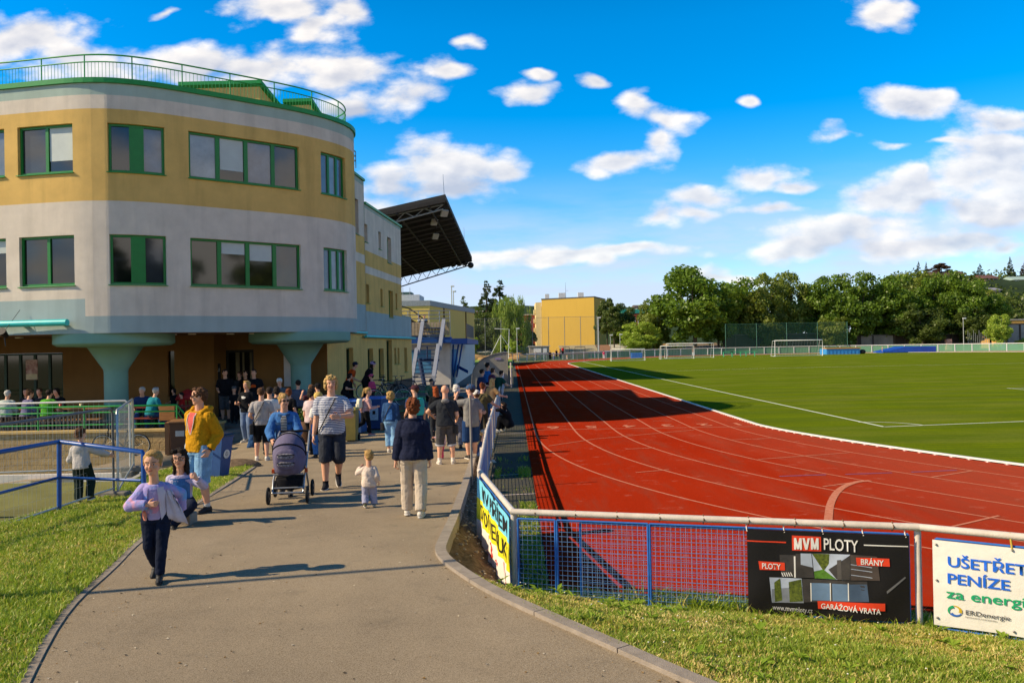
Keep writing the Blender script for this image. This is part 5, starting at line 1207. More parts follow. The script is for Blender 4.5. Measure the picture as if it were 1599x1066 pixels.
mb.build('ribs', mat('container_rib', '2f78b4', .6), ct); tag(MB().sph((b_ + .6, 134.5, z0 + .35), (.55, .5, .4), 12, 8).build('roller', mat('rubber_black', '1a1a1c', .8)), 'black lump of rolled rubber beside the blue container', 'roll')
a_, b_, z0, z1 = pbox('x', 1380, 1462, 541, 551, 138, 3, None, '', ''); mb = MB(); mb.loft([[(x, 138, z0 + .02), (x, 142, z0 + .02), (x, 142, z), (x, 138, z)] for x, z in ((a_, z0 + .25), (lerp(a_, b_, .35), z1 - .1), (lerp(a_, b_, .4), z1 + .05), (b_, z1))], 0, True, False); tag(bevel(mb.build('landing_mat', mat('mat_blue', '1d4fb0', .45, .15, 1.2, .3, 3)), .08), 'long royal blue covered high jump mat with sloping left end', 'sports mat')
for k, (px_, lab) in enumerate([(1137, 'small green hurdle frame, left of three by the far track'), (1150, 'small green hurdle frame, middle of three by the far track'), (1172, 'small green hurdle frame, right of three by the far track')]):
    q = gpos(px_, 555, 131); hd_ = empty('hurdle', q, 0, lab, 'hurdle', 'green hurdles'); MB().box((0, 0, .75), (1.7 + .3 * k, .06, .12)).build('bar', mat('hurdle_green', '3fa070', .6), hd_)
    for s_ in (-.7, .7): MB().box((s_, .1, .36), (.05, .4, .7)).build('leg', MATS['hurdle_green'], hd_)

# ------------------------------------------------------------------ far perimeter fence, ball nets, lamps
M_netg = bpy.data.materials.new('ball_net'); M_netg.use_nodes = True; t = NT(M_netg.node_tree); b = M_netg.node_tree.nodes['Principled BSDF']; b.inputs['Base Color'].default_value = (.03, .14, .09, 1); b.inputs['Alpha'].default_value = .18; b.inputs['Roughness'].default_value = .9
M_netg2 = M_netg.copy(); M_netg2.name = 'ball_net_grey'; M_netg2.node_tree.nodes['Principled BSDF'].inputs['Base Color'].default_value = (.2, .23, .24, 1); M_netg2.node_tree.nodes['Principled BSDF'].inputs['Alpha'].default_value = .08
M_pvc = M_netg.copy(); M_pvc.name = 'mesh_green'; M_pvc.node_tree.nodes['Principled BSDF'].inputs['Base Color'].default_value = (.16, .36, .22, 1); M_pvc.node_tree.nodes['Principled BSDF'].inputs['Alpha'].default_value = .7
pf = empty('perimeter_fence', label='low white railing with green mesh round the far bend of the track', cat='fence')
bp = [Vector(p) for p in bend(10.6, 60, 24, 178)]
mb = MB(); mb.tube([p + Vector((0, 0, 1.25 + gz(p.x, p.y))) for p in bp], .06, 6); mb.build('rail', M_goal, pf)
mb = MB(); mb.loft([[p + Vector((0, .05, .1)), p + Vector((0, .05, 1.15 + gz(p.x, p.y)))] for p in bp], 0, False, False, closed=False); mb.build('mesh', M_pvc, pf)
for p in resample(bp, 46): MB().box((p.x, p.y - .02, .65 + .1), (.13, .1, 1.3)).build('post', M_goal, pf)
def ballnet(pts, zt_, zb, m, pm, lab, name='ball_net', r=.07, top=True):
    n_ = empty(name, label=lab, cat='net'); P_ = [Vector((p[0], p[1], 0)) for p in pts]
    mb = MB(); mb.loft([[p + Vector((0, 0, zb)), p + Vector((0, 0, zt_))] for p in P_], 0, False, False, closed=False); mb.build('net', m, n_)
    for p in P_: MB().cone(p, p + Vector((0, 0, zt_ + .1)), r, r, 8).build('pole', pm, n_)
    MB().tube([p + Vector((0, 0, zt_)) for p in P_], .03, 5).build('cable', pm, n_)
def xs_at(pxs, Y): return [(at(px, 540, Y).x, Y) for px in pxs]
ballnet(xs_at((1133.5, 1182, 1229, 1277, 1323.5), 152.5), 5.9, .1, M_netg, mat('pole_green', '3d6a58', .6), 'tall dark green ball net behind the main goal')
ballnet(xs_at((707, 732, 758, 783, 807.5, 832, 857, 882, 907, 933), 163), 8.2, .3, M_netg2, mat('pole_grey_dark', '7c7f7c', .5), 'row of grey poles with thin ball net in front of the yellow block', r=.06)
def lamp(px, yt, yb, Y, lab, m='pole_grey_light', r=.08):
    a = at(px, yt, Y); l = empty('lamp_post', (a.x, Y, 0), 0, lab, 'lamp post', 'lamp posts'); MB().cone((0, 0, -.2), (0, 0, a.z), r, r * .7, 8).build('pole', mat(m, 'a9adaa', .5), l); bevel(MB().box((.18, -.1, a.z), (.6, .35, .25)).build('lamp_head', mat('lamp_white', 'c9ccca', .4), l), .04); return l
lamp(1504, 497, 541, 158, 'grey lamp post standing before the dark trees at right'); lamp(934, 496, 556, 150, 'tall pole with lamp arm right of the yellow block', r=.14); lamp(953, 523, 541, 165, 'short lamp post left of two under the dark trees'); lamp(968, 522, 541, 165, 'short lamp post right of two under the dark trees'); lamp(705, 447, 545, 140, 'tall grey mast rising left of the spruces', r=.12); lamp(708, 455, 545, 140.5, 'slightly shorter grey mast close beside the tall mast', r=.1); lamp(807, 513, 550, 140, 'thin street lamp in front of the willow')
# training frame with diagonal stays
tf = empty('training_frame', label='white pole frame with diagonal stays in front of the willow', cat='frame'); mb = MB(); mb.tube(R3([(772, 513, 145), (795, 514, 145), (794, 560, 145)]), .06, 6).tube(R3([(765, 557, 143), (782, 523, 145)]), .05, 6).tube(R3([(798, 545, 146), (782, 523, 145)]), .05, 6).tube(R3([(782, 523, 145), (782, 560, 145)]), .05, 6); mb.build('frame_tubes', M_goal, tf)

# ------------------------------------------------------------------ lawn and earth at the far end, garages, far buildings
xs2 = [-60 + 4 * i for i in range(16)]; structure(MB().grid(xs2, [97, 110, 125, 140, 152], lambda x, y: .03 + (y - 97) * .004).build('lawn', mat('far_lawn', '7f9a35', .95, .2, .3, .4, 20)))
rge = random.Random(5); mb = MB()
for i in range(26): q = at(rge.uniform(712, 835), 557, 148 + rge.uniform(-1, 4)); mb.sph((q.x, q.y, .1), (rge.uniform(1.2, 2.6), 1.5, rge.uniform(.6, 1.3)), 10, 7)
tag(mb.build('earth_mounds', mat('far_earth', 'b08a56', .95, .3, .8, .6, 10)), 'heaps of tan earth in front of the garages', 'earth', kind='stuff')
def garage(px0, px1, yt, Y, wallc, roofc, lab, h=2.3, roofh=1.2, dep=7):
    a, b = at(px0, 548, Y), at(px1, 548, Y); zt_ = at((px0 + px1) / 2, yt, Y).z; g_ = empty('garage', label=lab, cat='garage', group='garages along the far edge')
    zw = zt_ - roofh; MB().prism([(a.x, Y), (b.x, Y), (b.x, Y + dep), (a.x, Y + dep)], -.1, zw).build('wall', mat('garage_' + wallc, wallc, .9, .15, .6, stain=.3), g_)
    mb = MB(); mb.loft([[(x, Y - .4, zw - .05), (x, Y - .4, zw + .08), (x, Y + dep, zt_ + .1), (x, Y + dep, zt_ - .05)] for x in (a.x - .1, b.x + .1)], 0, True, False); mb.build('roof', mat('garageroof_' + roofc, roofc, .9, .15, .5), g_)
    k = max(1, int((b.x - a.x) / 3.2))
    for i in range(k): MB().box((lerp(a.x, b.x, (i + .5) / k), Y - .02, zw * .42), (2.3, .06, zw * .8)).build('garage_door', mat('garagedoor_' + wallc, wallc, .7, .25, .4), g_)
for a in [(690, 743, 540.5, 168, '7d8a80', 'a98f88', 'garage row with faded pink roof, leftmost'), (743, 768, 541, 168, '7d8a80', 'b4b6ae', 'garage with pale grey corrugated roof beside the pink one'), (768, 795, 541, 168, '76857a', 'a5a183', 'garage with olive tinted roof left of centre'), (795, 838, 540.5, 168, '808880', 'a59d92', 'garage with brownish grey roof under the willow'), (876, 934, 539.5, 168, '6f8078', 'a79a78', 'garage row with sandy roof below the yellow block'), (934, 958, 539, 169, '5a3a34', '8f6a52', 'garage with rusty brown roof right of the pole'), (958, 992, 538, 169, '5d3f38', 'b5b0a2', 'garage with light grey sloping roof'), (992, 1062, 537, 172, '4a3a34', '96763c', 'long garage with ochre moss roof under the maple'), (1062, 1130, 536, 174, '4a403a', '7d6a50', 'long low garage half hidden by the maple trunk')]: garage(*a)
def far_wall(px0, px1, yt, Y, c, lab, name='wall'):
    a, b = at(px0, 545, Y), at(px1, 545, Y); z = at((px0 + px1) / 2, yt, Y).z; o = empty('boundary_wall', label=lab, cat='wall'); MB().prism([(a.x, Y), (b.x, Y), (b.x, Y + .4), (a.x, Y + .4)], -.1, z).build('wall_face', mat('bwall_' + c, c, .95, .4, .25, .3, 8), o); MB().prism([(a.x, Y - .1), (b.x, Y - .1), (b.x, Y + .5), (a.x, Y + .5)], z + .003, z + .25).build('coping', mat('bwall_cap', '5b5650', .9), o); mb = MB()
    for i in range(int((b.x - a.x) / 5)): mb.box((a.x + 2.5 + 5 * i, Y - .08, z / 2), (.35, .12, z))
    mb.build('piers', mat('bwall_pier', '4d463f', .9), o)
far_wall(1130, 1345, 522, 172, '3f3a36', 'dark boundary wall behind the green ball net'); far_wall(1345, 1395, 524, 172, '8c8478', 'pale patched stretch of boundary wall under the trees'); far_wall(1395, 1530, 523, 172.3, '443a36', 'dark red brown boundary wall behind the lamp post'); far_wall(1575, 1680, 506, 175, '8f8d88', 'grey wall below the low ochre building at right edge')
sm = empty('climbing_frame', label='metal climbing bars standing before the dark wall at right', cat='climbing frame'); mb = MB()
for i in range(12): q = at(1512 + i * 2.9, 540, 164); mb.cone((q.x, 164, 0), (q.x, 164, 4 - .5 * (i % 3)), .05, .05, 5)
mb.build('bars', mat('bars_grey', '7c8284', .6), sm)
for px_, c_, lab in [(1481, 'b98a7c', 'small pinkish cabinet by the far railing'), (1563, '6d86b8', 'blue and white kiosk post by the small round tree')]:
    q = at(px_, 536, 165); tag(bevel(MB().box((q.x, 165, 1.2), (1.1, .8, 2.2)).build('cabinet', mat('cab_' + c_, c_, .7, .3, 1.5)), .03), lab, 'cabinet')
def block(name, px0, px1, yt, Y, dep, wallm, lab, roofm=None, side=None, windows=None, rh=.25, yb=545):
    a, b = at(px0, yb, Y), at(px1, yb, Y); z = at((px0 + px1) / 2, yt, Y).z; o = empty(name, label=lab, cat='building')
    x0, x1 = a.x, b.x; MB().prism([(x0, Y), (x1, Y), (x1 + (side or 0), Y + dep), (x0 + (side or 0), Y + dep)], -.1, z).build('wall', wallm, o)
    MB().prism([(x0 - .1, Y - .1), (x1 + .1, Y - .1), (x1 + .1 + (side or 0), Y + dep), (x0 - .1 + (side or 0), Y + dep)], z + .01, z + rh).build('roof', roofm or mat('roof_grey', '6a6a68', .9), o)
    for (u, v, w_, h_) in (windows or []):
        q = MB().box((lerp(x0, x1, u), Y - .04, z * v), (w_, .08, h_)).build('window', mat('far_frame', 'd0ccc4', .6), o); MB().box((lerp(x0, x1, u), Y - .09, z * v), (w_ * .8, .02, h_ * .84)).build('pane', pane_mat('half'), q)
    return o, x0, x1, z
M_yb = mat('render_yellow', 'cda646', .9, .03, .12, stain=.1); M_brick = mat('render_brick', '8e4230', .9, .15, .5)
o = empty('apartment_block', label='big plain yellow apartment block with balconies on its left side', cat='building')
q0, q1 = at(847, 545, 196), at(929, 545, 190); x0, x1 = q0.x, q1.x; z = at(888, 466, 193).z; foot = [(x0, 196), (x1, 190), (x1 + 4, 202), (x0 + 1, 208)]
MB().prism(foot, -.1, z).build('wall', M_yb, o); MB().prism([(x0 - .1, 195.9), (x1 + .1, 189.9), (x1 + 4.1, 202), (x0 + 1, 208)], z + .01, z + .25).build('roof', mat('roof_dark', '55565a', .9), o)
for i in range(5):
    MB().box((x0 - 1.0, 199, 2 + i * 2.2), (1.7, 4, 1.0)).build('balcony', mat('balcony_cream', 'd8c48a', .8, .2, 2), o); MB().box((x0 - .3, 202.5, 2 + i * 2.2), (.5, 1.2, 1.3)).build('window', pane_mat('half'), o)
MB().prism([(x0 - 1.4, 196.6), (x0 - .02, 196.4), (x0 - .02, 208), (x0 - 1.4, 208)], -.1, z - .6).build('stair_wall', mat('cream_wall', 'dcc58a', .9, .1), o)
for u, w_, h_ in ((.12, 1.0, .5), (.42, 1.6, .9), (.8, 1.4, .9)): MB().box((lerp(x0, x1, u), 198, z + .9), (w_, 1.2, h_ + .6)).build('vent', mat('vent_white', 'd6d4cf', .7), o)
q = at(883, 441, 198); MB().cone((q.x, 198, z), (q.x, 198, q.z), .07, .03, 6).box((q.x + .3, 198, q.z - 2), (.7, .05, .05)).build('antenna', M_steel, o)
block('brick_building', 690, 760, 487, 205, 10, M_brick, 'red brick building seen behind the spruces', mat('roof_pale', 'b0aca4', .8), windows=[(.35, .45, 2, 2.2), (.75, .45, 2, 2.2), (.35, .8, 2, 2.2), (.75, .8, 2, 2.2)])
block('brick_building', 806, 842, 492, 205, 10, M_brick, 'red brick wing visible between the willow and the yellow block', mat('roof_pale', 'b0aca4', .8), windows=[(.5, .4, 2, 2), (.5, .75, 2, 2)])
block('brick_building', 972, 1016, 489, 215, 10, M_brick, 'red brick house with turquoise roof above the trees', mat('roof_turquoise', '2f9a86', .6), windows=[(.35, .8, 2, 2.2), (.7, .8, 2, 2.2)], rh=1.1)
o, x0, x1, z = block('sports_hall', 612, 672, 478, 104, 26, mat('hall_yellow', 'd2b765', .9, .04, .3, stain=.15), 'pale yellow sports hall rising behind the stand', mat('hall_roof', '8f959a', .7), side=4.5, rh=.7)
for i, yy_ in enumerate((111, 124)): MB().box((x1 + 4.5 * (yy_ - 104) / 26 + .03, yy_, z / 2), (.2, .5, z)).build('pilaster', mat('pilaster', '5e4d2c', .9), o)
a_, b_ = at(626, 466, 112), at(655, 466, 112); MB().prism([(a_.x, 112), (b_.x, 112), (b_.x, 118), (a_.x, 118)], z, a_.z + .5).build('roof_unit', mat('unit_grey', 'b9bdc0', .7), o); a_, b_ = at(626, 456, 114), at(642, 456, 114); MB().prism([(a_.x, 114), (b_.x, 114), (b_.x, 117), (a_.x, 117)], z, a_.z).build('roof_tank', mat('tank_green', '3f5a55', .6), o)
for px_ in (629, 640): q = at(px_, 449, 114); MB().cone((q.x, 114, z), (q.x, 114, q.z), .06, .04, 6).build('antenna', M_steel, o)
block('orange_house', 688, 706, 497, 150, 8, mat('house_orange', 'd39a3f', .9, .05, .3), 'small orange house wall between the sports hall and the trees', mat('roof_grey', '6a6a68', .9))
block('ochre_building', 1572, 1680, 499, 182, 10, mat('low_ochre', 'c79a4e', .9, .05, .3), 'low ochre building with a row of dark openings at the right edge', mat('roof_pale', 'b0aca4', .8), windows=[(.06 + .07 * i, .72, 1.2, 1.2) for i in range(12)])
o = empty('hut', label='grey breeze block hut with white boards beside the far track', cat='hut'); a_, b_ = at(827, 557, 150), at(858, 557, 150); z = at(840, 541, 150).z; MB().prism([(a_.x, 150), (b_.x, 150), (b_.x, 154), (a_.x, 154)], 0, z).build('wall', mat('breeze_block', '8f8b80', .9, .2, 1.2, .4, 8), o); MB().prism([(a_.x - .2, 149.8), (b_.x + .2, 149.8), (b_.x + .2, 154), (a_.x - .2, 154)], z + .003, z + .15).build('roof', mat('roof_pale', 'b0aca4', .8), o); MB().box((lerp(a_.x, b_.x, .4), 149.95, z * .72), (1.4, .06, .8)).box((lerp(a_.x, b_.x, .78), 149.95, z * .72), (.7, .06, .8)).build('board', mat('vent_white', 'd6d4cf', .7), o)
for px_, w_, lab in [(885, 1.6, 'left brown crate stack by the far track edge'), (907, 2.6, 'right brown crate stack by the far track edge')]:
    q = at(px_, 557, 147); o = empty('crate_stack', (q.x, 147, 0), 0, lab, 'crates'); MB().box((0, 0, .55), (w_, .9, 1.1)).build('crates', mat('crate_brown', '8a6a58', .9, .25, 2), o); MB().box((0, 0, 1.14), (w_ * 1.04, .95, .08)).build('top_board', M_wood, o); MB().tube([(-w_ * .4, 0, 1.15), (-w_ * .4, 0, 2.2), (w_ * .3, 0, 2.25), (w_ * .3, 0, 1.15)], .06, 6).build('frame', M_blk, o)
lf = empty('path_railing', label='low grey railing with spectators at the far end of the straight', cat='railing'); mb = MB(); P_ = R3([(800, 553, 128), (845, 553, 132), (900, 552, 138), (955, 550, 142)]); mb.tube(P_, .05, 6)
for p in resample(P_, 16): mb.cone((p.x, p.y, 0), p, .04, .04, 5)
mb.build('rail', M_steel, lf)
q = at(991, 560, 150); tag(bevel(MB().box((at(994, 555, 140).x, 140, .55), (1.9, .7, 1.0)).build('blue_box', mat('box_blue', '2f6fb6', .6, .15, 2)), .03), 'blue storage box between the training goals', 'box')
# ------------------------------------------------------------------ trees
def leaf_mat(name, a, b): return blade_mat('leaf_' + name, a, b)
LM = {'maple': leaf_mat('maple', '526e20', '74902c'), 'lime': leaf_mat('lime', '667a2c', '8a9238'), 'bright': leaf_mat('bright', '94b03a', 'aebe4c'), 'willow': leaf_mat('willow', '7d9538', '8f9f4a'), 'spruce': leaf_mat('spruce', '26351f', '37452a'), 'dark': leaf_mat('dark', '485a26', '667434'), 'red': leaf_mat('plum', '4a3230', '5a3c34')}
M_bark = mat('bark', '4f4336', .95, .3, 3, .8, 12, stretch=(1, 1, .3))
def crown_mesh(kind, seed, H_, Wd, n):
    rg = np.random.default_rng(seed); C = []
    if kind == 'round':
        nc = 95
        while len(C) < nc:
            u = rg.normal(size=3); u /= np.linalg.norm(u); rr = rg.random() ** .38
            prof = 1.0 if u[2] > -.2 else .8
            lump = 1 + .22 * math.sin(u[0] * 5 + seed) * math.sin(u[1] * 4 + seed * 2) + .16 * math.sin(u[2] * 7 + u[0] * 3 + seed)
            c = np.array([u[0] * Wd / 2 * rr * prof * lump * .86, u[1] * Wd / 2 * rr * prof * .86, H_ * (.56 + .39 * u[2] * rr * lump)]); C.append((c, Wd * rg.uniform(.075, .15), u))
        sq = .75
    elif kind == 'willow':
        for _ in range(90):
            a = rg.random() * 6.283; rr = rg.random() ** .5; z = H_ * (.95 - .2 * rr ** 2 - rg.random() * .75 * (.35 + .65 * rr)); C.append((np.array([math.cos(a) * Wd / 2 * rr * .95, math.sin(a) * Wd / 2 * rr * .95, max(H_ * .12, z)]), Wd * rg.uniform(.08, .12), np.array([math.cos(a), math.sin(a), .3])))
        sq = 2.0
    elif kind == 'spruce':
        for i in range(34):
            f = i / 33; z = H_ * (.06 + .93 * f); rad = Wd / 2 * (1 - f) ** .9 + .06
            for k in range(max(2, int(12 * (1 - f) + 2))):
                a = rg.random() * 6.283; t = rg.uniform(.35, 1.08); C.append((np.array([math.cos(a) * rad * t, math.sin(a) * rad * t, z - rad * t * .32]), Wd * (.03 + .05 * (1 - f)), np.array([math.cos(a), math.sin(a), .1])))
        sq = .4
    elif kind == 'pine':
        for _ in range(40):
            a = rg.random() * 6.283; f = rg.random(); rad = Wd / 2 * (1 - abs(f - .35) * 1.2) * rg.random() ** .4; C.append((np.array([math.cos(a) * rad, math.sin(a) * rad, H_ * (.4 + .58 * f)]), Wd * .11, np.array([math.cos(a), math.sin(a), .4])))
        sq = .55
    cs = np.array([c[0] for c in C]); rs = np.array([c[1] for c in C]); us = np.array([c[2] for c in C])
    w = rs ** 2; idx = rg.choice(len(C), n, p=w / w.sum()); d = rg.normal(size=(n, 3)); d += us[idx] * .5; d /= np.linalg.norm(d, axis=1)[:, None]
    p = cs[idx] + d * (rs[idx] * (.55 + .5 * rg.random(n)))[:, None] * np.array([1, 1, sq])
    nn = d * .8 + rg.normal(size=(n, 3)) * .75; nn /= np.linalg.norm(nn, axis=1)[:, None]
    t1 = np.cross(nn, rg.normal(size=(n, 3))); t1 /= np.linalg.norm(t1, axis=1)[:, None]; t2 = np.cross(nn, t1)
    s = (H_ * .0125 * (.5 + 1.0 * rg.random(n)))[:, None]
    if kind == 'willow': t1 = t1 * .3 + np.array([0, 0, -1.]); t1 /= np.linalg.norm(t1, axis=1)[:, None]; t2 = np.cross(nn, t1); a_, b_ = 1.9, .5
    elif kind == 'spruce': a_, b_ = 1.5, .65
    else: a_, b_ = 1.25, .8
    V = np.stack([p - t1 * s * a_, p + t2 * s * b_, p + t1 * s * a_, p - t2 * s * b_], 1).reshape(-1, 3)
    me = bpy.data.meshes.new('crown'); me.vertices.add(4 * n); me.vertices.foreach_set('co', V.ravel()); me.loops.add(4 * n); me.loops.foreach_set('vertex_index', np.arange(4 * n)); me.polygons.add(n); me.polygons.foreach_set('loop_start', np.arange(n) * 4); me.update(calc_edges=True)
    tr = MB(); h0 = H_ * (.9 if kind in ('spruce', 'pine') else .5); tr.cone((0, 0, -.3), (0, 0, h0), H_ * .022, H_ * .008, 8)
    if kind in ('round', 'willow'):
        for k in range(9):
            c = C[int(rg.integers(len(C)))][0]; z = H_ * rg.uniform(.2, .45); tr.tube([(0, 0, z), tuple(np.array([0, 0, z]) * .5 + c * .5 + np.array([0, 0, H_ * .03])), tuple(c)], .1, 5, rad=[H_ * .011, H_ * .007, H_ * .003])
    return me, tr
TM = {}
def tree(kind, var, lm, px, ytop, wpx, Y, lab, grp='trees beyond the track', name='deciduous_tree', base=0., n=13000):
    key = (kind, var)
    if key not in TM:
        me, tr = crown_mesh(kind, 11 + var * 7 + len(kind), 15., 12., n); trm = tr.build('trunk', M_bark); tmesh = trm.data; bpy.data.objects.remove(trm); TM[key] = (me, tmesh)
    a = at(px, ytop, Y); H_ = a.z - base; Wd = wpx * Y / F
    r = empty(name, (a.x, Y, base), rnd.uniform(0, 6.28), lab, 'tree', grp); r.scale = (Wd / 12, Wd / 12, H_ / 15)
    lkey = (key, lm)
    if lkey not in TM: m2 = TM[key][0].copy(); m2.materials.append(LM[lm]); TM[lkey] = m2
    for nm, me in (('crown', TM[lkey]), ('trunk', TM[key][1])):
        o = bpy.data.objects.new(nm, me); COL.objects.link(o); o.parent = r
    return r
T = tree
T('spruce', 0, 'spruce', 759, 439, 92, 176, 'sparse dark spruce with the pointed top, left of the pair', name='spruce_tree')
T('spruce', 1, 'spruce', 780, 438, 116, 178, 'dense dark spruce, right of the pair behind the willow', name='spruce_tree')
T('spruce', 1, 'dark', 724, 463, 80, 172, 'ragged pine at the left of the far tree group', name='pine_tree', n=9000)
T('round', 1, 'dark', 722, 486, 56, 170, 'dark bushy tree below the ragged pine'); T('round', 2, 'dark', 750, 478, 60, 170, 'dark bushy tree below the sparse spruce'); T('round', 0, 'dark', 774, 488, 56, 168, 'brownish dark tree left of the willow')
T('willow', 0, 'willow', 799, 463, 58, 165, 'light green weeping willow left of the yellow block', name='willow_tree'); T('round', 3, 'bright', 714, 519, 30, 160, 'small bright green shrub tree at the far left'); T('round', 1, 'bright', 737, 521, 24, 160, 'small bright green bush right of the shrub tree'); T('round', 2, 'bright', 800, 529, 22, 158, 'low pale bush in front of the willow')
T('round', 2, 'dark', 826, 505, 26, 180, 'dark tree tucked beside the balconies of the yellow block')
T('pine', 1, 'dark', 947, 466, 44, 178, 'dark pine beside the right wall of the yellow block', name='pine_tree'); T('round', 3, 'dark', 970, 470, 52, 180, 'dark green tree between pine and brick house'); T('pine', 0, 'dark', 958, 480, 44, 172, 'shaded conifer in front of the dark pine', name='pine_tree')
T('round', 0, 'bright', 1000, 500, 66, 168, 'lighter green tree left of the big maple'); T('round', 1, 'lime', 1025, 463, 60, 172, 'mid green tree leaning against the left side of the big maple'); T('round', 2, 'bright', 992, 520, 50, 166, 'low bright bush left of the big maple')
T('round', 0, 'maple', 1083, 410, 150, 166, 'biggest dark green maple with the highest crown', name='maple_tree', n=15000); T('round', 1, 'maple', 1120, 436, 80, 172, 'dark maple close behind the right shoulder of the biggest one', name='maple_tree')
T('round', 2, 'lime', 1147, 441, 66, 176, 'olive tree with pale blossom right of the maples'); T('round', 3, 'lime', 1187, 423, 92, 172, 'broad olive green tree behind the left half of the ball net'); T('round', 0, 'lime', 1228, 419, 74, 176, 'olive tree with a narrow raised top above the main goal')
T('round', 1, 'dark', 1205, 480, 60, 170, 'dark lower tree directly behind the ball net'); T('round', 2, 'maple', 1268, 440, 70, 178, 'green tree in the dip right of the goal'); T('round', 3, 'maple', 1290, 425, 92, 174, 'full round green tree right of the main goal', name='maple_tree'); T('round', 0, 'maple', 1335, 420, 92, 172, 'tall full tree at the right end of the ball net', name='maple_tree'); T('round', 1, 'lime', 1300, 492, 56, 168, 'low leafy tree behind the right ball net poles')
T('round', 2, 'dark', 1362, 450, 70, 178, 'dark tree in the gap right of the ball net'); T('round', 3, 'maple', 1395, 425, 100, 172, 'broad green tree above the blue mat', name='maple_tree'); T('round', 0, 'lime', 1425, 417, 92, 178, 'tree with the highest crown on the right half of the row'); T('round', 1, 'maple', 1462, 418, 96, 174, 'wide dense tree left of the lamp post', name='maple_tree'); T('round', 2, 'maple', 1505, 424, 100, 172, 'wide dense tree right above the lamp post', name='maple_tree'); T('round', 3, 'lime', 1545, 448, 62, 176, 'lower tree at the right end of the row')
T('round', 1, 'dark', 1440, 470, 90, 168, 'dark lower tree behind the pinkish cabinet'); T('round', 3, 'dark', 1520, 478, 70, 168, 'dark lower tree behind the climbing bars')
T('round', 0, 'bright', 1559, 488, 42, 160, 'small round light green tree near the right edge'); T('round', 2, 'bright', 1602, 525, 30, 160, 'small light green bush cut by the right edge')
# trees behind the viewer: they stand in the window panes as reflections
for i, (x_, y_, w_, h_) in enumerate([(-6, -24, 11, 13), (3, -30, 13, 15), (14, -24, 12, 14), (24, -20, 13, 15), (34, -12, 12, 13), (44, -2, 13, 14)]):
    r = empty('deciduous_tree', (x_, y_, 0), i * 1.3, ['leafy tree behind the viewer nearest the building side', 'second leafy tree behind the viewer', 'third leafy tree behind the viewer', 'leafy tree behind the viewer at the track bend', 'leafy tree outside the bend of the track', 'leafy tree far outside the bend of the track'][i], 'tree', 'trees behind the viewer'); r.scale = (w_ / 12, w_ / 12, h_ / 15)
    for nm, me in (('crown', TM[(('round', i % 4), ['maple', 'lime', 'maple', 'dark'][i % 4] if (('round', i % 4), ['maple', 'lime', 'maple', 'dark'][i % 4]) in TM else 'dark')]), ('trunk', TM[('round', i % 4)][1])): o = bpy.data.objects.new(nm, me); COL.objects.link(o); o.parent = r
lamp_ = empty('lamp_post', (-9.6, 6.24, .3), 0, 'tall street lamp left of the frame throwing its thin shadow over the path', 'lamp post', 'lamp posts'); MB().cone((0, 0, -.3), (0, 0, 7.2), .055, .04, 10).build('pole', mat('pole_grey_light', 'a9adaa', .5), lamp_); bevel(MB().box((.2, 0, 7.2), (.7, .2, .12)).build('lamp_head', mat('lamp_white', 'c9ccca', .4), lamp_), .03)
# hills with wood and houses
M_hill = mat('hill_wood', '31402a', .95, .35, .06, .8, .8, .1)
def hill(name, px0, px1, prof, Y, dep):
    n_ = len(prof); rows = []
    for j in range(9):
        f = j / 8; row = []
        for i, y in enumerate(prof): p = at(lerp(px0, px1, i / (n_ - 1)), y, Y); row.append((p.x * (1 + f * dep / Y), Y - dep * .5 + dep * .5 * f, -1 + (p.z + 1) * math.sin(f * PI / 2)))
        rows.append(row)
    return structure(MB().loft(rows, 0, False, True, closed=False).build(name, M_hill))
hill('hill', 1240, 1760, [470, 452, 440, 432, 431, 434, 432, 428, 426, 428, 432, 436], 290, 120)
hill('hill', 520, 1130, [500, 494, 486, 480, 482, 478, 476, 480, 478, 481, 484, 488, 494, 500], 1400, 500)
rgh = np.random.default_rng(8); n_ = 15000; c_ = []
pxs = rgh.uniform(1370, 1700, 420); 
cc = []
for px_ in pxs:
    Y_ = rgh.uniform(225, 292); y_ = lerp(530, 433 + rgh.uniform(-7, 5), ((Y_ - 225) / 67) ** .6); p = at(px_, y_, Y_); cc.append((p.x, p.y, max(1, p.z)))
cc = np.array(cc); idx = rgh.integers(0, len(cc), n_); d = rgh.normal(size=(n_, 3)); d /= np.linalg.norm(d, axis=1)[:, None]; P_ = cc[idx] + d * rgh.uniform(1.2, 3.0, n_)[:, None]; t1 = np.cross(d + rgh.normal(size=(n_, 3)) * .6, rgh.normal(size=(n_, 3))); t1 /= np.linalg.norm(t1, axis=1)[:, None]; t2 = np.cross(t1, d); s = .55
V = np.stack([P_ - t1 * s, P_ + t2 * s, P_ + t1 * s, P_ - t2 * s], 1).reshape(-1, 3); me = bpy.data.meshes.new('hillside_wood'); me.vertices.add(4 * n_); me.vertices.foreach_set('co', V.ravel()); me.loops.add(4 * n_); me.loops.foreach_set('vertex_index', np.arange(4 * n_)); me.polygons.add(n_); me.polygons.foreach_set('loop_start', np.arange(n_) * 4); me.update(calc_edges=True); me.materials.append(LM['dark']); o = bpy.data.objects.new('hillside_wood', me); COL.objects.link(o); tag(o, 'dark mixed wood covering the hill at the right', 'wood', kind='stuff')
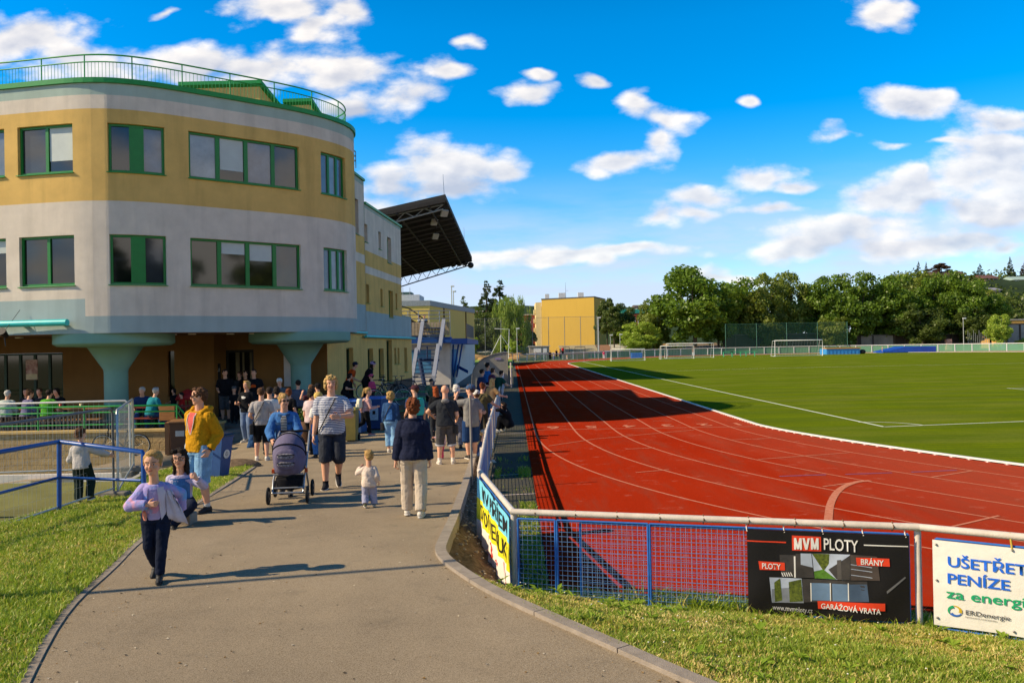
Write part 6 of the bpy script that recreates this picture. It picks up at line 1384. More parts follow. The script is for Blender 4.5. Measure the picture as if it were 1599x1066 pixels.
for px_, yt_, w_, lab in [(1434, 408, 16, 'left of two small dark spruces on the hilltop'), (1446, 409, 12, 'right of two small dark spruces on the hilltop'), (1577, 401, 20, 'tallest dark spruce on the hilltop near the right edge'), (1530, 412, 22, 'thin ragged conifer on the hill slope'), (1600, 408, 28, 'reddish conifer cut by the right edge')]:
    T('spruce', 0, 'spruce' if px_ != 1600 else 'red', px_, yt_, w_, 285, lab, 'spruces on the hill', 'spruce_tree', base=at(px_, 440, 285).z)
T('pine', 1, 'red', 1470, 411, 40, 284, 'bare reddish tree top behind the hill house', 'spruces on the hill', 'deciduous_tree', base=at(1470, 440, 285).z, n=1500)
def hill_house(px0, px1, yt, yb, Y, wc, rc_, lab):
    a, b = at(px0, yb, Y), at(px1, yb, Y); zr = at((px0 + px1) / 2, yt, Y).z; zw = lerp(a.z, zr, .45); h_ = empty('hill_house', label=lab, cat='house', group='houses on the hill'); MB().prism([(a.x, Y), (b.x, Y), (b.x, Y + 8), (a.x, Y + 8)], a.z - 4, zw).build('wall', mat('hh_' + wc, wc, .9), h_)
    MB().loft([[(x, Y - .5, zw), (x, Y + 4, zr), (x, Y + 8.5, zw)] for x in (a.x - .6, b.x + .6)], 0, True, False).build('roof', mat('hr_' + rc_, rc_, .85, .15, 1), h_)
    for i in range(3): MB().box((lerp(a.x, b.x, .2 + .3 * i), Y - .03, lerp(a.z, zw, .5)), (1.0, .06, .9)).build('window', pane_mat('half'), h_)
hill_house(1458, 1506, 422, 436, 280, 'b9a894', '5a4640', 'house with long dark brown roof above the tree row'); hill_house(1538, 1558, 428, 440, 278, 'c2a79c', '6a4a44', 'small pale house among trees on the hill'); hill_house(1546, 1562, 448, 457, 260, 'c4b6b0', '8a8a90', 'small white walled house half way down the hill'); hill_house(1586, 1640, 430, 442, 270, 'b8c0b4', '9ab0a8', 'pale green roofed house at the right edge of the hill'); hill_house(1590, 1640, 462, 474, 255, 'b89a90', '8a6a60', 'pinkish house low on the hill at the right edge')
hill_house(995, 1012, 475, 482, 230, '9a938a', '5d5450', 'dark roofed house behind the turquoise roof')
# ------------------------------------------------------------------ people
FOLD = bpy.data.textures.new('cloth_folds', 'CLOUDS'); FOLD.noise_scale = .09; FOLD.noise_depth = 2
CURL = bpy.data.textures.new('hair_curls', 'CLOUDS'); CURL.noise_scale = .035; CURL.noise_depth = 2
def ik(a, t, l1, l2, pole):
    d = t - a; L = min(d.length, (l1 + l2) * .999); L = max(L, abs(l1 - l2) + .01); u = d.normalized(); x = (l1 * l1 - l2 * l2 + L * L) / (2 * L); hgt = math.sqrt(max(0, l1 * l1 - x * x)); p = (pole - u * pole.dot(u)).normalized()
    return a + u * x + p * hgt, a + u * L
def blend(o, vox, sm=3, disp=0., tex=None):
    m = o.modifiers.new('remesh', 'REMESH'); m.mode = 'VOXEL'; m.voxel_size = vox; m.use_smooth_shade = True
    m = o.modifiers.new('smooth', 'SMOOTH'); m.factor = .5; m.iterations = sm
    if disp: m = o.modifiers.new('folds', 'DISPLACE'); m.texture = tex or FOLD; m.strength = disp * (2.1 if vox < .009 else 1.6); m.mid_level = .5; m.texture_coords = 'LOCAL'
    return o
def ring(c, rt, fw, a, b, n=22, e=2.4):
    out = []
    for i in range(n):
        t = 2 * PI * i / n; cx, sy = math.cos(t), math.sin(t); out.append(c + rt * (a * math.copysign(abs(cx) ** (2 / e), cx)) + fw * (b * math.copysign(abs(sy) ** (2 / e), sy)))
    return out
SKIN = mat('skin', 'd9a384', .6, .07, 14, .1, 120, .3); SKIN2 = mat('skin_tan', 'bd8262', .6, .07, 14, .1, 120, .3); LIP = mat('lip', 'a85a4c', .5); EYE = mat('eye', '1d1714', .25, spec=.6); EYEW = mat('eye_white', 'd8d0c8', .3)
HAIRM = {k: mat('hair_' + k, v, .75, .35, 30, .6, 90, .25, stretch=(3, 3, .6)) for k, v in dict(brown='5a3c26', dark='241a14', blond='c2a064', ginger='9a5424', grey='b8b2a8', white='cdc8c0', sand='b08c54', copper='733d1e', red='9c4a20').items()}
TOR = {'m': [(-.16, .080, .066), (-.06, .094, .074), (.06, .094, .074), (.25, .088, .070), (.48, .088, .070), (.74, .101, .073), (.90, .104, .066), (1.0, .086, .055), (1.06, .055, .048)],
       'f': [(-.16, .084, .070), (-.06, .099, .078), (.06, .096, .076), (.28, .081, .064), (.48, .078, .064), (.72, .090, .076), (.88, .092, .066), (1.0, .074, .052), (1.06, .046, .044)],
       'k': [(-.16, .078, .068), (-.06, .088, .074), (.06, .088, .074), (.25, .084, .074), (.48, .084, .072), (.74, .092, .070), (.90, .094, .062), (1.0, .076, .052), (1.06, .048, .045)],
       't': [(-.16, .088, .084), (-.06, .102, .096), (.06, .104, .098), (.25, .104, .096), (.48, .100, .090), (.74, .100, .084), (.90, .098, .074), (1.0, .078, .060), (1.06, .052, .052)]}
class Person:
    def __init__(s, label, pos, H, face, kind='m', vox=None, fat=1., lean=(0, 0), twist=0., hipdrop=0., seat=None, head=(0, 0), tilt=0., al=(.14, .06, -.97), ar=(.14, .06, -.97), fl=None, fr=None, skin=SKIN, kneepole=(0, 1, 0), hr=None, grip=.5, pole_l=None, pole_r=None, group='people at the stadium', toe=(8, 8), heel=(0, 0)):
        q = random.Random(label); J = lambda t, k: tuple(x + q.uniform(-k, k) for x in t)      # nobody stands quite straight
        if ar == (.14, .06, -.97) and al == ar:
            al, ar = J((.13, .10, -.93), .07), J((.13, .10, -.93), .07)
            if q.random() < .4: ar = J((.05, .45, -.5), .12)
        elif al != ar: al, ar = J(al, .02), J(ar, .02)
        if seat is None and fl is None and fr is None: fl, fr = (-.055 + q.uniform(-.02, .01), q.uniform(-.05, .06), .045), (.055 + q.uniform(-.01, .02), q.uniform(-.05, .06), .045); toe = (q.uniform(2, 22), q.uniform(2, 22)); twist = twist or q.uniform(-.12, .12)
        if head == (0, 0): head = (q.uniform(-.45, .45), q.uniform(-.12, .06))
        if not tilt: tilt = q.uniform(-.07, .07)
        s.H = H; s.kind = kind; s.hr = hr or {'m': 6.9, 'f': 6.9, 'k': 5.6, 't': 4.5}[kind]; hh = s.hh = H / s.hr; s.skin = skin
        Y = pos[1]; pxm = F / Y; s.vox = vox or (.0058 if pxm > 95 else .010 if pxm > 60 else .015 if pxm > 30 else .03); s.near = pxm > 40; s.far = pxm < 22
        hipz = H * {'m': .515, 'f': .515, 'k': .485, 't': .40}[kind]; shz = H - 1.42 * hh; s.f = fat
        pz = (seat + .065 * H) if seat is not None else hipz - hipdrop * H
        P = s.P = Vector((0, 0, pz)); tl = shz - hipz; off = Vector((lean[0] * tl, lean[1] * tl, 0)); s.S = P + Vector((off.x, off.y, math.sqrt(max(.01, tl * tl - off.length_squared)))); ax = s.ax = (s.S - P).normalized(); s.tl = tl
        s.rt = Vector((math.cos(twist), math.sin(twist), 0)); s.rt = (s.rt - ax * s.rt.dot(ax)).normalized(); s.fw = ax.cross(s.rt) * 1; 
        if s.fw.y < 0 and abs(twist) < 1.5: s.fw = -s.fw
        sw = H * {'m': .103, 'f': .086, 'k': .080, 't': .088}[kind] * (.75 + .25 * fat); s.sh = {1: s.S + s.rt * sw - ax * .026 * H, -1: s.S - s.rt * sw - ax * .026 * H}
        ua, fa = H * .158, H * .140
        if kind == 't': ua, fa = H * .13, H * .12
        s.el, s.wr = {}, {}
        for k, tg, pl in ((1, ar, pole_r), (-1, al, pole_l)):
            A = ua + fa; t_ = s.sh[k] + s.rt * (tg[0] * k * A) + s.fw * (tg[1] * A) + Vector((0, 0, tg[2] * A)); p_ = Vector(pl) if pl else Vector((0, -1, -.25)); p_ = s.rt * (p_.x * k + .18 * k) + s.fw * p_.y + Vector((0, 0, p_.z)); s.el[k], s.wr[k] = ik(s.sh[k], t_, ua, fa, p_)
        hw = .052 * H; s.hp = {1: P + Vector((hw, 0, 0)), -1: P - Vector((hw, 0, 0))}; az = .045 * H; s.kn, s.an = {}, {}
        th, shn = (hipz - az) * .505, (hipz - az) * .51
        for k, tg in ((1, fr), (-1, fl)):
            t_ = Vector((tg[0] * H, tg[1] * H, tg[2] * H)) if tg else Vector((k * .06 * H, 0, az)); s.kn[k], s.an[k] = ik(s.hp[k], t_, th, shn, Vector((k * .12, 1, .05)) if kneepole == (0, 1, 0) else Vector(kneepole))
        s.toe = {1: toe[0], -1: toe[1]}; s.heel = {1: heel[0], -1: heel[1]}
        s.hd = s.S + ax * (.80 * hh) + s.fw * (.10 * hh) + Vector((0, 0, .12 * hh)); s.hd = Vector((s.hd.x, s.hd.y, s.hd.z))
        s.HM = Matrix.Translation(s.hd) @ Euler((head[1], tilt, head[0])).to_matrix().to_4x4() @ Matrix.Scale(hh, 4)
        # ---- body: one continuous surface
        b = MB(); s.torso(b, -.16, 1.06, -.012 * H); b.cap(s.sh[1], s.S + s.rt * .02 * H, .034 * H, .036 * H); b.cap(s.sh[-1], s.S - s.rt * .02 * H, .034 * H, .036 * H); b.cap(s.S - ax * .02 * H, s.hd + Vector((0, 0, -.12 * hh)), .036 * H if kind != 't' else .05 * H, .033 * H if kind != 't' else .048 * H)
        fs = .72 + .28 * fat
        for k in (1, -1):
            b.cap(s.sh[k], s.el[k], .033 * H * fs, .0255 * H * fs); m_ = s.el[k].lerp(s.wr[k], .3); b.cap(s.el[k], m_, .0255 * H * fs, .0245 * H * fs); b.cap(m_, s.wr[k], .0245 * H * fs, .0165 * H)
            b.cap(s.hp[k], s.kn[k], .056 * H * fs, .036 * H * fs); c_ = s.kn[k].lerp(s.an[k], .32); bk = Vector((0, -.008 * H, 0)); b.cap(s.kn[k], c_ + bk, .034 * H * fs, .036 * H * fs); b.cap(c_ + bk, s.an[k], .036 * H * fs, .021 * H)
            s.hand(b, k, grip)
            f_ = s.footdir(k); u_ = Vector((0, 0, 1)); u_ = (u_ - f_ * u_.dot(f_)).normalized(); b.cap(s.an[k] - u_ * .014 * H, s.an[k] + f_ * .08 * H - u_ * .028 * H, .020 * H, .012 * H)
        def hs(c, r): b.sph((0, 0, 0), (1, 1, 1), 18, 12, M=s.HM @ Matrix.Translation(c) @ Matrix.Diagonal((*r, 1)))
        hs((0, -.03, .13), (.325, .395, .355)); hs((0, .05, -.16), (.255, .30, .30)); hs((0, .16, -.34), (.15, .16, .12)); hs((0, .375, -.06), (.055, .075, .07)); hs((0, .345, .03), (.035, .05, .10)); hs((0, .29, .10), (.24, .06, .05)); hs((.12, .22, -.12), (.12, .12, .12)); hs((-.12, .22, -.12), (.12, .12, .12))
        for k in (1, -1): hs((k * .325, -.03, -.03), (.035, .075, .12))
        o = s.o = b.build('person', skin); blend(o, s.vox, 2); o.location = pos; o.rotation_euler = (0, 0, R(face)); tag(o, label, 'person', group); s.W = Matrix.Translation(pos) @ Euler((0, 0, R(face))).to_matrix().to_4x4()
    def ring_at(s, t, off):
        T_ = TOR[s.kind]; t0 = max(T_[0][0], min(T_[-1][0], t))
        for a, b in zip(T_[:-1], T_[1:]):
            if t0 <= b[0]: k = (t0 - a[0]) / (b[0] - a[0]); wa, wb = lerp(a[1], b[1], k), lerp(a[2], b[2], k); break
        f = s.f if t < .8 else (.5 + .5 * s.f); return s.P + s.ax * (t * s.tl), wa * s.H * f + off, wb * s.H * f + off
    def torso(s, b, t0, t1, off, n=14, flare=0.):
        rs = []
        for i in range(n + 1):
            t = lerp(t0, t1, i / n); c, a, d = s.ring_at(t, off); fl = flare * (1 - i / n) ** 2; rs.append(ring(c, s.rt, s.fw, a + fl, d + fl))
        b.loft(rs)
    def footdir(s, k): a = R(s.toe[k]) * -k; return Vector((-math.sin(a), math.cos(a), -math.sin(R(s.heel[k])))).normalized()
    def hand(s, b, k, grip):
        H = s.H; w = s.wr[k]; d = (w - s.el[k]).normalized(); side = s.fw if abs(d.z) > .6 else Vector((0, 0, 1)); side = (side - d * side.dot(d)).normalized(); nrm = d.cross(side).normalized(); 
        if nrm.dot(s.rt * -k) < 0: nrm = -nrm
        p0 = w + d * .012 * H; p1 = w + d * .052 * H
        for q in (-.013, 0, .013): b.cap(p0 + side * q * H * .7, p1 + side * q * H, .0105 * H, .0095 * H, 8)
        for i, (q, L) in enumerate(((.019, .030), (.0065, .036), (-.0065, .034), (-.019, .026))):
            a = p1 + side * q * H; g = grip * (.7 + .12 * i); d1 = (d * math.cos(g) + nrm * math.sin(g)); d2 = (d * math.cos(g * 2) + nrm * math.sin(g * 2)); m = a + d1 * L * H * .62; b.cap(a, m, .0062 * H, .0056 * H, 8); b.cap(m, m + d2 * L * H * .6, .0056 * H, .0046 * H, 8)
        a = p0 + side * .016 * H; m = a + (d * .6 + side * .75 + nrm * .25).normalized() * .024 * H; b.cap(a, m, .0075 * H, .0064 * H, 8); b.cap(m, m + (d * .9 + side * .25 + nrm * .35).normalized() * .022 * H, .0064 * H, .005 * H, 8)
    def child(s, mb, name, m, vox=1., sm=3, disp=0., tex=None):
        o = mb.build(name, m, s.o)
        if vox: blend(o, s.vox * vox, sm, disp, tex)
        return o
    def top(s, m, sleeve='long', hem=-.1, off=.010, name='shirt', disp=.010, flare=0., loose=0., sl_off=None, cuff=None):
        H = s.H; b = MB(); o_ = off * H; s.torso(b, hem, 1.07, o_, flare=flare * H); fs = .72 + .28 * s.f; b.cap(s.sh[1], s.S + s.rt * .03 * H - s.ax * .01 * H, .033 * H + o_, .030 * H + o_); b.cap(s.sh[-1], s.S - s.rt * .03 * H - s.ax * .01 * H, .033 * H + o_, .030 * H + o_)
        for k in (1, -1):
            so = o_ * .8 + (sl_off or 0) * H; b.sph(s.sh[k], .033 * H * fs + so, 12, 8)
            if sleeve == 'long': b.cone(s.sh[k], s.el[k], .033 * H * fs + so, .028 * H * fs + so); b.sph(s.el[k], .028 * H * fs + so, 12, 8); b.cone(s.el[k], s.el[k].lerp(s.wr[k], .95), .028 * H * fs + so, .020 * H + so)
            elif sleeve == 'short': b.cone(s.sh[k], s.sh[k].lerp(s.el[k], .72), .037 * H * fs + so, .036 * H * fs + so)
            elif sleeve == 'three': b.cone(s.sh[k], s.el[k], .036 * H * fs + so, .030 * H * fs + so); b.sph(s.el[k], .030 * H * fs + so, 12, 8); b.cone(s.el[k], s.el[k].lerp(s.wr[k], .5), .030 * H * fs + so, .026 * H + so)
        return s.child(b, name, m, 1.1, 2, disp)
    def legs(s, m, length='long', off=.007, name='trousers', disp=.008, waist=.12, wide=0., cuffm=None):
        H = s.H; b = MB(); o_ = off * H; s.torso(b, -.17, waist, o_ * .8, 8); fs = .72 + .28 * s.f; w_ = wide * H
        for k in (1, -1):
            b.cone(s.hp[k] + Vector((0, 0, .03 * H)), s.hp[k].lerp(s.kn[k], .25), .060 * H * fs + o_, .060 * H * fs + o_)
            if length == 'short': b.cone(s.hp[k], s.hp[k].lerp(s.kn[k], .88), .060 * H * fs + o_, .049 * H * fs + o_ + w_)
            elif length == 'knee': b.cone(s.hp[k], s.kn[k], .060 * H * fs + o_, .044 * H * fs + o_ + w_); b.sph(s.kn[k], .044 * H * fs + o_ + w_, 12, 8); b.cone(s.kn[k], s.kn[k].lerp(s.an[k], .16), .044 * H * fs + o_ + w_, .043 * H * fs + o_ + w_)
            else: 
                e_ = {'long': .97, 'crop': .78}[length]; b.cone(s.hp[k], s.kn[k], .060 * H * fs + o_, .041 * H * fs + o_ + w_ * .5); b.sph(s.kn[k], .041 * H * fs + o_ + w_ * .5, 12, 8); b.cone(s.kn[k], s.kn[k].lerp(s.an[k], e_), .041 * H * fs + o_ + w_ * .5, .029 * H + o_ + w_)
        o = s.child(b, name, m, 1.1, 2, disp)
        if cuffm:
            for k in (1, -1):
                t_ = {'short': .88, 'knee': 1.0}.get(length, .9); q = s.hp[k].lerp(s.kn[k], t_) if length == 'short' else s.kn[k].lerp(s.an[k], .15); d = (s.kn[k] - s.hp[k]).normalized(); rr_ = .050 * H * fs + o_ + w_; MB().cone(q - d * .008 * H, q + d * .012 * H, rr_, rr_, 18).build('cuff', cuffm, o)
        return o
    def shoes(s, m, sole=None, sock=None, high=False):
        H = s.H
        for k in (1, -1):
            f = s.footdir(k); up = Vector((0, 0, 1)); up = (up - f * up.dot(f)).normalized(); sd = f.cross(up); a = s.an[k] - up * .018 * H; b = MB()
            b.cap(a - f * .02 * H, a + f * .03 * H, .026 * H, .026 * H); b.cap(a + f * .03 * H - up * .006 * H, a + f * .098 * H - up * .012 * H, .024 * H, .018 * H); b.cone(a, s.an[k] + (s.kn[k] - s.an[k]).normalized() * (.035 if high else .012) * H, .027 * H, .026 * H)
            o = s.child(b, 'shoe', m, 1.0, 2)
            if sole:
                pts = []; base = a - up * .027 * H
                for x, y in ((-.042, .0), (-.036, .02), (0, .025), (.05, .026), (.09, .024), (.112, .012), (.116, 0), (.112, -.012), (.09, -.024), (.05, -.024), (0, -.022), (-.036, -.018)): pts.append(base + f * x * H + sd * y * H)
                MB().loft([[p - up * .0 * H for p in pts], [p + up * .014 * H for p in pts]], 0, True, False).build('sole', sole, o)
            if sock: s.child(MB().cone(s.an[k] - up * .005 * H, s.an[k].lerp(s.kn[k], .14), .0255 * H, .0265 * H, 14), 'sock', sock, 0)
    def hs(s, b, c, r, n=16): b.sph((0, 0, 0), (1, 1, 1), n, 10, M=s.HM @ Matrix.Translation(c) @ Matrix.Diagonal((*r, 1)) if not isinstance(r, float) else s.HM @ Matrix.Translation(c) @ Matrix.Diagonal((r, r, r, 1)))
    def hair(s, style, col, disp=None):
        m = HAIRM[col]; b = MB(); A = lambda c, r: s.hs(b, c, r); d_ = .02
        if style in ('short', 'bun', 'pony', 'long', 'shaggy', 'thin', 'mid'): A((0, -.075, .175), (.355, .415, .345)); A((0, -.20, -.02), (.29, .25, .24))
        if style == 'buzz': A((0, -.065, .15), (.335, .40, .352)); d_ = .003
        if style == 'short': A((0, .12, .41), (.24, .20, .10)); A((.3, -.02, .12), (.06, .16, .2)); A((-.3, -.02, .12), (.06, .16, .2))
        if style == 'shaggy':
            A((0, .10, .42), (.30, .26, .13)); A((.14, .27, .33), (.16, .11, .12)); A((-.16, .24, .35), (.15, .12, .12))
            for k in (1, -1): A((k * .32, -.02, .05), (.10, .22, .33)); A((k * .30, -.12, -.18), (.12, .2, .2))
            A((0, -.26, -.16), (.33, .22, .3)); d_ = .03
        if style == 'curly': A((0, -.10, .10), (.47, .46, .44)); A((0, -.16, -.18), (.47, .34, .34)); A((0, .10, .40), (.32, .24, .14)); d_ = .045
        if style == 'wavy': A((0, -.09, .14), (.41, .46, .41)); A((0, -.22, -.12), (.38, .28, .32)); A((0, .14, .40), (.28, .22, .14)); d_ = .03
        if style == 'bun': A((0, -.34, .42), (.17, .17, .16)); A((.29, 0, .1), (.06, .18, .2)); A((-.29, 0, .1), (.06, .18, .2))
        if style == 'pony': A((0, -.46, .30), (.13, .13, .13)); [A((0, -.52 - .05 * i, .16 - .17 * i), (.12 - .012 * i, .11, .13)) for i in range(5)]
        if style == 'long': [A((0, -.27 - .02 * i, -.1 - .22 * i), (.34 - .02 * i, .17, .24)) for i in range(5)]; [A((k * .31, -.05, -.08 - .2 * i), (.085, .17, .2)) for k in (1, -1) for i in range(4)]; A((.18, .2, .38), (.18, .18, .12)); A((-.18, .2, .38), (.18, .18, .12))
        if style == 'mid': A((0, -.25, -.2), (.36, .22, .3)); A((.31, -.06, -.05), (.08, .2, .3)); A((-.31, -.06, -.05), (.08, .2, .3)); A((0, .14, .40), (.26, .2, .11))
        if style == 'fringe_kid': A((0, -.07, .16), (.365, .42, .36)); A((0, -.18, -.06), (.33, .28, .26)); A((0, .22, .35), (.27, .14, .10)); d_ = .02
        if style == 'thin': d_ = .006
        s.child(b, 'hair', m, .9, 2, (disp if disp is not None else d_) * s.H / 1.7, CURL)
    def cap(s, m, back=False, helmet=False):
        b = MB(); s.hs(b, (0, -.04, .20), (.385, .45, .34 if not helmet else .38)); k = -1 if back else 1
        if not helmet: s.hs(b, (0, .40 * k, .20), (.25, .27, .035))
        s.child(b, 'helmet' if helmet else 'cap', m, 1.0, 1)
    def face(s, brow='brown', glasses=None, mouth=True, thin=False):
        b = MB(); q = MB()
        for k in (1, -1): s.hs(q, (k * .125, .330, .03), (.045, .03, .022), 10); s.hs(b, (k * .125, .352, .03), (.026, .014, .022), 8)
        s.child(q, 'eye_whites', EYEW, 0); s.child(b, 'eyes', EYE, 0); b = MB()
        for k in (1, -1): b.cone(s.HM @ Vector((k * .06, .362, .115)), s.HM @ Vector((k * .20, .325, .12)), .015 * s.hh, .010 * s.hh, 6)
        s.child(b, 'eyebrows', HAIRM[brow], 0)
        if mouth: b = MB(); s.hs(b, (0, .332, -.215), (.09, .03, .03), 10); s.child(b, 'mouth', LIP, 0)
        if glasses:
            b = MB()
            for k in (1, -1):
                if thin: b.tube([s.HM @ Vector((k * .14 + .11 * math.cos(2 * PI * i / 14), .36, .02 + .085 * math.sin(2 * PI * i / 14))) for i in range(14)], .012 * s.hh, 5, 0, True)
                else: s.hs(b, (k * .14, .365, .03), (.115, .022, .075), 12)
                b.cone(s.HM @ Vector((k * .25, .35, .05)), s.HM @ Vector((k * .34, -.02, .05)), .012 * s.hh, .012 * s.hh, 6)
            b.cone(s.HM @ Vector((-.06, .38, .06)), s.HM @ Vector((.06, .38, .06)), .014 * s.hh, .014 * s.hh, 6); s.child(b, 'glasses', glasses, 0)
    def surf(s, t, x, off, front=1):
        c, a, d = s.ring_at(t, off); u = max(-.99, min(.99, x / a)); y = d * (1 - abs(u) ** 2.4) ** (1 / 2.4); return c + s.rt * (u * a) + s.fw * (y * front)
    def patch(s, ts, lr, off, m, name, front=1, n=6):     # a panel lying on the chest or back
        rows = [[s.surf(t, lerp(l, r, i / n) * s.H, off * s.H, front) for i in range(n + 1)] for t, (l, r) in zip(ts, lr)]
        return MB().loft(rows, 0, False, True, closed=False).build(name, m, s.o)
    def world(s, p): return s.W @ Vector(p)
    def strap(s, m, side=1, off=.03, w=.014, hipt=.0):  # crossbody strap as world points
        pts = []
        A_, B_ = (1.03, side * .035), (hipt, -side * .11)
        for i in range(9): k = i / 8; pts.append(s.surf(lerp(A_[0], B_[0], k), lerp(A_[1], B_[1], k) * s.H, off * s.H * .8, 1))
        for i in range(9): k = i / 8; pts.append(s.surf(lerp(B_[0], A_[0], k), lerp(B_[1], A_[1], k) * s.H, off * s.H * .8, -1))
        return MB().tube([s.world(p) for p in pts], w * .75, 6, 0, True)
def bag_on(s, m, label, side=1, size=(.24, .10, .2), hipt=-.02, front=0., name='shoulder_bag', off=.03):
    st_ = s.strap(m, side, off); o = empty(name, (0, 0, 0), 0, label, 'bag'); c = s.world(s.surf(hipt, -side * .115 * s.H, .05 * s.H, 1) * .5 + s.surf(hipt, -side * .115 * s.H, .05 * s.H, -1) * .5 + s.rt * (-side * .03) + s.fw * front + Vector((0, 0, -size[2] * .35)))
    o.location = c; ang = s.o.rotation_euler[2]; b_ = MB(); b_.box((0, 0, 0), (size[1], size[0], size[2]), rz=ang); bo = b_.build('pouch', m, o); bevel(bo, .03, 3); so = st_.build('strap', m, o); so.matrix_parent_inverse = Matrix.Translation(c).inverted(); return o
def backpack(s, m, label, size=(.30, .17, .42), straps=True):
    c = s.surf(.62, 0, .02 * s.H, -1) - s.fw * size[1] * .5; o = empty('backpack', s.world(c), s.o.rotation_euler[2], label, 'backpack'); k = s.H / 1.7; b_ = MB(); z_ = size[2] * k; w_ = size[0] * k; d_ = size[1] * k
    rings = []
    for i in range(9):
        u = i / 8; f = (1 - abs(2 * u - 1) ** 4) ** .5 * .25 + .75; rings.append(ring(Vector((0, 0, (u - .5) * z_)), Vector((1, 0, 0)), Vector((0, 1, 0)), w_ / 2 * f, d_ / 2 * f * (1.1 - .2 * u), 24, 3.5))
    b_.loft(rings); b_.build('pack', m, o); q = MB(); q.loft([ring(Vector((0, -d_ * .5, (u - .62) * z_ * .9)), Vector((1, 0, 0)), Vector((0, 1, 0)), w_ * .36, d_ * .22, 16, 3) for u in (.1, .25, .5, .6)]); q.build('pocket', m, o)
    if straps:
        for k_ in (1, -1):
            pts = [s.surf(t, k_ * x * s.H, .022 * s.H, f_) for t, x, f_ in ((.9, .05, -1), (1.04, .055, -1), (1.05, .055, 1), (.9, .065, 1), (.65, .075, 1), (.45, .085, 1), (.4, .09, -1))]; so = MB().tube([s.world(p) for p in pts], .014, 6).build('strap', m, o); so.parent = o; so.matrix_parent_inverse = (Matrix.Translation(o.location) @ Euler(o.rotation_euler).to_matrix().to_4x4()).inverted()
    return o
def ppos(px, py, dy=0.): p = onpath(px, py); return p
def hgt(px, ytop, p): return at(px, ytop, p.y).z - p.z
f_ = fabric
DEN = f_('denim', '3f6ea8', .3, .5, 14); DENL = f_('denim_light', '7ea6c8', .25, .5, 12); DEND = f_('denim_dark', '2c4a72', .3, .5, 14); NAVY = f_('navy', '1d2238', .2, .3); NAVYT = f_('navy_trousers', '182034', .25); BLK = f_('black', '15161a', .3); GRYT = f_('grey_tee', '7d7b78', .12); CHAR = f_('charcoal', '2c2f34', .2); STONE = f_('stone', 'b9aa98', .12, .4); CREAM = f_('cream', 'd6c4b4', .08, .5, 30); MUST = f_('mustard', 'c08a14', .12, .5, 20); CORAL = f_('coral', 'd0605a'); WHT = f_('white', 'd8d4cc', .06); TEAL = f_('teal', '1f7a86', .12); OLIVE = f_('olive', '5d5538', .2); GREEN = f_('green', '4f9a28', .15); RED = f_('red', 'b0201c', .15); PINK = f_('pink', 'c8456e', .15); LILAC = f_('lilac', 'b2a2cc', .1); SAGE = f_('sage', '4f6a52', .2); LGREY = f_('light_grey', 'bcb6b2', .1); PALEB = f_('pale_blue', '8a9ab8', .15); SLATE = f_('slate_shorts', '343842', .25, .5, 14); GJEAN = f_('grey_jean', '4c4a4a', .3, .5, 14); ORNG = f_('orange', 'c8501c', .12); ROSE = f_('rose', 'c99a94', .1); TURQ = f_('turquoise', '28a89a', .1); NAVYC = f_('blue_cap', '3d5678', .2); PLUM = f_('plum_cap', '4a2a34', .2)
LEA = mat('leather_black', '1a1a1c', .5, .2, 20, spec=.4); SHW = mat('shoe_white', 'd2cabc', .6, .1, 14); SHB = mat('shoe_black', '1c1b1c', .6, .2, 14); SOLE = mat('sole_white', 'd8d2c8', .6); SOLED = mat('sole_dark', '2a2826', .7); SHP = mat('shoe_pink', 'c07c78', .6); LENS = mat('lens_black', '0c0c0e', .15, spec=.7)
# material with printed stripes
def stripes(name, a, b, sc, duty=.5):
    m = mat(name, a, .9, .06, 9, .3, 26, .15); t = NT(m.node_tree); bs = m.node_tree.nodes['Principled BSDF']; co = t.n('ShaderNodeTexCoord').outputs['Object']; sx_ = t.n('ShaderNodeSeparateXYZ', ins={0: co}); fr_ = t.m('FRACT', t.m('MULTIPLY', t.m('ADD', sx_.outputs[2], t.m('MULTIPLY', t.noise(co, 5, 2), .03)), sc)); t.t.links.new(t.mix(t.mr(fr_, duty - .06, duty + .06), (*lin(a), 1), (*lin(b), 1)), bs.inputs['Base Color']); return m
STRIPE = stripes('fabric_striped', 'd8d8dc', '3b4a6e', 34, .55); STRIPE2 = stripes('fabric_striped_fine', 'cfc9bf', '23262c', 40, .5)
def dye(name, a, b, c):
    m = mat(name, a, .9, .08, 6, .35, 26, .15); t = NT(m.node_tree); bs = m.node_tree.nodes['Principled BSDF']; co = t.n('ShaderNodeTexCoord').outputs['Object']; k = t.mix(t.mr(t.noise(co, 7, 3, .6), .48, .62), (*lin(a), 1), (*lin(b), 1)); k = t.mix(t.mr(t.noise(co, 9, 3, .6, out=0, dist=1), .6, .7), k, (*lin(c), 1)); t.t.links.new(k, bs.inputs['Base Color']); return m
DYE = dye('fabric_tiedye', 'a79ad0', '6fa0d8', 'd8a0b8')
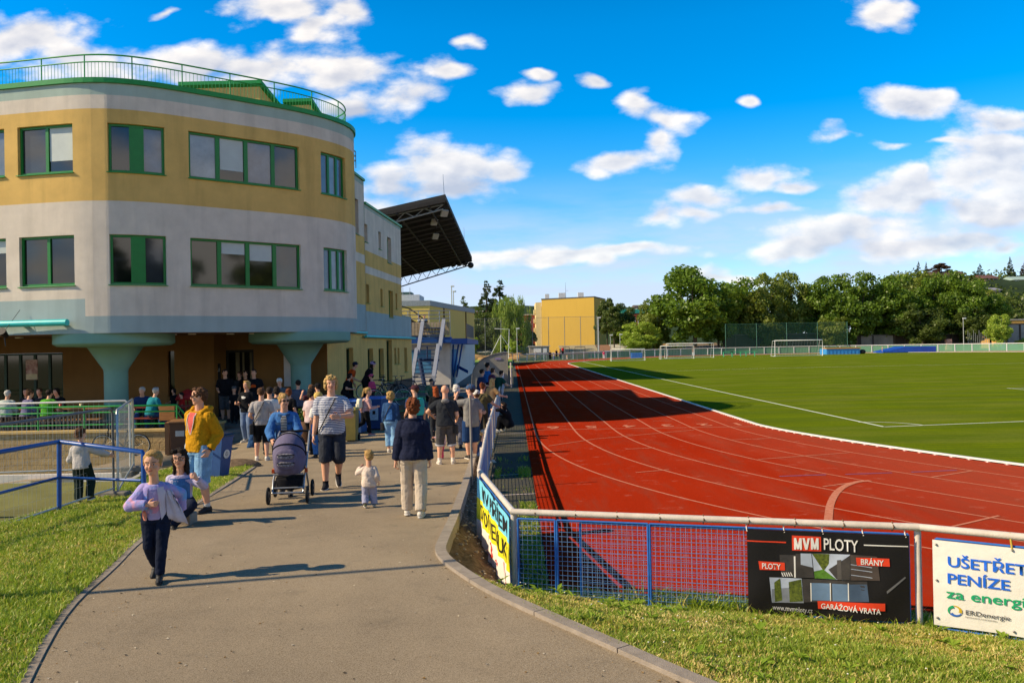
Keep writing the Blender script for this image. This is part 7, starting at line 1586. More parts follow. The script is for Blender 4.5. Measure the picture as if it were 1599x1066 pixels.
# 1 running child in a lilac jacket
p = ppos(246, 903); H = hgt(240, 697, p) * .985
a = Person('child running towards the camera in an open lilac tie-dye jacket and navy joggers', p, H, 192, 'k', hr=5.1, fat=.9, lean=(.02, .10), head=(-.05, -.12), tilt=-.05, ar=(-.18, .40, -.30), pole_r=(1.6, -.2, -.4), al=(.30, -.42, -.72), pole_l=(.5, -.8, .1), fr=(.03, -.09, .085), fl=(-.035, .10, .045), heel=(35, 0), grip=.9)
a.top(LILAC, 'none', -.06, .008, 'sweater', .006); a.legs(NAVYT, 'long', .004, wide=.002); a.shoes(SHB, SOLED); a.hair('short', 'sand', .008); a.face('brown')
a.top(DYE, 'long', .9, .011, 'jacket', .006, sl_off=.008)
a.patch([-.06, .2, .5, .8, 1.0], [(-.092, -.05), (-.09, -.045), (-.09, -.04), (-.1, -.035), (-.075, -.03)], .016, f_('jacket_lining', 'c9c4d4', .06), 'jacket_front')
a.patch([-.06, .2, .5, .8, 1.0], [(-.09, .09), (-.088, .088), (-.088, .088), (-.1, .1), (-.075, .075)], .014, DYE, 'jacket_back', -1)
b = MB(); rows = [[a.surf(t, -.085 * H, .016 * H, 1) + Vector((lerp(0, -.115, i / 6) * w_, lerp(0, -.05, i / 6) * w_ + .014 * math.sin(i * 1.9 + t * 4), -.05 * i / 6 * w_ + .01 * math.sin(i * 1.7))) for i in range(7)] for t, w_ in ((1.0, .25), (.75, .7), (.45, 1.1), (.15, 1.35), (-.08, 1.5))]; fo = b.loft(rows, 0, False, True, closed=False).build('jacket_flap', f_('jacket_lining', 'c9c4d4'), a.o); so = fo.modifiers.new('thick', 'SOLIDIFY'); so.thickness = .012
a.patch([.18, .3, .42, .55], [(-.02, .055), (-.04, .06), (-.035, .062), (-.01, .045)], .016, dye('print_colour', 'c88aa8', '4aa0d0', '343450'), 'print')
a.patch([-.06, .2, .5, .8, 1.0], [(.055, .092), (.05, .09), (.045, .09), (.04, .1), (.035, .075)], .016, DYE, 'jacket_front')
a.patch([-.05, .05, .16, .26], [(.055, .088), (.052, .09), (.05, .09), (.06, .086)], .021, mat('print_red', 'c0503c', .7, .4, 14, col2='d8b09a'), 'print')
# 2 girl with glasses behind
p = Vector((at(281, 700, 10.8).x, 10.8, zt(-4.5, 10.8) - .02)); H = 1.5
a = Person('dark haired girl with glasses sitting and eating, half hidden behind the running child', p, H, 200, 'k', seat=.16, fl=(.06, .22, .045), fr=(.2, .2, .045), head=(-.25, -.05), lean=(0, .08), al=(.18, .62, .12), pole_l=(.5, -.6, -.8), ar=(.1, .3, -.8), grip=1.1)
a.top(f_('pastel_sleeve', 'b8b0cc', .1), 'long', -.1, .012, 'jacket', .008); a.patch([.1, .4, .7, .98], [(-.08, .08)] * 4, .018, DEN, 'vest'); a.patch([.1, .4, .7, .98], [(-.08, .08)] * 4, .018, DEN, 'vest_back', -1); a.legs(NAVYT); a.shoes(SHB, SOLE); a.hair('long', 'dark'); a.face('dark', mat('glasses_thin', '3a2c28', .4), thin=True)
q = bevel(MB().box((0, 0, .07), (.34, .26, .17)).build('stone_block', M_conc), .015); q.location = p; tag(q, 'low concrete block on the lawn edge under the sitting girl', 'block')
# 3 man in mustard hoodie
p = ppos(313, 800); H = hgt(316, 605, p)
a = Person('man in a mustard hoodie and light blue denim shorts looking left', p, H, 152, 'm', head=(-.8, -.02), lean=(-.03, -.02), al=(.02, .02, -.84), pole_l=(.0, -1, 0), ar=(.2, -.1, -.9), pole_r=(.5, -1, 0), fl=(-.045, -.03, .045), fr=(.095, .10, .045), toe=(28, 10), grip=.6)
a.top(MUST, 'long', -.08, .016, 'hoodie', .014, sl_off=.006); a.legs(DENL, 'knee', .012, 'shorts', wide=.004, cuffm=None); a.shoes(SHB, SOLED, WHT); a.hair('short', 'brown'); a.face('brown', LENS)
b = MB(); c_ = a.S + a.ax * .02 * H; b.tube([c_ + a.rt * x * H + a.fw * y * H + Vector((0, 0, z * H)) for x, y, z in ((.055, .045, -.02), (.075, -.01, .015), (.05, -.06, .02), (0, -.075, .01), (-.05, -.06, .02), (-.075, -.01, .015), (-.055, .045, -.02))], .025 * H, 10); b.sph(c_ - a.fw * .085 * H - Vector((0, 0, .03 * H)), (.05 * H, .025 * H, .055 * H)); a.child(b, 'hood', MUST, 1.1, 2, .01)
a.patch([.46, .6, .75, .9, 1.04], [(-.004, .004), (-.019, .019), (-.030, .030), (-.037, .037), (-.035, .035)], .022, CORAL, 'tee'); a.patch([.42, .6, .75, .9, 1.04], [(-.008, -.003), (-.024, -.019), (-.035, -.030), (-.042, -.037), (-.040, -.035)], .024, f_('zip_white', 'cfc8c0'), 'zip_edge'); a.patch([.42, .6, .75, .9, 1.04], [(.003, .008), (.019, .024), (.030, .035), (.037, .042), (.035, .040)], .024, MATS['fabric_zip_white'], 'zip_edge')
for k, L_ in ((.038, .30), (-.036, .12)): b = MB(); b.tube([a.surf(.98 - t, k * H, .027 * H, 1) for t in (0, L_ * .5, L_, L_ * 1.5)], .005, 6); a.child(b, 'drawstring', WHT, 0)
b = MB(); w = a.wr[-1]; d = (a.wr[-1] - a.el[-1]).normalized(); b.cone(w - d * .012, w + d * .012, .035, .035, 14); a.child(b, 'watch', LEA, 0)
# 4 small boy at the handrail
p = ppos(126, 786); H = hgt(125, 668, p)
a = Person('small boy in a pale grey hoodie standing on the blue handrail seen from behind', p + Vector((0, .05, 0)), H, 5, 'k', lean=(-.08, .10), head=(-.4, .0), ar=(.75, .55, -.42), al=(.25, .5, -.55), fl=(-.05, 0, .045), fr=(.07, .06, .075), heel=(0, 10))
a.top(LGREY, 'long', -.12, .015, 'hoodie', .012, .01, sl_off=.006); a.legs(f_('dark_green_trousers', '1c2a26'), 'long', .012, wide=.01); a.shoes(SHB, SOLE); a.hair('fringe_kid', 'brown')
b = MB(); b.sph(a.S - a.fw * .07 * H - Vector((0, 0, .04 * H)), (.075 * H, .035 * H, .07 * H)); a.child(b, 'hood', LGREY, 1, 2)
# 5 woman pushing the pram
p = ppos(447, 772); H = hgt(447, 613, p)
a = Person('woman in denim jacket and sunglasses pushing the grey pram', p, H, 190, 'f', fat=1.02, lean=(0, .12), head=(.5, .0), al=(.05, .62, -.62), ar=(.05, .62, -.62), pole_l=(.7, -.7, -.3), pole_r=(.7, -.7, -.3), fl=(-.05, .12, .045), fr=(.04, -.1, .07), heel=(15, 0), grip=1.3)
a.top(DEN, 'long', .0, .014, 'denim_jacket', .012, sl_off=.005); a.legs(f_('dark_leggings', '20242c')); a.shoes(SHB, SOLED); a.hair('bun', 'sand'); a.face('sand', LENS)
a.patch([.02, .3, .6, .85, 1.0], [(-.026, .026), (-.026, .026), (-.028, .028), (-.03, .03), (-.02, .02)], .022, STRIPE2, 'striped_top')
for k in (1, -1): a.patch([.98, 1.04, 1.06], [(k * .02, k * .05), (k * .022, k * .06), (k * .03, k * .055)], .024, DEND, 'collar'); a.patch([.70, .78], [(k * .035, k * .085)] * 2, .021, DEND, 'pocket_flap')
PB = a
# 6 pram
p = ppos(446, 786); pr = empty('pram', p + Vector((0, .32, .0)), R(187), 'grey lilac pram with silver frame and black wheels pushed towards the camera', 'pram')
M_pram = f_('pram', '6a647e', .12, .3, 12); M_pramd = f_('pram_dark', '1c1c22'); M_alu = mat('pram_aluminium', 'b0b2b6', .3, .08, 9, spec=.6, metal=.6); M_flor = f_('pram_floral', '26242c', .5, .1, 40, col2='a8a4ae')
for x in (-.29, .29):
    for y in (-.30, .34):
        w = MB().tube([(x, y + math.cos(2 * PI * i / 28) * (.12 if y < 0 else .11), .13 + math.sin(2 * PI * i / 28) * .115) for i in range(28)], .020, 8, 0, True).build('wheel', mat('tyre', '18181a', .8), pr); q = MB().cone((x - .02, y, .13), (x + .02, y, .13), .07, .07, 16); q.cone((x - .03, y, .13), (x + .03, y, .13), .025, .025, 10); q.build('rim', mat('rim_dark', '3a3a3e', .4), w)
m = MB()
for x in (-.23, .23): m.tube([(x, .34, .16), (x, .22, .34), (x, -.05, .50), (x * 1.05, -.42, .98), (x * 1.02, -.52, 1.02)], .015, 8).tube([(x, -.30, .14), (x, -.1, .40), (x, .15, .55)], .015, 8)
m.tube([(-.23, .34, .17), (.23, .34, .17)], .014, 8).tube([(-.23, -.30, .15), (.23, -.30, .15)], .014, 8).tube([(-.23, .30, .24), (.23, .30, .24)], .012, 8).tube([(-.23, .26, .44), (.23, .26, .44)], .013, 8); m.build('frame', M_alu, pr)
MB().tube([(-.235, -.52, 1.02), (.235, -.52, 1.02)], .02, 10).build('handle', M_pramd, pr)
b = MB(); b.loft([ring(Vector((0, .02, z)), Vector((1, 0, 0)), Vector((0, 1, 0)), w, d, 20, 3) for z, w, d in ((.20, .19, .25), (.24, .21, .27), (.36, .215, .28))]); b.build('basket', M_pramd, pr)
b = MB(); b.loft([ring(Vector((0, .06, z)), Vector((1, 0, 0)), Vector((0, 1, 0)), w, d, 26, 2.8) for z, w, d in ((.44, .17, .30), (.48, .215, .37), (.60, .235, .40), (.70, .245, .40), (.74, .24, .39))]); b.build('carrycot', M_pram, pr)
b = MB(); rows = []
for i in range(9):
    t_ = R(-8 + 118 * i / 8); rows.append([Vector((.245 * math.cos(u), .10 + .36 * math.cos(t_) * (math.sin(u) ** .7), .70 + .36 * math.sin(t_) * (math.sin(u) ** .7))) for u in [PI * j / 18 for j in range(19)]])
b.loft(rows, 0, False, True, closed=False); hd_ = b.build('hood', M_pram, pr); so = hd_.modifiers.new('thick', 'SOLIDIFY'); so.thickness = .012
for i, mm, wd in ((3, M_pramd, .010), (6, M_pramd, .010), (8, M_pramd, .014)): MB().tube([q + Vector((0, .006, .004)) for q in rows[i]], wd, 6).build('hood_piping', mm, hd_)
q_ = MB().loft([[p_ * 1.0 + Vector((0, .012, .012)) for p_ in rows[6][4:15]], [p_ + Vector((0, .012, .014)) for p_ in rows[7][4:15]]], 0, False, True, closed=False); q_.build('floral_panel', M_flor, hd_)
b = MB(); b.loft([ring(Vector((0, y, .69)), Vector((1, 0, 0)), Vector((0, 0, 1)), w, h_, 20, 2.6) for y, w, h_ in ((.40, .12, .12), (.455, .17, .16), (.475, .16, .15), (.482, .12, .11))]); ap = b.build('apron', M_pram, pr)
for z, h_ in ((.74, .045), (.62, .04)): MB().loft([ring(Vector((0, .484, z)), Vector((1, 0, 0)), Vector((0, 0, 1)), .125, h_, 18, 2.6), ring(Vector((0, .505, z)), Vector((1, 0, 0)), Vector((0, 0, 1)), .11, h_ * .8, 18, 2.6)]).build('pocket', M_flor, ap); MB().tube([(-.13, .495, z + h_ * .5), (0, .51, z + h_ * .3), (.13, .495, z + h_ * .5)], .008, 6).build('piping', M_pramd, ap)
for x in (-.25, .25): MB().box((x, .1, .47), (.04, .05, .06)).build('clip', mat('clip_orange', 'c8501c', .5), pr)
# 7 man in striped shirt
p = ppos(520, 762); H = hgt(515, 586, p)
a = Person('fair haired man in a striped T-shirt and dark shorts walking towards the camera', p, H, 190, 'm', fat=1.08, head=(.1, .0), lean=(.0, .03), ar=(.16, .06, -.96), al=(-.10, .58, -.40), pole_l=(.9, -.4, -.6), fr=(.06, .05, .045), fl=(-.045, -.10, .10), heel=(0, 40), grip=.7, toe=(10, 6))
a.top(STRIPE, 'short', -.10, .014, 'striped_shirt', .012, .006); a.legs(SLATE, 'knee', .009, 'shorts', wide=.004); a.shoes(f_('canvas_black', '26262c'), SOLE, BLK, True); a.hair('shaggy', 'blond'); a.face('sand')
bag_on(a, LEA, 'black sling bag strap worn across the striped shirt', -1, (.2, .07, .16), .1, -.1, 'sling_bag', .035)
b = MB()
for k in (1, -1): w = a.wr[k]; d = (w - a.el[k]).normalized(); b.cone(w - d * .012, w + d * .01, .034, .034, 14)
a.child(b, 'wrist_bands', mat('watch_steel', 'a8a8a8', .3), 0)
# 8 toddler
p = ppos(577, 792); H = hgt(574, 702, p)
a = Person('toddler in cream sweater and pale trousers walking away', p, H, 8, 't', head=(.5, .0), al=(.25, .55, .05), pole_l=(.8, -.3, -.8), ar=(.3, -.02, -.85), fl=(-.07, -.06, .07), fr=(.08, .05, .05), heel=(25, 0))
a.top(CREAM, 'long', -.1, .02, 'sweater', .010, .01, sl_off=.008); a.legs(f_('pale_trousers', '9a9cb4', .1), 'long', .016, wide=.012); a.shoes(f_('shoe_olive', '5a6048'), SOLE); a.hair('fringe_kid', 'sand')
# 9 woman in navy jacket
p = ppos(647, 806); H = hgt(640, 622, p)
a = Person('copper haired woman in a navy jacket and stone trousers walking away', p, H, 2, 'f', fat=1.06, head=(.25, .0), lean=(0, .02), al=(.20, -.02, -.96), ar=(.18, .06, -.96), fl=(-.065, .06, .045), fr=(.06, -.08, .055), heel=(0, 12), grip=.9)
a.top(NAVY, 'long', -.10, .016, 'jacket', .012, .006, sl_off=.007); a.legs(STONE, 'long', .009, wide=.010); a.shoes(SHW, SOLE); a.hair('wavy', 'copper')
b = MB(); c_ = a.S + a.ax * .03 * H; b.tube([c_ + a.rt * math.cos(t) * .052 * H + a.fw * math.sin(t) * .048 * H for t in [2 * PI * i / 14 for i in range(14)]], .014 * H, 8, 0, True); a.child(b, 'collar', NAVY, 1, 2)
# 10 denim girl
p = ppos(611, 706); H = hgt(609, 611, p)
a = Person('girl with curly fair hair in a denim jacket and light jeans seen from behind', p, H, -8, 'f', lean=(0, .03), al=(.12, .1, -.95), ar=(.15, .2, -.9), fl=(-.05, .03, .045), fr=(.05, -.04, .05))
a.top(DEND, 'long', -.02, .014, 'denim_jacket', .01, sl_off=.006); a.legs(DENL, 'crop', .012, 'jeans', wide=.012); a.shoes(SHW, SOLE); a.hair('curly', 'sand'); a.patch([.1, .4, .7], [(-.05, .05)] * 3, .019, DEN, 'back_panel', -1)
bag_on(a, LEA, 'small black bag with lime tag at the hip of the denim girl', 1, (.16, .1, .22), -.15)
# 11 ponytail girl with white backpack
p = ppos(571, 680); H = hgt(577, 604, p) * 1.0
a = Person('girl with long ponytail in a pale pink top running to the right', p, H, -60, 'k', lean=(0, .15), head=(-.2, 0), ar=(.1, .6, -.35), al=(.1, -.3, -.7), fl=(-.05, -.22, .16), fr=(.05, .08, .045), heel=(0, 45))
a.top(ROSE, 'long', -.05, .011, 'top', .008); a.legs(BLK, 'long', .005); a.shoes(SHP, SOLE); a.hair('pony', 'sand'); backpack(a, mat('pack_white', 'd8d4bc', .7, .08, 5), 'small cream backpack on the running ponytail girl', (.26, .17, .34))
# 12 bald man
p = ppos(697, 724); H = hgt(690, 601, p)
a = Person('bald man in a charcoal T-shirt and grey denim shorts with shoulder bag, seen from behind', p, H, 6, 'm', fat=1.12, al=(.18, .40, -.55), pole_l=(1.0, -.7, -.2), ar=(.15, .35, -.7), fl=(-.085, 0, .045), fr=(.085, 0, .045), head=(0, -.06), skin=SKIN, toe=(12, 12))
a.top(CHAR, 'short', -.10, .013, 'tee', .012, .006); a.legs(GJEAN, 'knee', .010, 'shorts', cuffm=f_('cuff_pale', 'a8a8ac')); a.shoes(SHW, SOLE, WHT); bag_on(a, LEA, 'black shoulder bag hanging at the right hip of the bald man', -1, (.26, .1, .22), -.12)
b = MB(); b.sph(a.S - a.fw * .06 * a.H + Vector((0, 0, .01)), (.1, .05, .06)); a.child(b, 'hood', GRYT, 1, 2)
# 13 small child in pink behind him
p = onpath(690, 716); H = .92
a = Person('small child in pink clothes half hidden behind the bald man', p, H, 120, 't', al=(.3, .5, -.4), ar=(.3, .5, -.4)); a.top(f_('white_pink', 'd8c0c4', .2), 'long', -.1, .014); a.legs(PINK, 'long', .013); a.shoes(SHP, SOLE); a.hair('short', 'sand')
# 14 boy in grey with cap
p = ppos(737, 716); H = hgt(735, 600, p)
a = Person('boy in a grey T-shirt, blue shorts and blue cap beside the path fence', p, H, 20, 'k', hr=6.7, head=(.9, 0), al=(.25, .55, .28), pole_l=(.6, -.4, -.9), ar=(.2, .2, -.85), fl=(-.045, 0, .045), fr=(.045, 0, .045))
a.top(GRYT, 'short', -.16, .016, 'tee', .012, .01); a.legs(f_('blue_shorts', '1e3a66'), 'knee', .014, 'shorts', wide=.01); a.shoes(SHB, SOLE); a.hair('short', 'brown'); a.cap(NAVYC); a.face('brown')
# 15 grey haired person in black
p = onpath(714, 700); H = hgt(712, 600, p)
a = Person('grey haired person in a black T-shirt between the bald man and the capped boy', p, H, 10, 'f', head=(.3, 0), al=(.15, .3, -.7), ar=(.1, .3, -.7)); a.top(BLK, 'short', -.1, .013); a.legs(f_('patterned_grey', '7a7880', .4, .3, 30), 'long', .012); a.shoes(SHB, SOLED); a.hair('mid', 'white'); bag_on(a, LEA, 'black bag at the side of the grey haired person', -1, (.26, .14, .28), .1)
# 16 man with teal backpack
p = onpath(650, 706); H = hgt(645, 601, p)
a = Person('man in a dark red cap and navy T-shirt carrying a turquoise backpack', p, H, 25, 'm', head=(.9, 0), fl=(-.06, 0, .045), al=(.12, .3, -.75)); a.top(f_('navy_tee', '24385e'), 'short', -.1, .013); a.legs(CHAR, 'long', .009); a.shoes(SHB, SOLED); a.hair('short', 'brown'); a.cap(PLUM); backpack(a, mat('pack_turquoise', '2aa79a', .6, .1, 6), 'turquoise backpack on the man in the dark red cap')
# 17 red haired woman, 18 cyclist
p = onpath(682, 690); H = hgt(684, 603, p)
a = Person('woman with long red hair standing behind the bald man', p, H, 15, 'f', head=(.2, 0)); a.top(BLK, 'long', -.1, .013); a.legs(CHAR); a.shoes(SHB, SOLED); a.hair('long', 'red')
p = onpath(672, 650); H = hgt(676, 590, p)
a = Person('cyclist in a sage green T-shirt and dark helmet with his bicycle', p, H, -150, 'm', lean=(0, .25), head=(.2, 0), al=(.2, .7, -.45), ar=(.2, .7, -.45)); a.top(SAGE, 'short', -.1, .013); a.legs(BLK, 'short', .01, 'shorts'); a.shoes(SHB, SOLED); a.hair('short', 'dark'); a.cap(mat('helmet_dark', '1c2426', .4), helmet=True)
c_ = dupb('black bicycle held by the cyclist in the green T-shirt'); put_bike(c_, (p.x - .55, p.y - .35, p.z), R(-95))
# 19-24 spectators along the fence
p = onpath(752, 690); H = hgt(757, 597, p)
a = Person('woman with auburn hair tied up in an olive T-shirt leaning on the path fence', p, H, -25, 'f', fat=1.1, lean=(.05, .08), head=(.1, 0), ar=(.4, .6, -.5), al=(.2, .1, -.9)); a.top(OLIVE, 'short', -.1, .016, disp=.012); a.legs(f_('khaki_dark', '4a4236'), 'long', .011); a.shoes(SHB, SOLE); a.hair('bun', 'copper'); bag_on(a, LEA, 'dark strap bag across the back of the woman in olive', 1, (.2, .08, .16), .1)
p = onpath(767, 668); H = hgt(770, 590, p)
a = Person('woman with long blonde hair at the path fence', p, H, -40, 'f', lean=(0, .12), ar=(.4, .6, -.4)); a.top(f_('tan_top', 'b08a5c'), 'short', -.08, .012); a.legs(DEND, 'long', .01); a.shoes(SHW, SOLE); a.hair('long', 'blond')
p = onpath(752, 644); H = hgt(755, 576, p)
a = Person('dark haired man in a navy T-shirt watching the track', p, H, -60, 'm', fat=1.15, lean=(0, .06), head=(-.1, 0), ar=(.2, .5, -.5)); a.top(f_('navy_tee', '24385e'), 'short', -.1, .014); a.legs(BLK); a.shoes(SHB, SOLED); a.hair('short', 'dark')
p = onpath(777, 640); H = hgt(780, 577, p)
a = Person('dark haired boy in a dark green top leaning over the path fence', p, H, -50, 'm', lean=(.05, .3), ar=(.3, .6, -.3), al=(.3, .6, -.3)); a.top(f_('bottle_green', '1c4a3c'), 'short', -.1, .012); a.legs(CHAR); a.shoes(SHB, SOLED); a.hair('short', 'dark')
p = onpath(767, 632); H = hgt(768, 574, p)
a = Person('person in a plum top partly hidden between the navy and green spectators', p, H, -60, 'f', lean=(0, .15), ar=(.3, .5, -.4)); a.top(f_('plum_top', '6e3a4e'), 'short', -.1, .012); a.legs(NAVYT); a.shoes(SHB); a.hair('mid', 'brown')
p = onpath(762, 622); H = hgt(763, 566, p)
a = Person('child in a bright blue top at the far end of the fence spectators', p, H, -30, 'k'); a.top(f_('bright_blue', '2f6fb8'), 'long', -.1, .012); a.legs(NAVYT); a.shoes(SHB); a.hair('short', 'dark')
p = onpath(720, 690); H = hgt(742, 607, onpath(742, 690))
a = Person('person in a white cap behind the boy in the blue cap', onpath(745, 694), H, -10, 'k', head=(.5, 0)); a.top(f_('grey_top', '6a6a70'), 'short', -.1, .012); a.legs(CHAR); a.shoes(SHB); a.hair('short', 'brown'); a.cap(WHT)
p = onpath(752, 722); H = .98
a = Person('toddler in a grey sun hat sitting at the foot of the path fence', p, H, -80, 't', seat=.12, fl=(-.1, .22, .05), fr=(.1, .22, .05), lean=(0, .12), head=(0, -.2)); a.top(f_('navy_tee', '24385e'), 'short', -.1, .014); a.legs(SLATE, 'short', .013, 'shorts'); a.shoes(SHW, SOLE); a.hair('short', 'sand'); a.cap(f_('sun_hat', '7c868e'))
q = onz(789, 672, 0.0)
a = Person('person in black crouching on the track side and reaching up to the fence rail', Vector((-.12, q.y, -.03)), 1.55, 75, 'f', seat=.10, lean=(-.1, .25), fl=(-.08, .22, .045), fr=(.10, .18, .045), ar=(.3, .75, .55), al=(.3, .72, .5), head=(.1, .1), group='people at the stadium'); a.top(BLK, 'long', -.05, .013); a.legs(BLK, 'long', .012, wide=.01); a.shoes(SHW, SOLE); a.hair('long', 'dark')
# ---- people by the building
def pyz(px, Y, z, py=620): return Vector((at(px, py, Y).x, Y, z))
def bystander(lab, px, Y, z, ytop, face, kind, topm, botm, hair, sleeve='short', blen='long', shoe=SHB, cap=None, fat=1., **kw):
    p = pyz(px, Y, z); H = kw.pop('H', None) or hgt(px, ytop, p); hs_, hc = hair; fc = kw.pop('fc', False); a = Person(lab, p, H, face, kind, fat=fat, **kw); a.top(topm, sleeve, -.1, .013); a.legs(botm, blen, .01); a.shoes(shoe, SOLE if shoe is SHW else SOLED); a.hair(hs_, hc)
    if cap: a.cap(cap)
    if fc: a.face('brown')
    return a
def zq(px, py): return onpath(px, py)
p = zq(386, 690); a = bystander('woman in a black T-shirt and jeans smiling near the entrance', 386, p.y, p.z, 594, 170, 'f', BLK, f_('jeans_grey', '6a7c98', .2, .4), ('mid', 'sand'), shoe=SHW, fc=True, al=(.2, .45, -.5), ar=(.1, .5, -.45)); a.patch([.7, .78, .85], [(.01, .05), (-.02, .06), (.02, .06)], .02, WHT, 'print')
p = zq(408, 718); a = bystander('man in a light grey T-shirt and black shorts with a crossbody bag, back turned', 408, p.y, p.z, 605, 12, 'm', f_('heather_tee', 'a09a98'), BLK, ('short', 'brown'), blen='knee', shoe=SHW, al=(.15, .4, -.6), ar=(.15, .4, -.6)); bag_on(a, LEA, 'dark crossbody bag hanging at the left hip of the man in light grey', 1, (.24, .1, .26), -.12)
p = zq(394, 715); hj = MB().loft([ring(Vector((p.x + .02 * i, p.y - .05, p.z + .28 + .085 * i)), Vector((1, 0, 0)), Vector((0, 1, 0)), .13 - .008 * i, .07, 14) for i in range(7)]); ho = hj.build('jacket', DEND); blend(ho, .012, 2, .02); tag(ho, 'dark blue jacket hanging from the bag of the man in light grey', 'jacket')
p = zq(421, 712); bystander('man in a white T-shirt right of the man with the crossbody bag', 421, p.y + .5, p.z, 604, 20, 'm', WHT, CHAR, ('short', 'dark'))
p = zq(433, 700); bystander('dark haired woman in a black cardigan behind the pram', 432, p.y + .4, p.z, 603, 10, 'f', BLK, CHAR, ('mid', 'dark'), sleeve='long')
p = zq(452, 700); bystander('auburn haired woman in black behind the woman with the pram', 451, p.y + .8, p.z, 606, -10, 'f', BLK, DEND, ('mid', 'copper'))
bystander('man in a plaid shirt and white cap in front of the white board', 437, 27.6, -.08, 590, 190, 'm', f_('plaid', '6a7074', .5, .2, 30, col2='3a4a54'), CHAR, ('short', 'grey'), cap=WHT, fc=True)
bystander('grey shirted man beside the right blue column', 466, 27.2, -.08, 593, 10, 'm', f_('slate_shirt', '4c5464'), CHAR, ('short', 'dark'), fat=1.2)
p = zq(497, 714); a = bystander('child in a yellow cap and white T-shirt, half hidden by the striped man', 497, p.y, p.z, 612, 20, 'k', WHT, DEN, ('short', 'blond'), cap=f_('yellow_cap', 'd0b060'))
p = zq(489, 712); bystander('woman in black leggings standing left of the child in the yellow cap', 486, p.y + .3, p.z, 606, -30, 'f', f_('rose_white', 'c8b4b4'), BLK, ('mid', 'dark'))
bystander('man in a black cap behind the child in the yellow cap', 497, 24.6, -.1, 598, 40, 'm', BLK, CHAR, ('short', 'dark'), cap=BLK)
bystander('man holding a phone to his ear left of the man in the black cap', 487, 25.3, -.1, 600, 60, 'm', f_('maroon', '5a2a2c'), CHAR, ('short', 'brown'), al=(.2, .3, .3), pole_l=(.8, -.2, -.8))
# group in the dark entrance
for lab, px, Y, yt, face, kind, tm, bm__, hr_, kw in [
    ('tall man in black and grey shorts at the left of the dark entrance', 352, 28.4, 576, 200, 'm', BLK, GJEAN, ('short', 'dark'), dict(blen='knee', fat=1.15, fc=True)),
    ('child in a skull cap and black clothes in the dark entrance', 366, 27.9, 602, 190, 'k', BLK, BLK, ('short', 'dark'), dict(cap=f_('print_cap', '5a5a5c', .6, .1, 40))),
    ('man in dark grey at the back of the entrance', 375, 29.6, 580, 180, 'm', CHAR, BLK, ('short', 'brown'), dict(fc=True)),
    ('person in dark clothes left of the broad man in the entrance', 384, 29.4, 578, 170, 'm', BLK, CHAR, ('short', 'dark'), dict()),
    ('broad man in black with orange print right in the entrance', 397, 28.2, 576, 190, 'm', BLK, CHAR, ('short', 'dark'), dict(fat=1.25, fc=True)),
    ('boy in a red T-shirt in the shade by the red parasol', 284, 27.2, 612, 100, 'k', RED, CHAR, ('short', 'dark'), dict(hr=6.4)),
    ('dark dressed woman standing left of the boy in red', 272, 27.8, 606, 150, 'f', BLK, BLK, ('mid', 'dark'), dict())]:
    a = bystander(lab, px, Y, .2, yt, face, kind, tm, bm__, hr_, **kw)
    if 'orange print' in lab: a.patch([.5, .6, .7], [(-.04, .04), (-.05, .05), (-.03, .03)], .02, ORNG, 'print')
# seated at the terrace tables (backs to the railing)
def sitter(lab, px, Y, ytop, face, kind, topm, hair, sleeve='short', **kw):
    p = pyz(px, Y, .2, 640); zt_ = at(px, ytop, Y).z; H = kw.pop('H', 1.72); a = Person(lab, p, H, face, kind, seat=zt_ - .2 - (.485 if kind != 'k' else .515) * H - .065 * H if False else .46, lean=(0, .22), fl=(-.09, .26, .045), fr=(.09, .26, .045), al=(.1, .55, -.45), ar=(.1, .55, -.45), **kw); a.top(topm, sleeve, -.1, .013); a.legs(DEND, 'long', .01); a.shoes(SHB); a.hair(*hair); return a
sitter('white haired man in a pale shirt seated at the left end of the bench', 8, 25.1, 604, 5, 'm', f_('pale_shirt', 'b4bcb4'), ('short', 'white'), 'long', fat=1.2)
sitter('woman in a lilac grey top with tied hair seated on the bench', 40, 25.1, 608, -20, 'f', f_('lilac_grey', '6c6888'), ('bun', 'brown'), 'long')
sitter('man in a bright green T-shirt seated on the bench', 73, 25.1, 605, 0, 'm', GREEN, ('short', 'dark'))
sitter('man with glasses on the far side of the terrace table facing the camera', 46, 26.5, 602, 180, 'm', f_('dark_check', '2c2a30'), ('short', 'dark'), 'long')
sitter('dark haired man in black leaning over the right end of the terrace table', 95, 26.3, 605, 165, 'm', BLK, ('mid', 'dark'), 'long', fat=1.15)
sitter('dark dressed person on the far bench behind the man in green', 68, 26.5, 604, 170, 'm', CHAR, ('short', 'brown'), 'long')
sitter('grey haired man in a teal polo seated at the reddish table', 236, 25.1, 605, -35, 'm', TEAL, ('short', 'grey'), 'short', fat=1.15)
sitter('man in dark navy seated across from the man in teal', 223, 25.9, 608, 200, 'm', f_('navy_tee', '24385e'), ('short', 'grey'))
# on the ramp
bystander('long haired woman in black with a lilac cap bending over a child on the ramp', 571, 30.6, .52, 577, -70, 'f', BLK, BLK, ('long', 'dark'), sleeve='long', cap=f_('lilac_cap', '9a8ab0'), lean=(0, .4), H=1.72)
bystander('child in a pink helmet and pink jacket on the ramp', 581, 30.2, .52, 587, 60, 'k', PINK, BLK, ('short', 'dark'), sleeve='long', H=1.2, cap=f_('pink_cap', 'c8567a'))
bystander('man in an orange T-shirt and dark cap on the ramp', 545, 30.8, .52, 592, -80, 'm', ORNG, BLK, ('short', 'dark'), cap=f_('navy_cap', '1c2238'), lean=(0, .35), H=1.7)
bystander('dark haired woman in black squatting beside the man in orange', 538, 30.1, .52, 602, -70, 'f', BLK, BLK, ('mid', 'dark'), H=1.6, lean=(0, .3), hipdrop=.2)
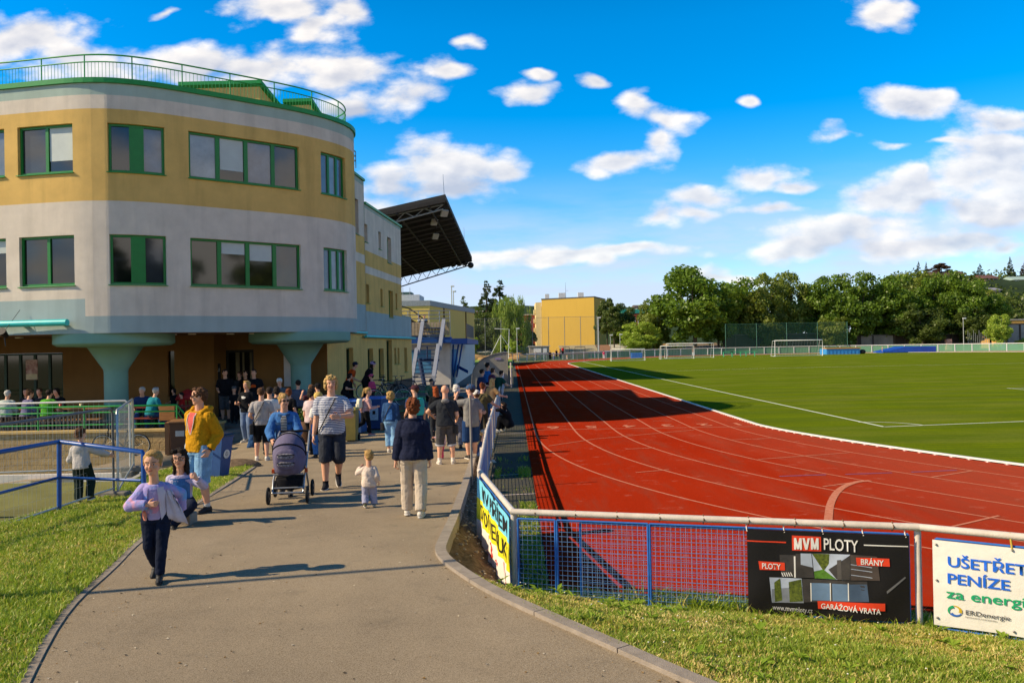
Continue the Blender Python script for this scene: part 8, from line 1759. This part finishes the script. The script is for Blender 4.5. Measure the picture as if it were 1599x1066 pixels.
# on the stand balcony
bystander('left of two people in dark striped tops on the stand balcony', 657, 52.9, 3.3, 492, 100, 'm', stripes('fabric_bw', '1c1c20', 'c8c8c8', 5), CHAR, ('short', 'dark'))
bystander('right of two people in dark striped tops on the stand balcony', 665, 52.9, 3.3, 491, 200, 'm', MATS['fabric_bw'], CHAR, ('short', 'dark'))
# far away
def farp(lab, px, py, ytop, tm, bm__, face=0, Y=None, **kw):
    Y = Y or 90; p = at(px, py, Y); H = at(px, ytop, Y).z - p.z; a = Person(lab, Vector((p.x, Y, p.z)), H, face, 'm', **kw); a.top(tm, 'short', -.1, .014); a.legs(bm__, 'long', .012); a.shoes(SHB); a.hair('short', 'dark'); return a
a = farp('rider in a pale top walking a bicycle at the far end of the plaza', 735, 577, 559, f_('mint', '9ab8b0'), BLK, -80, 86); c_ = dupb('far bicycle walked past the end of the stand'); put_bike(c_, (a.o.location.x - .45, 85.6, a.o.location.z), 0)
farp('person in a white top standing at the far end of the plaza', 758, 578, 557, f_('white_grey', 'b4b2b4'), NAVYT, 180, 84)
farp('person in grey lilac beside the far white-topped person', 754, 578, 566, f_('grey_lilac', '77738c'), CHAR, 160, 84)
for lab, px, py, yt, tm, bm__ in [('far spectator in grey and rust at the left of the far railing', 823.5, 564, 550.5, LGREY, f_('rust', '8a4a3a')), ('far spectator in white and red by the hut', 837, 563, 549.5, f_('white_red', 'd0b0b0'), f_('crimson', 'a03844')), ('far spectator in black at the railing right of the hut', 859, 562, 547, BLK, BLK), ('far spectator in white and blue at the railing', 865, 561, 551, WHT, f_('far_blue', '4a66a8')), ('far spectator holding a black umbrella near the railing', 869, 558, 545, BLK, BLK), ('far spectator with black trousers left of the one in red', 874, 559, 546, f_('skin_top', 'b88a70'), BLK), ('far spectator in a red top raised above the railing', 879, 555, 540.5, RED, BLK), ('far spectator in pale yellow by the crates', 885.5, 561, 553, f_('pale_yellow', 'd0c49a'), WHT), ('far walker in a pink top and white trousers', 943, 560, 547, PINK, WHT), ('far goalkeeper child in orange inside the left goal', 1082, 556, 544, f_('salmon', 'd88a6a'), WHT), ('far person in pale pink by the blue mat', 1378, 549, 540, f_('pale_pink', 'd8b4b0'), f_('pale_pink', 'd8b4b0'))]:
    farp(lab, px, py, yt, tm, bm__, rnd.choice((0, 60, 180, 240)), 138)
